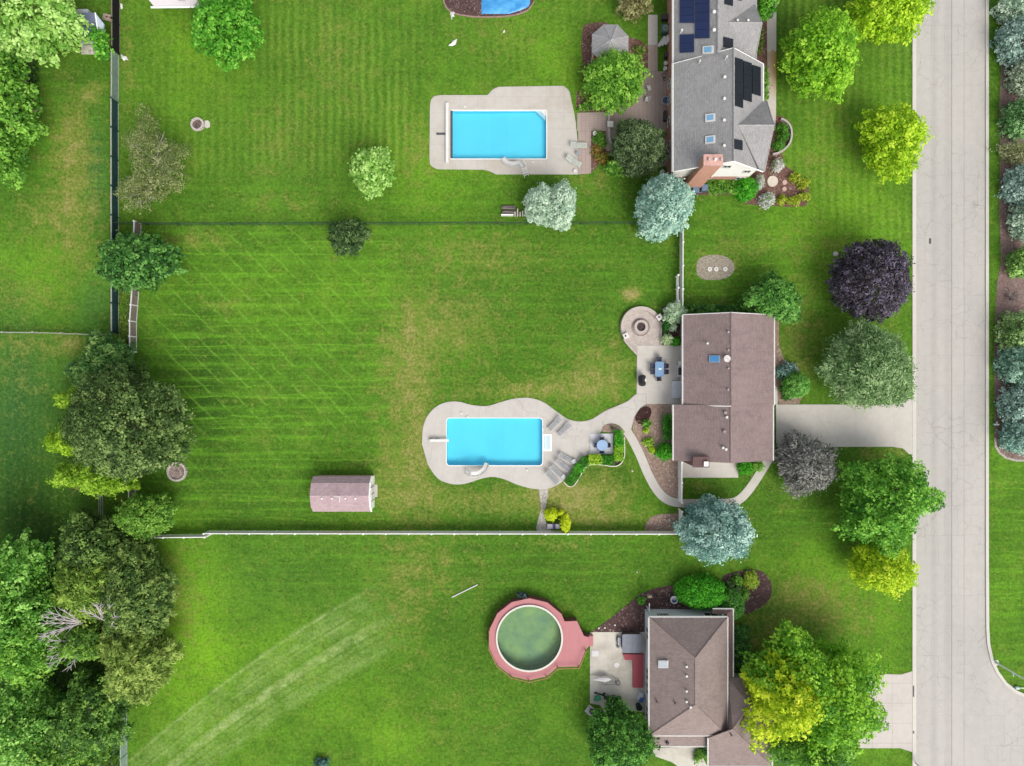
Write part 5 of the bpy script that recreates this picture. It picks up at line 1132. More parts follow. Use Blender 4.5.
# well covers, rocks, pole, bags
for i, x_ in enumerate((709.5, 716, 725)):
    q_ = P(x_, 269.2); r0 = thing('tank_cover', ['left round white tank cover in the oval dirt patch', 'middle round white tank cover in the oval dirt patch', 'right round white tank cover in the oval dirt patch'][i], 'cover', (q_.x, q_.y, .012), 0, 'tank covers in the dirt patch')
    obj('collar', MB().cyl(q_, .26, .24, .012, .12, 16), WHITE, r0); obj('bolt', MB().cyl(q_, .07, .07, .121, .17, 8), M('#a99a88', .7), r0)
a_, b_ = P(452, 597), P(477.5, 584.5); solo('pole', MB().tube([(a_.x, a_.y, .06), (b_.x, b_.y, .06)], .06, 8), WHITE, 'long white pole lying on the lawn above left of the round pool', 'pole')
def bag(px, py, pts, label, cat='paper scrap'):
    q_ = P(px, py); rr = random.Random(int(px)); mb = MB(); n_ = len(pts); vs = [(q_.x, q_.y, .2)] + [(q_.x+a, q_.y+b_, .03+rr.random()*.1) for a, b_ in pts] + [(q_.x+a, q_.y+b_, .0) for a, b_ in pts]
    mb.add(vs, [(0, 1+i, 1+(i+1) % n_) for i in range(n_)] + [(1+i, n_+1+i, n_+1+(i+1) % n_, 1+(i+1) % n_) for i in range(n_)]); solo('paper', mb, WHITE, label, cat)
bag(452.5, 16, [(-.25, .35), (.1, .5), (.25, .3), (.12, .1), (.25, -.05), (0, -.1), (-.08, -.5), (-.18, -.1)][::-1], 'white paper scrap on the grass at the lower left of the round mulch bed')
bag(453, 43, [(-.5, -.3), (-.15, -.1), (-.05, .2), (.45, .42), (.3, -.15), (-.1, -.35)][::-1], 'white paper scrap on the grass below the other one, above the upper pool')
bag(504, 31.5, [(-.1, -.15), (0, .15), (.12, .1), (.05, -.15)][::-1], 'tiny white scrap on the grass below the blue tarp')
bag(124, 58, [(-.35, .45), (0, .2), (.3, .15), (.5, -.25), (.15, -.2), (0, -.35), (-.2, -.05)][::-1], 'white scrap by the foot of the pale fence stretch')
bag(121.5, 6.5, [(-.1, .3), (.1, .25), (.15, -.2), (-.05, -.3)][::-1], 'small white scrap beside the black screen fence at the top')
bag(632, 471, [(-.12, .1), (.05, .12), (.15, -.05), (0, -.12)][::-1], 'small white scrap on the grass left of the winding walk')
bag(637, 572, [(-.08, .08), (.08, .08), (.08, -.08), (-.08, -.08)][::-1], 'tiny white scrap on the lawn above the mulch bed')
q_ = P(835, 254); solo('rock', MB().ball((q_.x, q_.y, .12), .3, 9, 6, .6, jit=.12, rnd=random.Random(4)), M('#e4e1da', .8, .1), 'white rock at the upper left of the dark purple tree', 'rock')
for i, (x_, y_, r_2, lb) in enumerate(((772.3, 181.3, .62, 'large round cream stone in the front garden bed'), (784.3, 182.6, .28, 'small pinkish round stone right of the large cream stone'), (784, 189.2, .26, 'small pinkish round stone below its twin in the front bed'))):
    q_ = P(x_, y_); solo('stepping_stone', MB().cyl(q_, r_2, r_2*.93, .02, .14, 18), M('#e8ddcb' if i == 0 else '#d6b8a9', .85, .08), lb, 'stepping stone')
# bins beside the chimney
for i, (x_, y_) in enumerate(((696, 189.3), (705, 187.3))):
    q_ = P(x_, y_, 1.0); r0 = thing('wheelie_bin', ['left blue-grey wheeled bin below the brick chimney', 'right blue-grey wheeled bin below the brick chimney'][i], 'bin', (q_.x, q_.y, .0), 0, 'wheeled bins below the chimney')
    obj('body', MB().box((q_.x, q_.y, .5), (.62, .6, .9), 0, 1.1), M('#59697a', .6), r0); obj('lid', MB().box((q_.x, q_.y, 1.0), (.75, .72, .1), 0, .85), M('#7288a0', .5, .05), r0); obj('handle', MB().tube([(q_.x-.3, q_.y+.4, .95), (q_.x+.3, q_.y+.4, .95)], .03, 5), DGREY, r0)
    for a in (-1, 1): obj('wheel', MB().tube([(q_.x+a*.34, q_.y+.3, .13), (q_.x+a*.4, q_.y+.3, .13)], .13, 10), BLACK, r0)
solo('bin_pad', MB().slab(px2([(690, 188), (709, 184.5), (710, 191.5), (691, 194)]), .0, .045), M('#cfccc6', .85), 'pale pad under the two wheeled bins', 'pad')
# condensers and boxes in the side strip of the top house
q_ = P(663.8, 31.5); ac = thing('air_conditioner', 'green-grey air conditioning unit beside the brick wall', 'air conditioner', (q_.x, q_.y, .02)); obj('cabinet', MB().bb(q_.x-.4, q_.x+.4, q_.y-.42, q_.y+.42, .02, .8), M('#5f7d70', .6), ac); obj('fan_grille', MB().ring((q_.x, q_.y), .1, .33, .801, .83, 16), M('#8fa89c', .5), ac)
for i, (x_, y_, lb) in enumerate(((664, 19.5, 'dark storage box above the air conditioning unit'), (665.2, 57.2, 'small dark box between the paved path and the brick wall'), (665, 117.5, 'dark rectangular cabinet below the round blue table by the wall'))):
    q_ = P(x_, y_); r0 = thing('storage_box', lb, 'box', (q_.x, q_.y, .03)); s_ = (.7, .5) if i == 0 else ((.3, .4) if i == 1 else (.45, 1.0)); obj('body', MB().box((q_.x, q_.y, .3), (*s_, .54)), M('#463c40', .7), r0); obj('lid', MB().box((q_.x, q_.y, .6), (s_[0]+.06, s_[1]+.06, .06)), M('#574d52', .6), r0)
q_ = P(664.5, 103); r0 = thing('round_table', 'small round dark blue table with a pale rim by the brick wall', 'table', (q_.x, q_.y, .045)); obj('table_top', MB().cyl(q_, .36, .36, .7, .73, 18), M('#4f5f8f', .2, .1, spec=.5), r0); obj('rim', MB().ring((q_.x, q_.y), .37, .5, .69, .72, 20), M('#b9aeb0', .6), r0); obj('leg', MB().cyl(q_, .05, .05, .045, .699, 8), BLACK, r0)
for i, (x_, y_, lb) in enumerate(((664.7, 65, 'white garden lantern by the wall at the top of the terrace'), (664.3, 70.3, 'white pot just below the garden lantern'), (594.3, 134.7, 'round white pot in the bed right of the patterned loungers'), (661.5, 172.8, 'square white planter between the dark round tree and the house corner'), (575, 171.8, 'white ball beside the tilted patterned lounger'))):
    q_ = P(x_, y_); r_3 = .2 if i != 3 else .27; mb = MB().cyl(q_, r_3*.8, r_3, .04, .45 if i != 4 else .2, 12 if i != 3 else 4).ring((q_.x, q_.y), r_3*.75, r_3*1.1, .451 if i != 4 else .21, .5 if i != 4 else .24, 12 if i != 3 else 4); solo('garden_pot', mb, WHITE, lb, 'garden pot')
q_ = P(663, 77.5); r0 = thing('wall_ornament', 'black iron plant stand against the brick wall', 'plant stand', (q_.x, q_.y, .045)); obj('stand', MB().ring((q_.x, q_.y), .2, .25, .5, .55, 12).ring((q_.x+.1, q_.y-.35), .12, .16, .3, .34, 10).tube([(q_.x, q_.y-.22, .045), (q_.x, q_.y-.22, .5)], .03, 5), BLACK, r0)
# swing seat by the chain link fence
q_ = P(508.5, 210.5); wp = thing('wood_stack', 'low grey woodpile with a white front board beside the upper spruce', 'woodpile', (q_.x, q_.y, 0)); lg = MB(); rr = random.Random(6)
for k in range(14): yy_ = q_.y-.45+rr.uniform(0, .95); x0_ = q_.x-.8+rr.uniform(0, .2); lg.tube([(x0_, yy_, .1+rr.uniform(0, .35)), (x0_+1.4, yy_+rr.uniform(-.05, .05), .1+rr.uniform(0, .3))], .09, 7)
obj('logs', lg, M('#857a78', .9, .25, 6, .3), wp); obj('front_board', MB().bb(q_.x-.8, q_.x+.55, q_.y-.64, q_.y-.52, 0, .55), TRIM, wp)
for k in range(5): obj('stake', MB().bb(q_.x+.65+.28*k, q_.x+.78+.28*k, q_.y-.68, q_.y-.2+rr.uniform(-.1, .3), 0, .45), M('#d9cfc6', .8, .1), wp)
# bench under the yellow shrubs
q_ = P(554, 525.4); gb_ = thing('garden_bench', 'white and dark blue garden bench under the bright yellow shrubs', 'bench', (q_.x, q_.y, .02)); obj('seat', MB().bb(q_.x-.75, q_.x-.16, q_.y-.28, q_.y+.24, .4, .45), M('#dad7e2', .6, .05), gb_); obj('seat', MB().bb(q_.x+.14, q_.x+.6, q_.y-.28, q_.y+.28, .4, .45), M('#dad7e2', .6, .05), gb_); obj('centre_table', MB().bb(q_.x-.159, q_.x+.139, q_.y-.34, q_.y+.2, .4, .52), M('#4a4a80', .5), gb_)
obj('backrest', MB().bb(q_.x-.75, q_.x+.6, q_.y+.3, q_.y+.36, .4, .85), M('#5a5560', .7), gb_)
for a in (-.7, .55):
    for b_ in (-.25, .22): obj('leg', MB().bb(q_.x+a-.03, q_.x+a+.03, q_.y+b_-.03, q_.y+b_+.03, .02, .399), DGREY, gb_)
# blue tarp in round mulch bed
tp = MB(); rr = random.Random(2); nx2, ny2 = 16, 14; ed = lambda y_: 532.5 - max(0, (y_-2))**1.55*1.0
vs = []
for j in range(ny2+1):
    for i in range(nx2+1):
        y_ = -34+48*j/ny2; xr_ = 530 if y_ < 5 else 530-(y_-5)**1.6*.62; x_ = 481.5+(xr_-481.5)*i/nx2; q_ = P(x_, y_); vs.append((q_.x, q_.y, .12+rr.uniform(0, .1) if 0 < i < nx2 and 0 < j < ny2 else .03))
tp.add(vs, [(j*(nx2+1)+i, (j+1)*(nx2+1)+i, (j+1)*(nx2+1)+i+1, j*(nx2+1)+i+1) for j in range(ny2) for i in range(nx2)])
solo('tarp', tp, M('#3fa0f0', .35, .15, .8, .05, 8, hex2='#6cc3fa'), 'bright blue tarp spread on the round mulch bed at the top edge', 'tarp', smooth=True)
# street furniture
LGT = M('#dfeae6', .5, .05, f=.8)
q_ = P(995.8, 662.5); lp = thing('street_lamp', 'pale street lamp post on the grass corner of the junction', 'street lamp', (q_.x, q_.y, 0))
obj('base', MB().cyl(q_, .2, .17, 0, .3, 14).cyl(q_, .17, .1, .301, .45, 14).ring((q_.x, q_.y), .2, .3, 0, .08, 16), M('#e6e8df', .6, f=.8), lp); obj('pole', MB().cyl(q_, .085, .06, .3, 7.2, 12), LGT, lp)
obj('street_plate', MB().bb(q_.x+.0, q_.x+.04, q_.y-.42, q_.y+.1, 2.45, 2.65), M('#dfe6e0', .5), lp); obj('arm', MB().tube([(q_.x, q_.y, 6.9), (q_.x+.9, q_.y+.1, 7.4), (q_.x+1.8, q_.y+.2, 7.45)], .05, 6), LGT, lp); obj('lamp_head', MB().box((q_.x+2.1, q_.y+.23, 7.4), (.8, .3, .14), .1, .8), M('#aab4b4', .5), lp)
q_ = P(1015.5, 687.2); sp_ = thing('marker_pole', 'low white-capped pole lying beside the kerb corner below the street lamp', 'pole', (q_.x, q_.y, .0)); obj('cap', MB().tube([(q_.x-.15, q_.y, .17), (q_.x+.22, q_.y-.01, .17)], .17, 10), M('#dff0f4', .4), sp_); obj('pole', MB().tube([(q_.x+.23, q_.y-.01, .15), (q_.x+2.4, q_.y-.06, .15)], .05, 6), LGT, sp_)
q_ = P(994, 424.2); hy = thing('fire_hydrant', 'small pale fire hydrant on the verge across the road', 'fire hydrant', (q_.x, q_.y, 0)); obj('barrel', MB().cyl(q_, .13, .11, 0, .6, 10).ball((q_.x, q_.y, .6), .12, 10, 5, .8, True), M('#cfe3e0', .5), hy)
for a in (0, 90, 180): obj('outlet', MB().tube([(q_.x, q_.y, .42), (q_.x+.3*math.cos(R(a)), q_.y+.3*math.sin(R(a)), .42)], .07, 8), M('#e3efec', .5), hy)
q_ = P(915.6, 763); mbx = thing('mailbox', 'white mailbox on a post at the bottom edge beside the road', 'mailbox', (q_.x, q_.y, 0)); obj('post', MB().bb(q_.x-.05, q_.x+.05, q_.y-.05, q_.y+.05, 0, 1.0), WHITE, mbx); obj('box', MB().tube([(q_.x-.25, q_.y, 1.1), (q_.x+.35, q_.y, 1.1)], .13, 10), M('#dfeaf0', .5), mbx); obj('flag', MB().bb(q_.x, q_.x+.03, q_.y+.14, q_.y+.16, 1.1, 1.35), M('#5b8fc0', .5), mbx)
q_ = P(930, 241); solo('drain_cover', MB().slab([(q_.x+a, q_.y+b_) for a, b_ in rrect(-.12, -.32, .12, .3, .08, 3)], .016, .03), M('#6d6762', .8, .3), 'tiny dark iron cover in the upper part of the road', 'drain cover')
for i, (yy_, lb) in enumerate(((691, 'upper dark mark drain in the kerb by the lower driveway'), (732, 'lower dark drain in the kerb by the lower driveway'))):
    q_ = P(913.5, yy_); solo('kerb_drain', MB().bb(q_.x-.1, q_.x+.05, q_.y-(.6 if i == 0 else .15), q_.y+(.6 if i == 0 else .15), .05, .065), M('#6f6764', .8), lb, 'drain')
q_ = P(97.5, 0); a_ = P(108.8, 18.5); solo('scrap_pile', MB().box((a_.x, a_.y, .2), (1.1, .7, .1), R(-15)).box((a_.x-.1, a_.y+.05, .3), (.9, .15, .06), R(20)).box((a_.x+.1, a_.y-.1, .3), (.8, .12, .06), R(-40)).bb(a_.x-.3, a_.x+.3, a_.y-.2, a_.y+.2, 0, .149), M('#c9b3a3', .8, .3, 6, .3), 'low wooden pallet with boards between the slate shed and the black screen', 'pallet')
# ---------------------------------------------------------------- vegetation
def leaves_mesh(name, pos, nrm, size, tint, elong=1.0, axis=None, m=None, rng=None):
    """many small rhombic leaf faces in one mesh; tint is each leaf's own colour"""
    n = len(pos); nrm = nrm/np.maximum(np.linalg.norm(nrm, axis=1, keepdims=True), 1e-6)
    ref = rng.normal(size=(n, 3)) if axis is None else axis + rng.normal(size=(n, 3))*0.25
    a = ref - (ref*nrm).sum(1, keepdims=True)*nrm; a /= np.maximum(np.linalg.norm(a, axis=1, keepdims=True), 1e-6)
    b = np.cross(nrm, a); s = size[:, None]
    v = np.stack([pos - a*s*elong, pos - b*s*0.62 + a*s*.1, pos + a*s*elong, pos + b*s*0.62 + a*s*.1], 1).reshape(-1, 3)
    me = bpy.data.meshes.new(name)
    me.vertices.add(4*n); me.vertices.foreach_set('co', v.astype(np.float32).ravel())
    me.loops.add(4*n); me.loops.foreach_set('vertex_index', np.arange(4*n, dtype=np.int32))
    me.polygons.add(n); me.polygons.foreach_set('loop_start', np.arange(0, 4*n, 4, dtype=np.int32)); me.polygons.foreach_set('loop_total', np.full(n, 4, dtype=np.int32))
    at = me.attributes.new('tint', 'FLOAT', 'FACE'); at.data.foreach_set('value', np.clip(tint, 0, 1).astype(np.float32))
    me.update(calc_edges=True); me.materials.append(m); return me
def crown_mesh(rx, ry, z0, z1, seed, m, cr=0.55, leaf=0.13, dens=1.0, prof='round', lob=0.10, gap=0.0, elong=1.0, inner=0.3, wisp=False, tspread=0.28, flat=0.75):
    leaf *= .82; rng = np.random.default_rng(seed); hgt = z1-z0; ph = rng.uniform(0, 6.28, 6)
    area = math.pi*rx*ry*(1.0 + hgt/(rx+ry)); nc = int(area/(cr*cr*1.15))+3
    C = []; tries = 0
    def rad(th): return 1 - lob + lob*(0.9*math.sin(2*th+ph[0]) + 0.8*math.sin(3*th+ph[1]) + 0.7*math.sin(5*th+ph[2]) + .6*math.sin(8*th+ph[3]))
    while len(C) < nc and tries < nc*25:
        tries += 1; th = rng.uniform(0, 2*math.pi); rho = math.sqrt(rng.uniform(0, 1.0)); R_ = rad(th)*(rng.uniform(.9, 1.02+1.4*lob) if rho > .7 else 1.0)
        if prof == 'cone': zt = z0 + hgt*(1-rho)**0.85
        elif prof == 'box': zt = z1
        elif prof == 'flat': zt = z0 + hgt*(1-rho**4)**.5
        else: zt = z0 + hgt*math.sqrt(max(0, 1-rho*rho*.96))
        low = rng.uniform() < 0.25 and prof != 'cone'
        if low: rho = math.sqrt(rng.uniform(.55, 1)); zt = z0 + hgt*rng.uniform(.05, .45)
        c = np.array([rho*R_*max(rx-cr*.8, .1)*math.cos(th), rho*R_*max(ry-cr*.8, .1)*math.sin(th), zt - cr*.6 + rng.normal()*cr*.5])
        if prof == 'box': c = np.array([rng.uniform(-1, 1)*max(rx-cr*.5, .05), rng.uniform(-1, 1)*max(ry-cr*.5, .05), z1-cr*.5-(rng.uniform(0, hgt*.6) if low else 0)])
        if gap and math.sin(c[0]*1.1+ph[4])*math.sin(c[1]*1.2+ph[5]) > 1-gap and rng.uniform() < .85: continue
        if any((c-d)@(c-d) < (cr*1.05)**2 for d in C[-400:]): continue
        C.append(c)
    C = np.array(C); k = len(C); lp = max(6, int(dens*cr*cr*2.2/(leaf*leaf)))
    crs = cr*rng.uniform(.7, 1.3, k); ct = np.clip(rng.normal(.5, tspread, k) , 0, 1)
    idx = np.repeat(np.arange(k), lp); n = len(idx)
    d = rng.normal(size=(n, 3)); d[:, 2] = np.where(rng.uniform(size=n) < .8, np.abs(d[:, 2]), d[:, 2]); 
    outw = C[idx]*[1, 1, 0]/max(rx, ry); d = d + outw*.7; d /= np.linalg.norm(d, axis=1, keepdims=True)
    rr_ = rng.uniform(.35, 1.0, n)**.5*rng.choice([1.0, 1.3, 1.6], n, p=[.84, .12, .04])
    pos = C[idx] + d*(crs[idx]*rr_)[:, None]*[1, 1, flat]
    if prof != 'box':
        ou = C[idx]*[1, 1, 0]; ou = ou/np.maximum(np.linalg.norm(ou, axis=1, keepdims=True), .3); dl = pos - C[idx]; pr_ = (dl*ou).sum(1, keepdims=True); pos = C[idx] + dl*.9 + ou*pr_*.45
    if wisp:     # thin drooping strands
        pos[:, :2] += d[:, :2]*(rng.uniform(0, 1, n)**3*.5)[:, None]; 
    nr = d*.85 + [0, 0, .65] + rng.normal(size=(n, 3))*.45
    tint = ct[idx] + rng.normal(0, .2, n) + (pos[:, 2]-C[idx][:, 2])*0.0
    size = leaf*1.15*rng.uniform(.65, 1.3, n)
    ni = int(n*inner)       # foliage deeper in the crown
    th = rng.uniform(0, 6.283, ni); rh = np.sqrt(rng.uniform(0, .8, ni)); zz_ = z0 + hgt*rng.uniform(.0, .62, ni)*np.sqrt(np.clip(1-rh*rh, .05, 1)) if prof != 'cone' else z0 + hgt*rng.uniform(0, .8, ni)*(1-rh)
    pi_ = np.stack([rh*np.cos(th)*rx*.9, rh*np.sin(th)*ry*.9, zz_], 1)
    pos = np.concatenate([pos, pi_]); nr = np.concatenate([nr, rng.normal(size=(ni, 3))+[0, 0, .8]]); size = np.concatenate([size, leaf*rng.uniform(.9, 1.5, ni)]); tint = np.concatenate([tint, np.clip(rng.normal(.45, .15, ni), 0, 1)])
    ax = None
    if elong > 1.2: ax = np.concatenate([d*[1, 1, .3], rng.normal(size=(ni, 3))])
    return leaves_mesh('crown', pos, nr, size, tint, elong, ax, m, rng)
def addmesh(name, me, parent): o = bpy.data.objects.new(name, me); COL.objects.link(o); o.parent = parent; return o
def limbs(h, r, seed, n=6, spread=1.0, tr=.16):
    rr = random.Random(seed); mb = MB(); mb.tube([(0, 0, -.02), (0, 0, h*.25), (rr.uniform(-.1, .1), rr.uniform(-.1, .1), h*.55), (rr.uniform(-.2, .2), rr.uniform(-.2, .2), h*.85)], [tr*1.3, tr, tr*.7, tr*.25], 7)
    for i in range(n):
        a = 6.283*i/n + rr.uniform(-.4, .4); z = h*rr.uniform(.22, .5); L = r*rr.uniform(.55, .8)*spread
        p0 = Vector((0, 0, z)); p2 = Vector((math.cos(a)*L, math.sin(a)*L, z+h*rr.uniform(.15, .3))); p1 = (p0+p2)/2 + Vector((0, 0, h*.03))
        mb.tube([p0, p1, p2], [tr*.5, tr*.35, tr*.1], 5)
        for k in (-1, 1):
            q_ = p1 + Vector((math.cos(a+k*.6), math.sin(a+k*.6), .5))*L*.4; mb.tube([p1, q_], [tr*.25, tr*.07], 4)
    return mb
_ts = [100]
def tree(name, label, cat, px, py, rpx, rpy, h, m, style='round', cr=.55, leaf=.13, dens=1.0, lob=.10, gap=0.0, base=.28, zc=.47, group=None, elong=1.0, inner=.3, tr=.16, bark=BARK, wisp=False, tspread=.28, n=6, seed=None, prof=None, flat=.75, rz=0):
    _ts[0] += 7; sd_ = seed or _ts[0]; z = h*zc; p = P(px, py, z); k = S*(H-z)/H
    t_ = thing(name, label, cat, (p.x, p.y, 0), R(rz), group)
    rx, ry = rpx*k, rpy*k
    me = crown_mesh(rx, ry, h*base, h, sd_, m, cr, leaf, dens, prof or ('cone' if style == 'spruce' else 'round'), lob, gap, elong, inner, wisp, tspread, flat)
    addmesh('crown', me, t_)
    if style == 'spruce': obj('trunk', MB().tube([(0, 0, 0), (0, 0, h*.5), (0, 0, h*.93)], [tr, tr*.7, tr*.15], 7), bark, t_, local=True)
    else: obj('trunk', limbs(h, max(rx, ry), sd_, n, 1.0, tr), bark, t_, local=True)
    return t_
LIME = leafmat('lime_leaves', '#5c961c', '#8ac428', '#b8e44c'); BRIGHT = leafmat('bright_leaves', '#3d7f1f', '#5faa2c', '#93d150'); PALEG = leafmat('pale_green_leaves', '#6aa03a', '#9cc95c', '#c9ea90')
YLIM = leafmat('yellow_green_leaves', '#7aaa16', '#aad222', '#d4ee46'); MED = leafmat('medium_leaves', '#447a24', '#689f34', '#a0d458'); DARKG = leafmat('dark_leaves', '#2c4a2c', '#4b6e3f', '#7d9c62')
DEEP = leafmat('deep_green_leaves', '#2a5424', '#488034', '#80b658'); OLIVE = leafmat('olive_leaves', '#36482a', '#526a40', '#7f9664'); BLUE = leafmat('blue_needles', '#6d8f82', '#90ae9f', '#bcd4c5', .1)
BLUE2 = leafmat('grey_green_needles', '#84a088', '#a4bea2', '#c9dcc2', .1); TEAL = leafmat('teal_needles', '#4f786e', '#7ba396', '#b2d2c4', .1); PURP = leafmat('purple_leaves', '#2b252c', '#403944', '#6e6678', .15)
GREYL = leafmat('grey_sparse_leaves', '#64783c', '#828f54', '#a8ae78'); WILL = leafmat('willow_leaves', '#567a46', '#7fa265', '#adc78f'); SMOKE = leafmat('smoke_leaves', '#4e5147', '#70716a', '#9c9994', .15)
HEDGE = leafmat('hedge_leaves', '#338018', '#4caa20', '#74cf38'); YEL = leafmat('golden_leaves', '#a8bd10', '#cde01c', '#e8f244'); VARI = leafmat('variegated_leaves', '#8aae7a', '#bcd8ae', '#e6f2dc'); WFL = leafmat('white_blossom', '#7fae5a', '#e9e9e0', '#ffffff', f=.75)
MIXG = leafmat('mixed_leaves', '#4a6b2e', '#7a9c3c', '#b3c860'); BROWNG = leafmat('brownish_leaves', '#6b6840', '#8f8f5a', '#b5b380'); RUST = leafmat('rust_flower_leaves', '#5e7a2a', '#8e8a3a', '#c98a4a')

T = tree
# upper left
T('broadleaf_tree', 'huge pale yellow-green tree filling the top left corner', 'tree', 26, 4, 52, 54, 9, PALEG, cr=.7, leaf=.2, lob=.12, tr=.25)
T('broadleaf_tree', 'dark green tree below the pale tree at the left edge', 'tree', 2, 114, 38, 56, 8, MED, cr=.65, leaf=.19, lob=.18, gap=.15, tr=.22)
T('broadleaf_tree', 'vivid green small tree between the slate shed and the black screen', 'tree', 102.5, 43, 8.5, 15, 3.5, BRIGHT, cr=.3, leaf=.15, tr=.1, lob=.2)
T('broadleaf_tree', 'bright green tree at the top edge beside the pale outbuilding', 'tree', 226, 22, 35, 42, 7, BRIGHT, cr=.5, leaf=.17, lob=.14, tr=.18)
tg = T('sparse_tree', 'thin greyish sparse-leaved tree right of the teal screen fence', 'tree', 156, 160, 30, 36, 6, GREYL, cr=.45, leaf=.09, dens=.42, lob=.22, gap=.3, inner=.15, bark=GREYBARK, n=10)
T('sparse_tree', 'smaller grey sparse-leaved tree just above the chain link fence corner', 'tree', 142, 192, 24, 16, 5, GREYL, cr=.4, leaf=.09, dens=.35, lob=.2, gap=.2, inner=.15, bark=GREYBARK, n=8)
T('broadleaf_tree', 'round deep green tree over the corner where the fences meet', 'tree', 138, 261, 39, 30, 6, DEEP, cr=.42, leaf=.18, lob=.08, tr=.18)
T('broadleaf_tree', 'small dark blue-green tree on the chain link fence', 'tree', 348, 236, 19, 19, 4, leafmat('dusky_leaves', '#2a4422', '#456634', '#7c985c'), cr=.32, leaf=.13, lob=.09, tr=.1)
T('broadleaf_tree', 'small pale green round tree alone on the upper lawn', 'tree', 372, 171, 23, 23, 4.5, PALEG, cr=.36, leaf=.15, lob=.07, tr=.1)
# upper right garden
T('broadleaf_tree', 'round fresh green tree below the octagonal gazebo', 'tree', 615, 81, 32, 28, 6, leafmat('fresh_leaves', '#4d8422', '#74ac34', '#a5d456'), cr=.42, leaf=.14, lob=.06, tr=.15)
T('broadleaf_tree', 'round dark olive tree between the paved terrace and the large grey-roofed house', 'tree', 638, 148, 28, 28, 6, OLIVE, cr=.35, leaf=.11, lob=.05, tr=.15)
T('shrub', 'bright green shrub rim below the round dark olive tree', 'shrub', 627, 166, 22, 9, 2.5, MED, cr=.35, leaf=.13, prof='flat', base=0, zc=.5, tr=.06)
T('blue_spruce', 'left half of the paired grey-green spruces on the chain link fence', 'tree', 541, 204, 17, 19, 5.5, BLUE2, 'spruce', cr=.3, leaf=.10, lob=.07, base=.08, zc=.4, dens=.9, prof='round', inner=.2)
T('blue_spruce', 'right half of the paired grey-green spruces on the chain link fence', 'tree', 560, 206, 17, 22, 6, BLUE2, 'spruce', cr=.3, leaf=.10, lob=.07, base=.08, zc=.4, dens=.9, prof='round', inner=.2)
T('blue_spruce', 'large pale blue spruce where the white fence meets the chain link fence', 'tree', 664, 207, 29, 31, 8, leafmat('pale_blue_needles', '#6b9486', '#93b7a4', '#bcd9c4', .1), 'spruce', cr=.33, leaf=.11, lob=.06, base=.08, zc=.4, prof='round', inner=.2)
T('broadleaf_tree', 'brownish small tree at the top edge left of the concrete path', 'tree', 633, 4, 16, 13, 4, BROWNG, cr=.35, leaf=.12, lob=.12, tr=.1)
T('broadleaf_tree', 'green tree at the top edge between the solar roof and the pale path', 'tree', 765, 2, 12, 16, 3.5, BRIGHT, cr=.35, leaf=.12, lob=.12, tr=.1)
T('broadleaf_tree', 'lime green round tree on the front lawn beside the pale path', 'tree', 820, 55, 38, 39, 8, LIME, cr=.5, leaf=.17, lob=.09, tr=.2)
T('broadleaf_tree', 'lime yellow tree at the top edge overhanging the road', 'tree', 888, 8, 37, 37, 8, YLIM, cr=.5, leaf=.17, lob=.1, tr=.2)
T('broadleaf_tree', 'yellow-green tree touching the road edge in the upper front lawn', 'tree', 892, 141, 31, 34, 7, YLIM, cr=.48, leaf=.17, lob=.14, tr=.18)
T('purple_tree', 'dark purple-leaved round tree by the road', 'tree', 871, 280, 40, 40, 7, PURP, cr=.42, leaf=.13, lob=.04, tr=.2)
T('willow_tree', 'grey-green feathery tree overhanging the wide driveway', 'tree', 867, 367, 41, 42, 8, WILL, cr=.45, leaf=.10, dens=.6, lob=.08, elong=1.9, wisp=True, tr=.2)
T('broadleaf_tree', 'leafy green tree at the upper right corner of the brown-roofed house', 'tree', 773, 300, 27, 25, 5, leafmat('corner_leaves', '#3a6c26', '#5e9a3c', '#92ca64'), cr=.35, leaf=.14, elong=1.4, lob=.12, tr=.12)
T('clipped_tree', 'round green clipped tree between the brown-roofed house and the feathery tree', 'tree', 796, 385, 13, 13.5, 3, leafmat('clipped_leaves', '#4a8a2c', '#6bab42', '#98cf6c'), cr=.22, leaf=.08, lob=.03, tr=.08)
T('shrub', 'dusky blue-green shrub behind the round clipped tree', 'shrub', 787, 371, 12, 9, 1.2, TEAL, cr=.25, leaf=.09, prof='flat', base=0, zc=.5, dens=.5, tr=.04)
T('smoke_tree', 'grey-purple wispy tree at the lower edge of the wide driveway', 'tree', 805, 464, 30, 27, 5, SMOKE, cr=.36, leaf=.10, dens=.6, lob=.1, elong=2.0, wisp=True, bark=GREYBARK, tr=.12, n=10)
T('broadleaf_tree', 'big green tree overhanging the road below the driveway', 'tree', 883, 500, 49, 42, 9, leafmat('road_tree_leaves', '#3c7820', '#68a830', '#a0d858'), cr=.6, leaf=.19, lob=.17, gap=.1, tr=.25)
T('broadleaf_tree', 'lime yellow tree tucked below the big green roadside tree', 'tree', 882, 566, 31, 26, 6.5, leafmat('yellow_road_leaves', '#8cb416', '#b8d822', '#e0f042'), cr=.45, leaf=.15, lob=.09, tr=.18)
T('blue_spruce', 'large vivid blue spruce at the end of the long white fence', 'tree', 715, 531, 34, 32.5, 8, TEAL, 'spruce', cr=.55, leaf=.13, lob=.07, base=.06, zc=.4, prof='round', inner=.2, tspread=.3)
T('maple_tree', 'huge green maple hiding the right side of the taupe-roofed house', 'tree', 819, 690, 62, 58, 10, leafmat('maple_leaves', '#4e8c1e', '#82bc2c', '#b8e650'), cr=.65, leaf=.19, lob=.17, gap=.16, tr=.3, n=9)
T('maple_tree', 'yellow-leaved part tree in front of the huge green maple', 'tree', 783, 693, 43, 36, 10.5, leafmat('yellow_maple_leaves', '#92b416', '#c6de24', '#ecf54a'), cr=.55, leaf=.18, lob=.2, gap=.12, tr=.2)
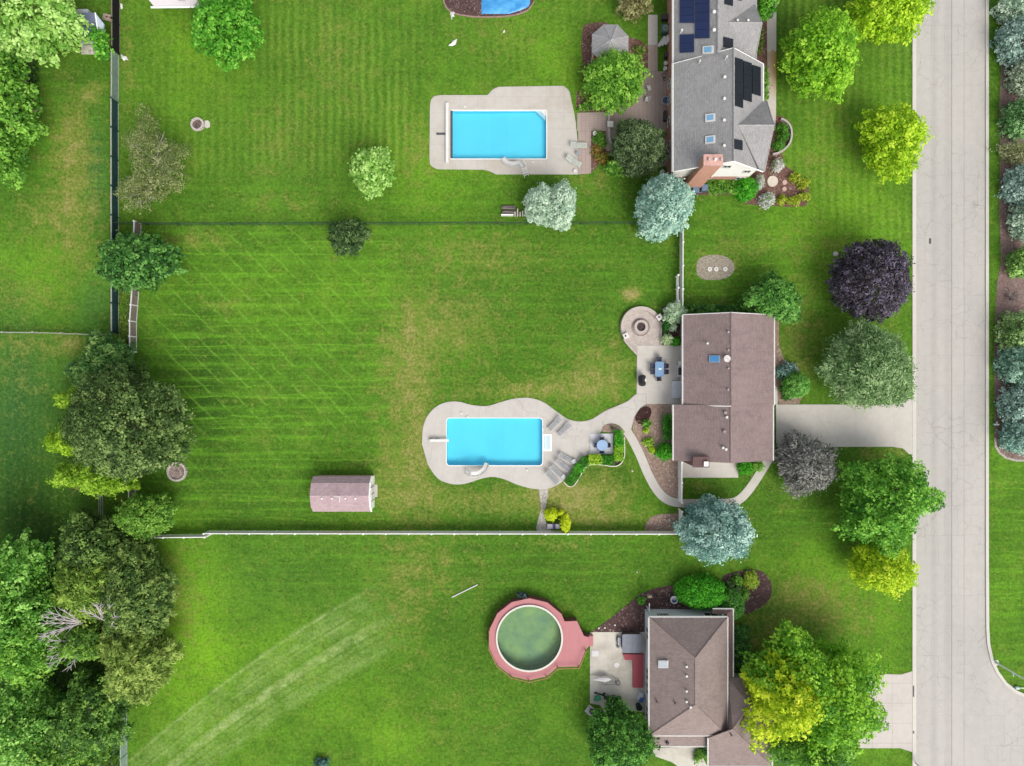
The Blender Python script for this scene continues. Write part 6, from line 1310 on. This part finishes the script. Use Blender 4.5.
T('broadleaf_tree', 'leafy green tree at the bottom edge left of the lower driveway', 'tree', 812, 745, 36, 28, 8, MED, cr=.55, leaf=.17, lob=.16, gap=.1, tr=.2)
T('broadleaf_tree', 'dense dark green round tree at the bottom edge beside the old patio', 'tree', 620, 738, 33, 32, 6, leafmat('dense_leaves', '#2b5a1e', '#4b862e', '#82c050'), cr=.35, leaf=.13, lob=.07, tr=.18)
T('shrub', 'small dark green bush against the bigger tree below the old patio', 'shrub', 614, 708, 9, 9, 2.5, DEEP, cr=.28, leaf=.12, prof='flat', base=0, zc=.5, tr=.05)
# left belt
T('broadleaf_tree', 'great dark green clumped tree over the wooden fence', 'tree', 128, 424, 60, 54, 11, leafmat('great_tree_leaves', '#324a20', '#577538', '#96b066'), cr=.62, leaf=.15, lob=.05, tr=.35, tspread=.25, n=10)
T('broadleaf_tree', 'lime green tree peeping out left of the great dark tree', 'tree', 80, 440, 24, 20, 6, leafmat('lime_peep', '#6b9417', '#93bd22', '#b9dc3e'), cr=.42, leaf=.14, elong=1.3, lob=.2, gap=.1, tr=.12)
T('broadleaf_tree', 'lime green tree below the great dark tree', 'tree', 95, 476, 36, 19, 6, leafmat('lime_below', '#648c1c', '#8bb62a', '#b3d848'), cr=.42, leaf=.14, elong=1.3, lob=.18, gap=.1, tr=.12)
T('broadleaf_tree', 'small yellow-green tree between the lone dirt circle and the great dark tree', 'tree', 82, 398, 18, 13, 5, leafmat('lime_above', '#5f8a1c', '#8ab42a', '#b3d545'), cr=.4, leaf=.14, elong=1.3, lob=.2, tr=.1)
T('broadleaf_tree', 'ragged green tree above the great dark tree beside the wooden fence', 'tree', 105, 366, 30, 26, 6, leafmat('ragged_leaves', '#38642c', '#5a8840', '#8cab5e'), cr=.38, leaf=.14, elong=1.5, lob=.2, gap=.1, tr=.14)
T('broadleaf_tree', 'medium green fluffy tree at the left end of the long white fence', 'tree', 147, 515, 27, 24, 5.5, leafmat('fluffy_leaves', '#4c7c26', '#6fa036', '#9cc656'), cr=.36, leaf=.12, lob=.08, tr=.14)
T('broadleaf_tree', 'dark tree between the lime tree and the wood at the lower left', 'tree', 98, 545, 34, 34, 7, leafmat('wood_a', '#345022', '#567634', '#90b458'), cr=.42, leaf=.13, elong=1.3, lob=.16, tr=.18)
T('broadleaf_tree', 'olive green tree at the upper part of the lower left wood', 'tree', 96, 583, 40, 34, 8, leafmat('wood_b', '#547628', '#7ca03c', '#b0cc5c'), cr=.45, leaf=.13, elong=1.5, lob=.15, gap=.08, tr=.2)
T('broadleaf_tree', 'dark olive tree at the right edge of the lower left wood', 'tree', 138, 592, 36, 48, 8, leafmat('wood_c', '#3e5c2c', '#64843a', '#a0b864'), cr=.42, leaf=.12, elong=1.4, lob=.1, tr=.2)
T('broadleaf_tree', 'soft yellow-olive tree bulging over the tractor marked lawn', 'tree', 140, 655, 36, 42, 8, leafmat('wood_d', '#5a7430', '#82a042', '#b8cc6c'), cr=.42, leaf=.11, elong=1.8, lob=.14, gap=.1, tr=.2)
T('broadleaf_tree', 'green tree between the two bare-branched trees', 'tree', 92, 636, 24, 17, 8, leafmat('wood_e', '#48702a', '#6b9a36', '#97c050'), cr=.42, leaf=.13, elong=1.4, lob=.15, tr=.16)
T('broadleaf_tree', 'tall bright green tree at the left edge of the lower wood', 'tree', 14, 600, 44, 62, 10, leafmat('wood_f', '#447e28', '#74b040', '#b0e074'), cr=.55, leaf=.18, lob=.14, gap=.06, tr=.25)
T('broadleaf_tree', 'bright yellow-green tree right of the tall tree at the left edge', 'tree', 33, 640, 28, 40, 9, leafmat('wood_g', '#4c8426', '#78b23a', '#a8d85c'), cr=.5, leaf=.16, lob=.16, tr=.2)
T('broadleaf_tree', 'mid green tree in the bottom left corner', 'tree', 22, 722, 50, 48, 9, leafmat('wood_h', '#4a8030', '#78b244', '#b2e074'), cr=.5, leaf=.16, lob=.13, gap=.1, tr=.22)
T('broadleaf_tree', 'dark green tree left of the pale fence strip at the bottom', 'tree', 92, 716, 36, 42, 8, leafmat('wood_i', '#365a24', '#5e8c38', '#9cc85a'), cr=.45, leaf=.15, lob=.16, gap=.12, tr=.2)
T('broadleaf_tree', 'loose green tree at the bottom edge in the wood', 'tree', 66, 748, 36, 34, 8, leafmat('wood_j', '#3c6c26', '#689c38', '#a2cc58'), cr=.48, leaf=.16, lob=.16, gap=.1, tr=.2)
def bare_tree(label, px, py, dirs, seed, h=8.5):
    rr = random.Random(seed); p = P(px, py, h*.7); t_ = thing('bare_tree', label, 'tree', (p.x, p.y, 0))
    obj('trunk', MB().tube([(0, 0, 0), (0, 0, h*.6)], [.2, .12], 7), GREYBARK, t_, local=True); br_ = MB()
    for a in dirs:
        L = rr.uniform(2.0, 3.2); pts_ = [Vector((0, 0, h*.58))]; aa = R(a); z = h*.58
        for k in range(1, 6): aa += rr.uniform(-.16, .16); z += h*.05; pts_.append(pts_[-1] + Vector((math.cos(aa)*L/5, math.sin(aa)*L/5, z-pts_[-1].z)))
        br_.tube(pts_, [.085, .07, .055, .04, .03, .014], 5)
        for k in (1, 2, 3, 4):
            for s_ in (-1, 1):
                b2_ = aa + s_*rr.uniform(.35, .8); l2 = L*rr.uniform(.2, .38); e_ = pts_[k] + Vector((math.cos(b2_)*l2, math.sin(b2_)*l2, rr.uniform(.1, .5))); br_.tube([pts_[k], (pts_[k]+e_)/2 + Vector((0, 0, .08)), e_], [.04, .028, .012], 4)
    obj('branches', br_, M('#cfc5c6', .85, .12), t_, local=True)
bare_tree('leafless grey tree with branches spreading left in the lower left wood', 74, 627, (100, 125, 150, 172, 188, 205), 3, 10)
bare_tree('leafless grey tree with branches spreading right in the lower left wood', 100, 626, (70, 48, 30, 95, 5, 115), 5, 10.5)
bare_tree('lowest leafless grey tree in the lower left wood', 78, 645, (165, 185, 205, 225, 250), 9, 9.5)
# planting strip across the road
GT = 'trees in the strip across the road'
strip = [(1014, 8, 20, 15, BLUE2, 'grey-green spruce at the top of the strip across the road'), (1013, 42, 22, 23, BLUE, 'blue spruce second from the top across the road'), (1022, 77, 17, 16, leafmat('sage_needles', '#7f9478', '#a4b596', '#c8d3b8', .1), 'sage grey spruce third from the top across the road'),
 (1018, 118, 20, 20, leafmat('fir_needles', '#3f6e36', '#659455', '#93bd7c', .1), 'fresh green fir below the sage grey spruce across the road'), (1022, 187, 24, 20, BLUE, 'blue spruce above the middle of the upper strip across the road'), (1021, 222, 16, 18, BLUE2, 'grey-blue spruce between the blue spruce and the bright green fir across the road'),
 (1019, 262, 15, 15, leafmat('fir_b', '#4c7f30', '#76a548', '#a5cb6e', .1), 'bright green fir above the bare shrub across the road'), (1017, 332, 23, 22, leafmat('fir_c', '#4f7438', '#7c9f58', '#aecb86', .1), 'olive green fir below the bare shrub across the road'), (1018, 366, 24, 22, leafmat('fir_d', '#4f7d66', '#7fa890', '#b0cfb6', .1), 'grey-teal spruce third from the bottom across the road'),
 (1017, 405, 22, 19, BLUE, 'blue spruce second from the bottom across the road'), (1017, 437, 21, 18, leafmat('fir_e', '#5c8677', '#83a99a', '#add0bd', .1), 'lowest blue-grey spruce across the road')]
for x_, y_, a, b_, m_, lb in strip: T('spruce', lb, 'tree', x_+6, y_, a*.95, b_, 4, m_, 'spruce', cr=.42, leaf=.12, lob=.06, base=.06, zc=.35, group=GT, prof='round', inner=.2, tspread=.28)
T('shrub', 'pale olive thin shrub between spruces across the road', 'shrub', 1020, 153, 18, 12, 3, leafmat('thin_olive', '#7c8455', '#9ba36f', '#bec396'), cr=.3, leaf=.09, dens=.4, lob=.2, base=0, zc=.4, group=GT, tr=.05)
p = P(1019, 296, 1.5); bt = thing('bare_shrub', 'bare grey twiggy shrub across the road', 'shrub', (p.x, p.y, 0), 0, GT); rr = random.Random(11); tw_ = MB()
for k in range(34):
    a = rr.uniform(0, 6.28); L = rr.uniform(.7, 1.6); q_ = Vector((math.cos(a)*L, math.sin(a)*L, rr.uniform(.7, 1.9))); tw_.tube([(0, 0, .02), q_*.5+Vector((0, 0, .25)), q_], [.03, .022, .008], 4)
obj('twigs', tw_, M('#a89c9a', .9, .15), bt, local=True)
# shrubs
def shrub(label, px, py, rpx, rpy, h, m_, cr=.25, leaf=.085, group=None, name='shrub', cat='shrub', dens=1.0, lob=.04, tspread=.18, rz=0):
    return T(name, label, cat, px, py, rpx, rpy, h, m_, cr=cr, leaf=leaf, prof='box' if 'hedge' in name else 'flat', rz=rz, base=0, zc=.5, tr=.04, group=group, dens=dens, lob=lob, inner=.15, tspread=tspread)
shrub('big bright green clipped mound above the taupe-roofed house', 702, 593, 27, 17, 2.6, HEDGE, .2, .08, lob=.02)
shrub('mid green clipped mound curving round the corner of the taupe-roofed house', 732, 604, 12.5, 17, 2.2, leafmat('mound_b', '#3f7a2a', '#5a9a3a', '#82be5c'), .2, .08, lob=.02)
shrub('dark green hedge along the right wall of the taupe-roofed house', 741, 646, 8, 22, 1.4, DEEP, .3, .11, name='hedge', cat='hedge')
shrub('dark green low hedge against the upper end of the brown-roofed house', 716, 309.5, 33, 4.5, 1.3, DEEP, .3, .10, name='hedge', cat='hedge')
for (x_, y_, r_2, m_, lb) in ((729, 585, 4.5, OLIVE, 'leftmost grey-green ball shrub in the dark mulch bed'), (737.5, 580.5, 5, MED, 'uppermost round green shrub in the dark mulch bed'), (736.5, 588.5, 4.2, OLIVE, 'middle grey-green ball shrub in the dark mulch bed'), (744, 594, 6, MED, 'lower feathery green shrub in the dark mulch bed'), (751, 580.5, 8.5, leafmat('lime_sh', '#7ea62a', '#a8c63c', '#d0dd62'), 'lime and yellow loose shrub in the dark mulch bed')):
    shrub(lb, x_, y_, r_2, r_2, 1.0, m_, .22, .09, lob=.12)
shrub('bright green tuft in the mulch by the bird feeder', 641.5, 601, 4, 4, .7, BRIGHT, .2, .12, lob=.2)
shrub('round golden yellow shrub at the foot of the stone path', 551, 514.5, 7.2, 6, 1.4, YEL, .22, .08)
shrub('tall golden yellow shrub right of the garden bench', 565.5, 524, 5.3, 9.5, 1.6, YEL, .22, .08); shrub('small golden shrub linking the two bigger golden shrubs', 561, 512.5, 3.4, 3, 1.1, YEL, .18, .08)
shrub('round bright green shrub at the left front corner of the brown-roofed house', 666, 452, 8.8, 9, 1.6, HEDGE); shrub('dark green clipped hedge block left of the brown-roofed house', 667.5, 427, 5, 12, 1.3, leafmat('clip_dark', '#2b6414', '#3c8420', '#5aa634'), name='hedge', cat='hedge')
shrub('larger bright green shrub below the front slab', 745.5, 467.5, 8, 8, 1.3, HEDGE); shrub('medium green shrub between the front slab and the walk', 757, 466, 7, 6, 1.2, MED)
for i, (x_, y_, r_2, m_, lb) in enumerate(((647, 423.5, 4.6, MED, 'upper light green hosta near the dark mulch mound'), (646, 430.5, 3, YLIM, 'small yellow hosta below the upper hosta'), (648.5, 442.5, 5.3, leafmat('hosta', '#6c9c2a', '#98c440', '#c6e060'), 'biggest lime hosta in the gravel bed'), (652, 450, 3.8, YLIM, 'lowest small lime hosta in the gravel bed'), (612.5, 427.5, 2.2, OLIVE, 'tiny olive plant in the gravel wedge by the walk'))): shrub(lb, x_, y_, r_2, r_2, .6, m_, .16, .1, lob=.12)
p = P(643.3, 415.3); solo('mulch_mound', MB().slab(px2([(643.3+math.cos(a)*9.8*math.cos(R(-52))-math.sin(a)*6.2*math.sin(R(-52)), 415.3+math.cos(a)*9.8*math.sin(R(-52))+math.sin(a)*6.2*math.cos(R(-52))) for a in np.linspace(0, 6.28, 25)[:-1]]), .0, .16), bark_chip('black_mulch', '#3a2826', '#4d3633'), 'dark brown oval mulch mound at the top of the gravel bed', 'mulch mound')
# hedge round the table slab, clipped in blocks
GH = 'clipped hedge blocks around the round table'
for x_, y_, a, b_, m_, lb in ((618.5, 438.5, 4.6, 8, HEDGE, 'upper right block of the clipped hedge beside the round table'), (618.5, 452.5, 4.8, 8, leafmat('hedge_lime', '#6aa01c', '#8cc028', '#aad840'), 'lower right lime block of the clipped hedge beside the round table'), (607.5, 459.8, 7.5, 4.6, leafmat('hedge_dk', '#2f7414', '#439020', '#62b034'), 'dark green hedge block below the round table slab'), (595, 459.3, 7, 4.8, leafmat('hedge_lm2', '#84b020', '#a5cc30', '#c4e04a'), 'yellowish hedge block left of the dark block below the slab'),
    (585, 461, 4.8, 4, leafmat('hedge_dk2', '#2c6a14', '#3f8420', '#5ca634'), 'uppermost dark green hedge block beside the four loungers'), (579.3, 467.8, 5, 3.9, HEDGE, 'second hedge block from the top beside the four loungers'), (574.6, 474.8, 5, 3.9, leafmat('hedge_dk3', '#307016', '#458c20', '#66b038'), 'third hedge block from the top beside the four loungers'), (569.8, 481, 4.6, 3.4, leafmat('hedge_dk4', '#2e6c18', '#428620', '#60aa36'), 'lowest hedge block beside the four loungers')):
    shrub(lb, x_, y_, a, b_, .9, m_, .16, .07, GH, 'hedge_block', 'hedge', rz=(-33 if x_ < 588 else 0))
shrub('large white-variegated shrub right of the fire pit terrace', 674.5, 313.5, 11, 12, 2.2, VARI, .22, .08, lob=.14); shrub('small white-variegated shrub below the larger one', 673, 327, 4, 4, 1.2, VARI, .2, .08); shrub('pale cream-green shrub beside the terrace wall', 667.5, 339.5, 6, 5.8, 1.2, leafmat('cream_green', '#9ab878', '#bed4a0', '#e0ecc8'), .2, .08)
shrub('vivid green shrub at the upper end of the patio', 676, 341.5, 4.8, 4.6, 1.0, HEDGE, .2, .08); shrub('dark green upright shrub between the terrace and the variegated shrub', 665.6, 325, 3.6, 8.5, 1.3, leafmat('yew', '#1f5016', '#2e6a20', '#478a34'), .2, .08)
for x_, y_, r_2, lb in ((782, 376, 4, 'uppermost small shrub beside the clipped tree'), (784, 389, 4.5, 'middle small shrub left of the clipped tree'), (787, 397, 4.2, 'lowest small shrub at the driveway corner')): shrub(lb, x_, y_, r_2, r_2, .8, DEEP, .2, .09)
shrub('long green hedge below the brick gable of the large grey-roofed house', 722, 187, 15, 7.5, 1.2, MED, .25, .09, name='hedge', cat='hedge'); shrub('round bright green ball shrub at the end of the gable hedge', 745.5, 188, 13, 12.5, 1.8, HEDGE, .25, .085)
shrub('white flowering shrub at the lower right corner of the large grey-roofed house', 759.5, 182, 5, 7.5, 1.2, WFL, .2, .08, tspread=.35); shrub('white flowering round shrub right of the same house below the planter wall', 778, 164.8, 6.3, 6.8, 1.1, WFL, .2, .08, tspread=.35); shrub('white flowering round shrub at the lower edge of the front bed', 767.5, 200, 8, 7.5, 1.1, WFL, .2, .08, tspread=.35)
for x_, y_, lb in ((782.5, 128, 'uppermost clipped shrub inside the curved planter wall'), (783, 136.5, 'middle clipped shrub inside the curved planter wall'), (779, 145.5, 'lowest clipped shrub inside the curved planter wall')): shrub(lb, x_, y_, 6.3, 5.2, 1.0, leafmat('box_ball', '#3a6e1c', '#54902c', '#7cb648'), .2, .075)
OLY = leafmat('olive_yellow', '#7e9420', '#a4b632', '#c8d452'); 
for i, (x_, y_, a, b_, lb) in enumerate(((795, 177.5, 6, 4.5, 'uppermost olive yellow shrub on the rim of the front bed'), (803, 183.5, 6, 6, 'olive yellow shrub at the right tip of the front bed'), (804, 196.5, 6.5, 5, 'lower right olive yellow shrub of the front bed'), (793, 201, 7.5, 4.8, 'olive yellow shrub at the middle of the lower rim of the front bed'), (781.5, 199.5, 5, 5, 'leftmost olive shrub on the lower rim of the front bed'))): shrub(lb, x_, y_, a, b_, .7, OLY, .2, .085, lob=.12)
shrub('narrow green hedge beside the right wall of the large grey-roofed house', 765.5, 84, 2.5, 16, 1.0, MED, .2, .09, name='hedge', cat='hedge')
for i, (x_, y_, r_2, lb) in enumerate(((761.5, 33, 3, 'upper small mixed plant along the pale path'), (761.5, 42, 3, 'middle small mixed plant along the pale path'), (759.5, 50.5, 2.6, 'lower small yellowish plant along the pale path'))): shrub(lb, x_, y_, r_2, r_2*1.4, .5, MIXG, .16, .09, lob=.2)
for i, (x_, y_, a, b_, m_, lb) in enumerate(((586, 93, 6, 9, MIXG, 'mixed loose plants at the upper left of the garden bed by the pool deck'), (588, 106, 9, 5, MED, 'low green plants just above the paved walk'), (600, 139, 7, 8, MED, 'leafy green plant in the bed right of the patterned loungers'), (597, 150, 5, 6, RUST, 'rusty flowering plant below the leafy green plant'), (603, 158, 8, 7, RUST, 'rust and green low plants above the dark spruce lawn'), (640, 51, 6, 6, MIXG, 'small mixed plant right of the gazebo'), (582, 70, 4, 6, MIXG, 'plant tuft left of the fresh green tree'), (662, 133, 4, 3.5, PALEG, 'pale green potted plant left of the brick wall'), (623, 123, 3.5, 3.5, PALEG, 'pale green plant at the end of the low curved wall'), (705, 748, 4, 10, DEEP, 'dark green shrub beside the porch of the taupe-roofed house'), (699, 756, 5, 8, MED, 'lighter green shrub beside the porch walk at the bottom'))): shrub(lb, x_, y_, a, b_, .8, m_, .2, .1, lob=.2, dens=.7)
for x_, y_, r_2, lb in ((786, 757, 9, 'left dusky shrub under the huge maple at the bottom'), (800, 764, 9, 'right dusky shrub under the huge maple at the bottom'), (777, 748, 6, 'small dusky shrub at the corner of the garage roof')): shrub(lb, x_, y_, r_2, r_2*.8, 1.3, leafmat('dusky_sh', '#39474a', '#566a6c', '#82989a'), .3, .1, lob=.12)
shrub('small grey-leaved plant on the upper rim of the round pool deck', 522.5, 596, 5, 3, 1.0, leafmat('pool_plant', '#2c3d3c', '#55706c', '#a8bab8'), .18, .08, lob=.2)
shrub('small blue-grey shrub at the bottom edge of the tractor lawn', 321, 764, 8, 5, 1.0, leafmat('blue_sh', '#31564a', '#5c8a7e', '#8fb5ac'), .2, .1, lob=.2)
# weeds between the two left fences
rng = np.random.default_rng(77); nW_ = 9000; xx = rng.uniform(120, 136, nW_); yy = rng.uniform(268, 350, nW_)
nz = np.sin(xx*.9+1)*np.sin(yy*.35)+np.sin(yy*.12+xx*.3); keep_ = nz > -.6; xx, yy = xx[keep_], yy[keep_]; n_ = len(xx)
me = leaves_mesh('weeds', np.stack([(xx-512)*S, (383-yy)*S, rng.uniform(.04, .35, n_)], 1), rng.normal(size=(n_, 3))*.5+[0, 0, 1], rng.uniform(.04, .1, n_), rng.normal(.45, .25, n_), 1.0, None, MIXG, rng)
wo = bpy.data.objects.new('weeds', me); COL.objects.link(wo); tag(wo, 'rank weeds and clover filling the gap between the teal and wooden fences', 'weeds', kind='stuff')
# undergrowth below the lower left wood and below the left trees
xx = np.concatenate([rng.uniform(0, 160, 9000), rng.uniform(0, 40, 2500)]); yy = np.concatenate([rng.uniform(560, 775, 9000), rng.uniform(60, 160, 2500)])
keep_ = ((xx < 120) | (yy < 690)) & ~((yy > 100) & (yy < 560) & (xx > 30)); xx, yy = xx[keep_], yy[keep_]; n_ = len(xx)
me = leaves_mesh('undergrowth', np.stack([(xx-512)*S, (383-yy)*S, rng.uniform(.05, .9, n_)], 1), rng.normal(size=(n_, 3))*.5+[0, 0, 1], rng.uniform(.12, .24, n_), rng.normal(.4, .2, n_), 1.0, None, leafmat('undergrowth_leaves', '#2c4a22', '#44662e', '#6c8c48'), rng)
wo = bpy.data.objects.new('undergrowth', me); COL.objects.link(wo); tag(wo, 'undergrowth beneath the trees on the left', 'undergrowth', kind='stuff')
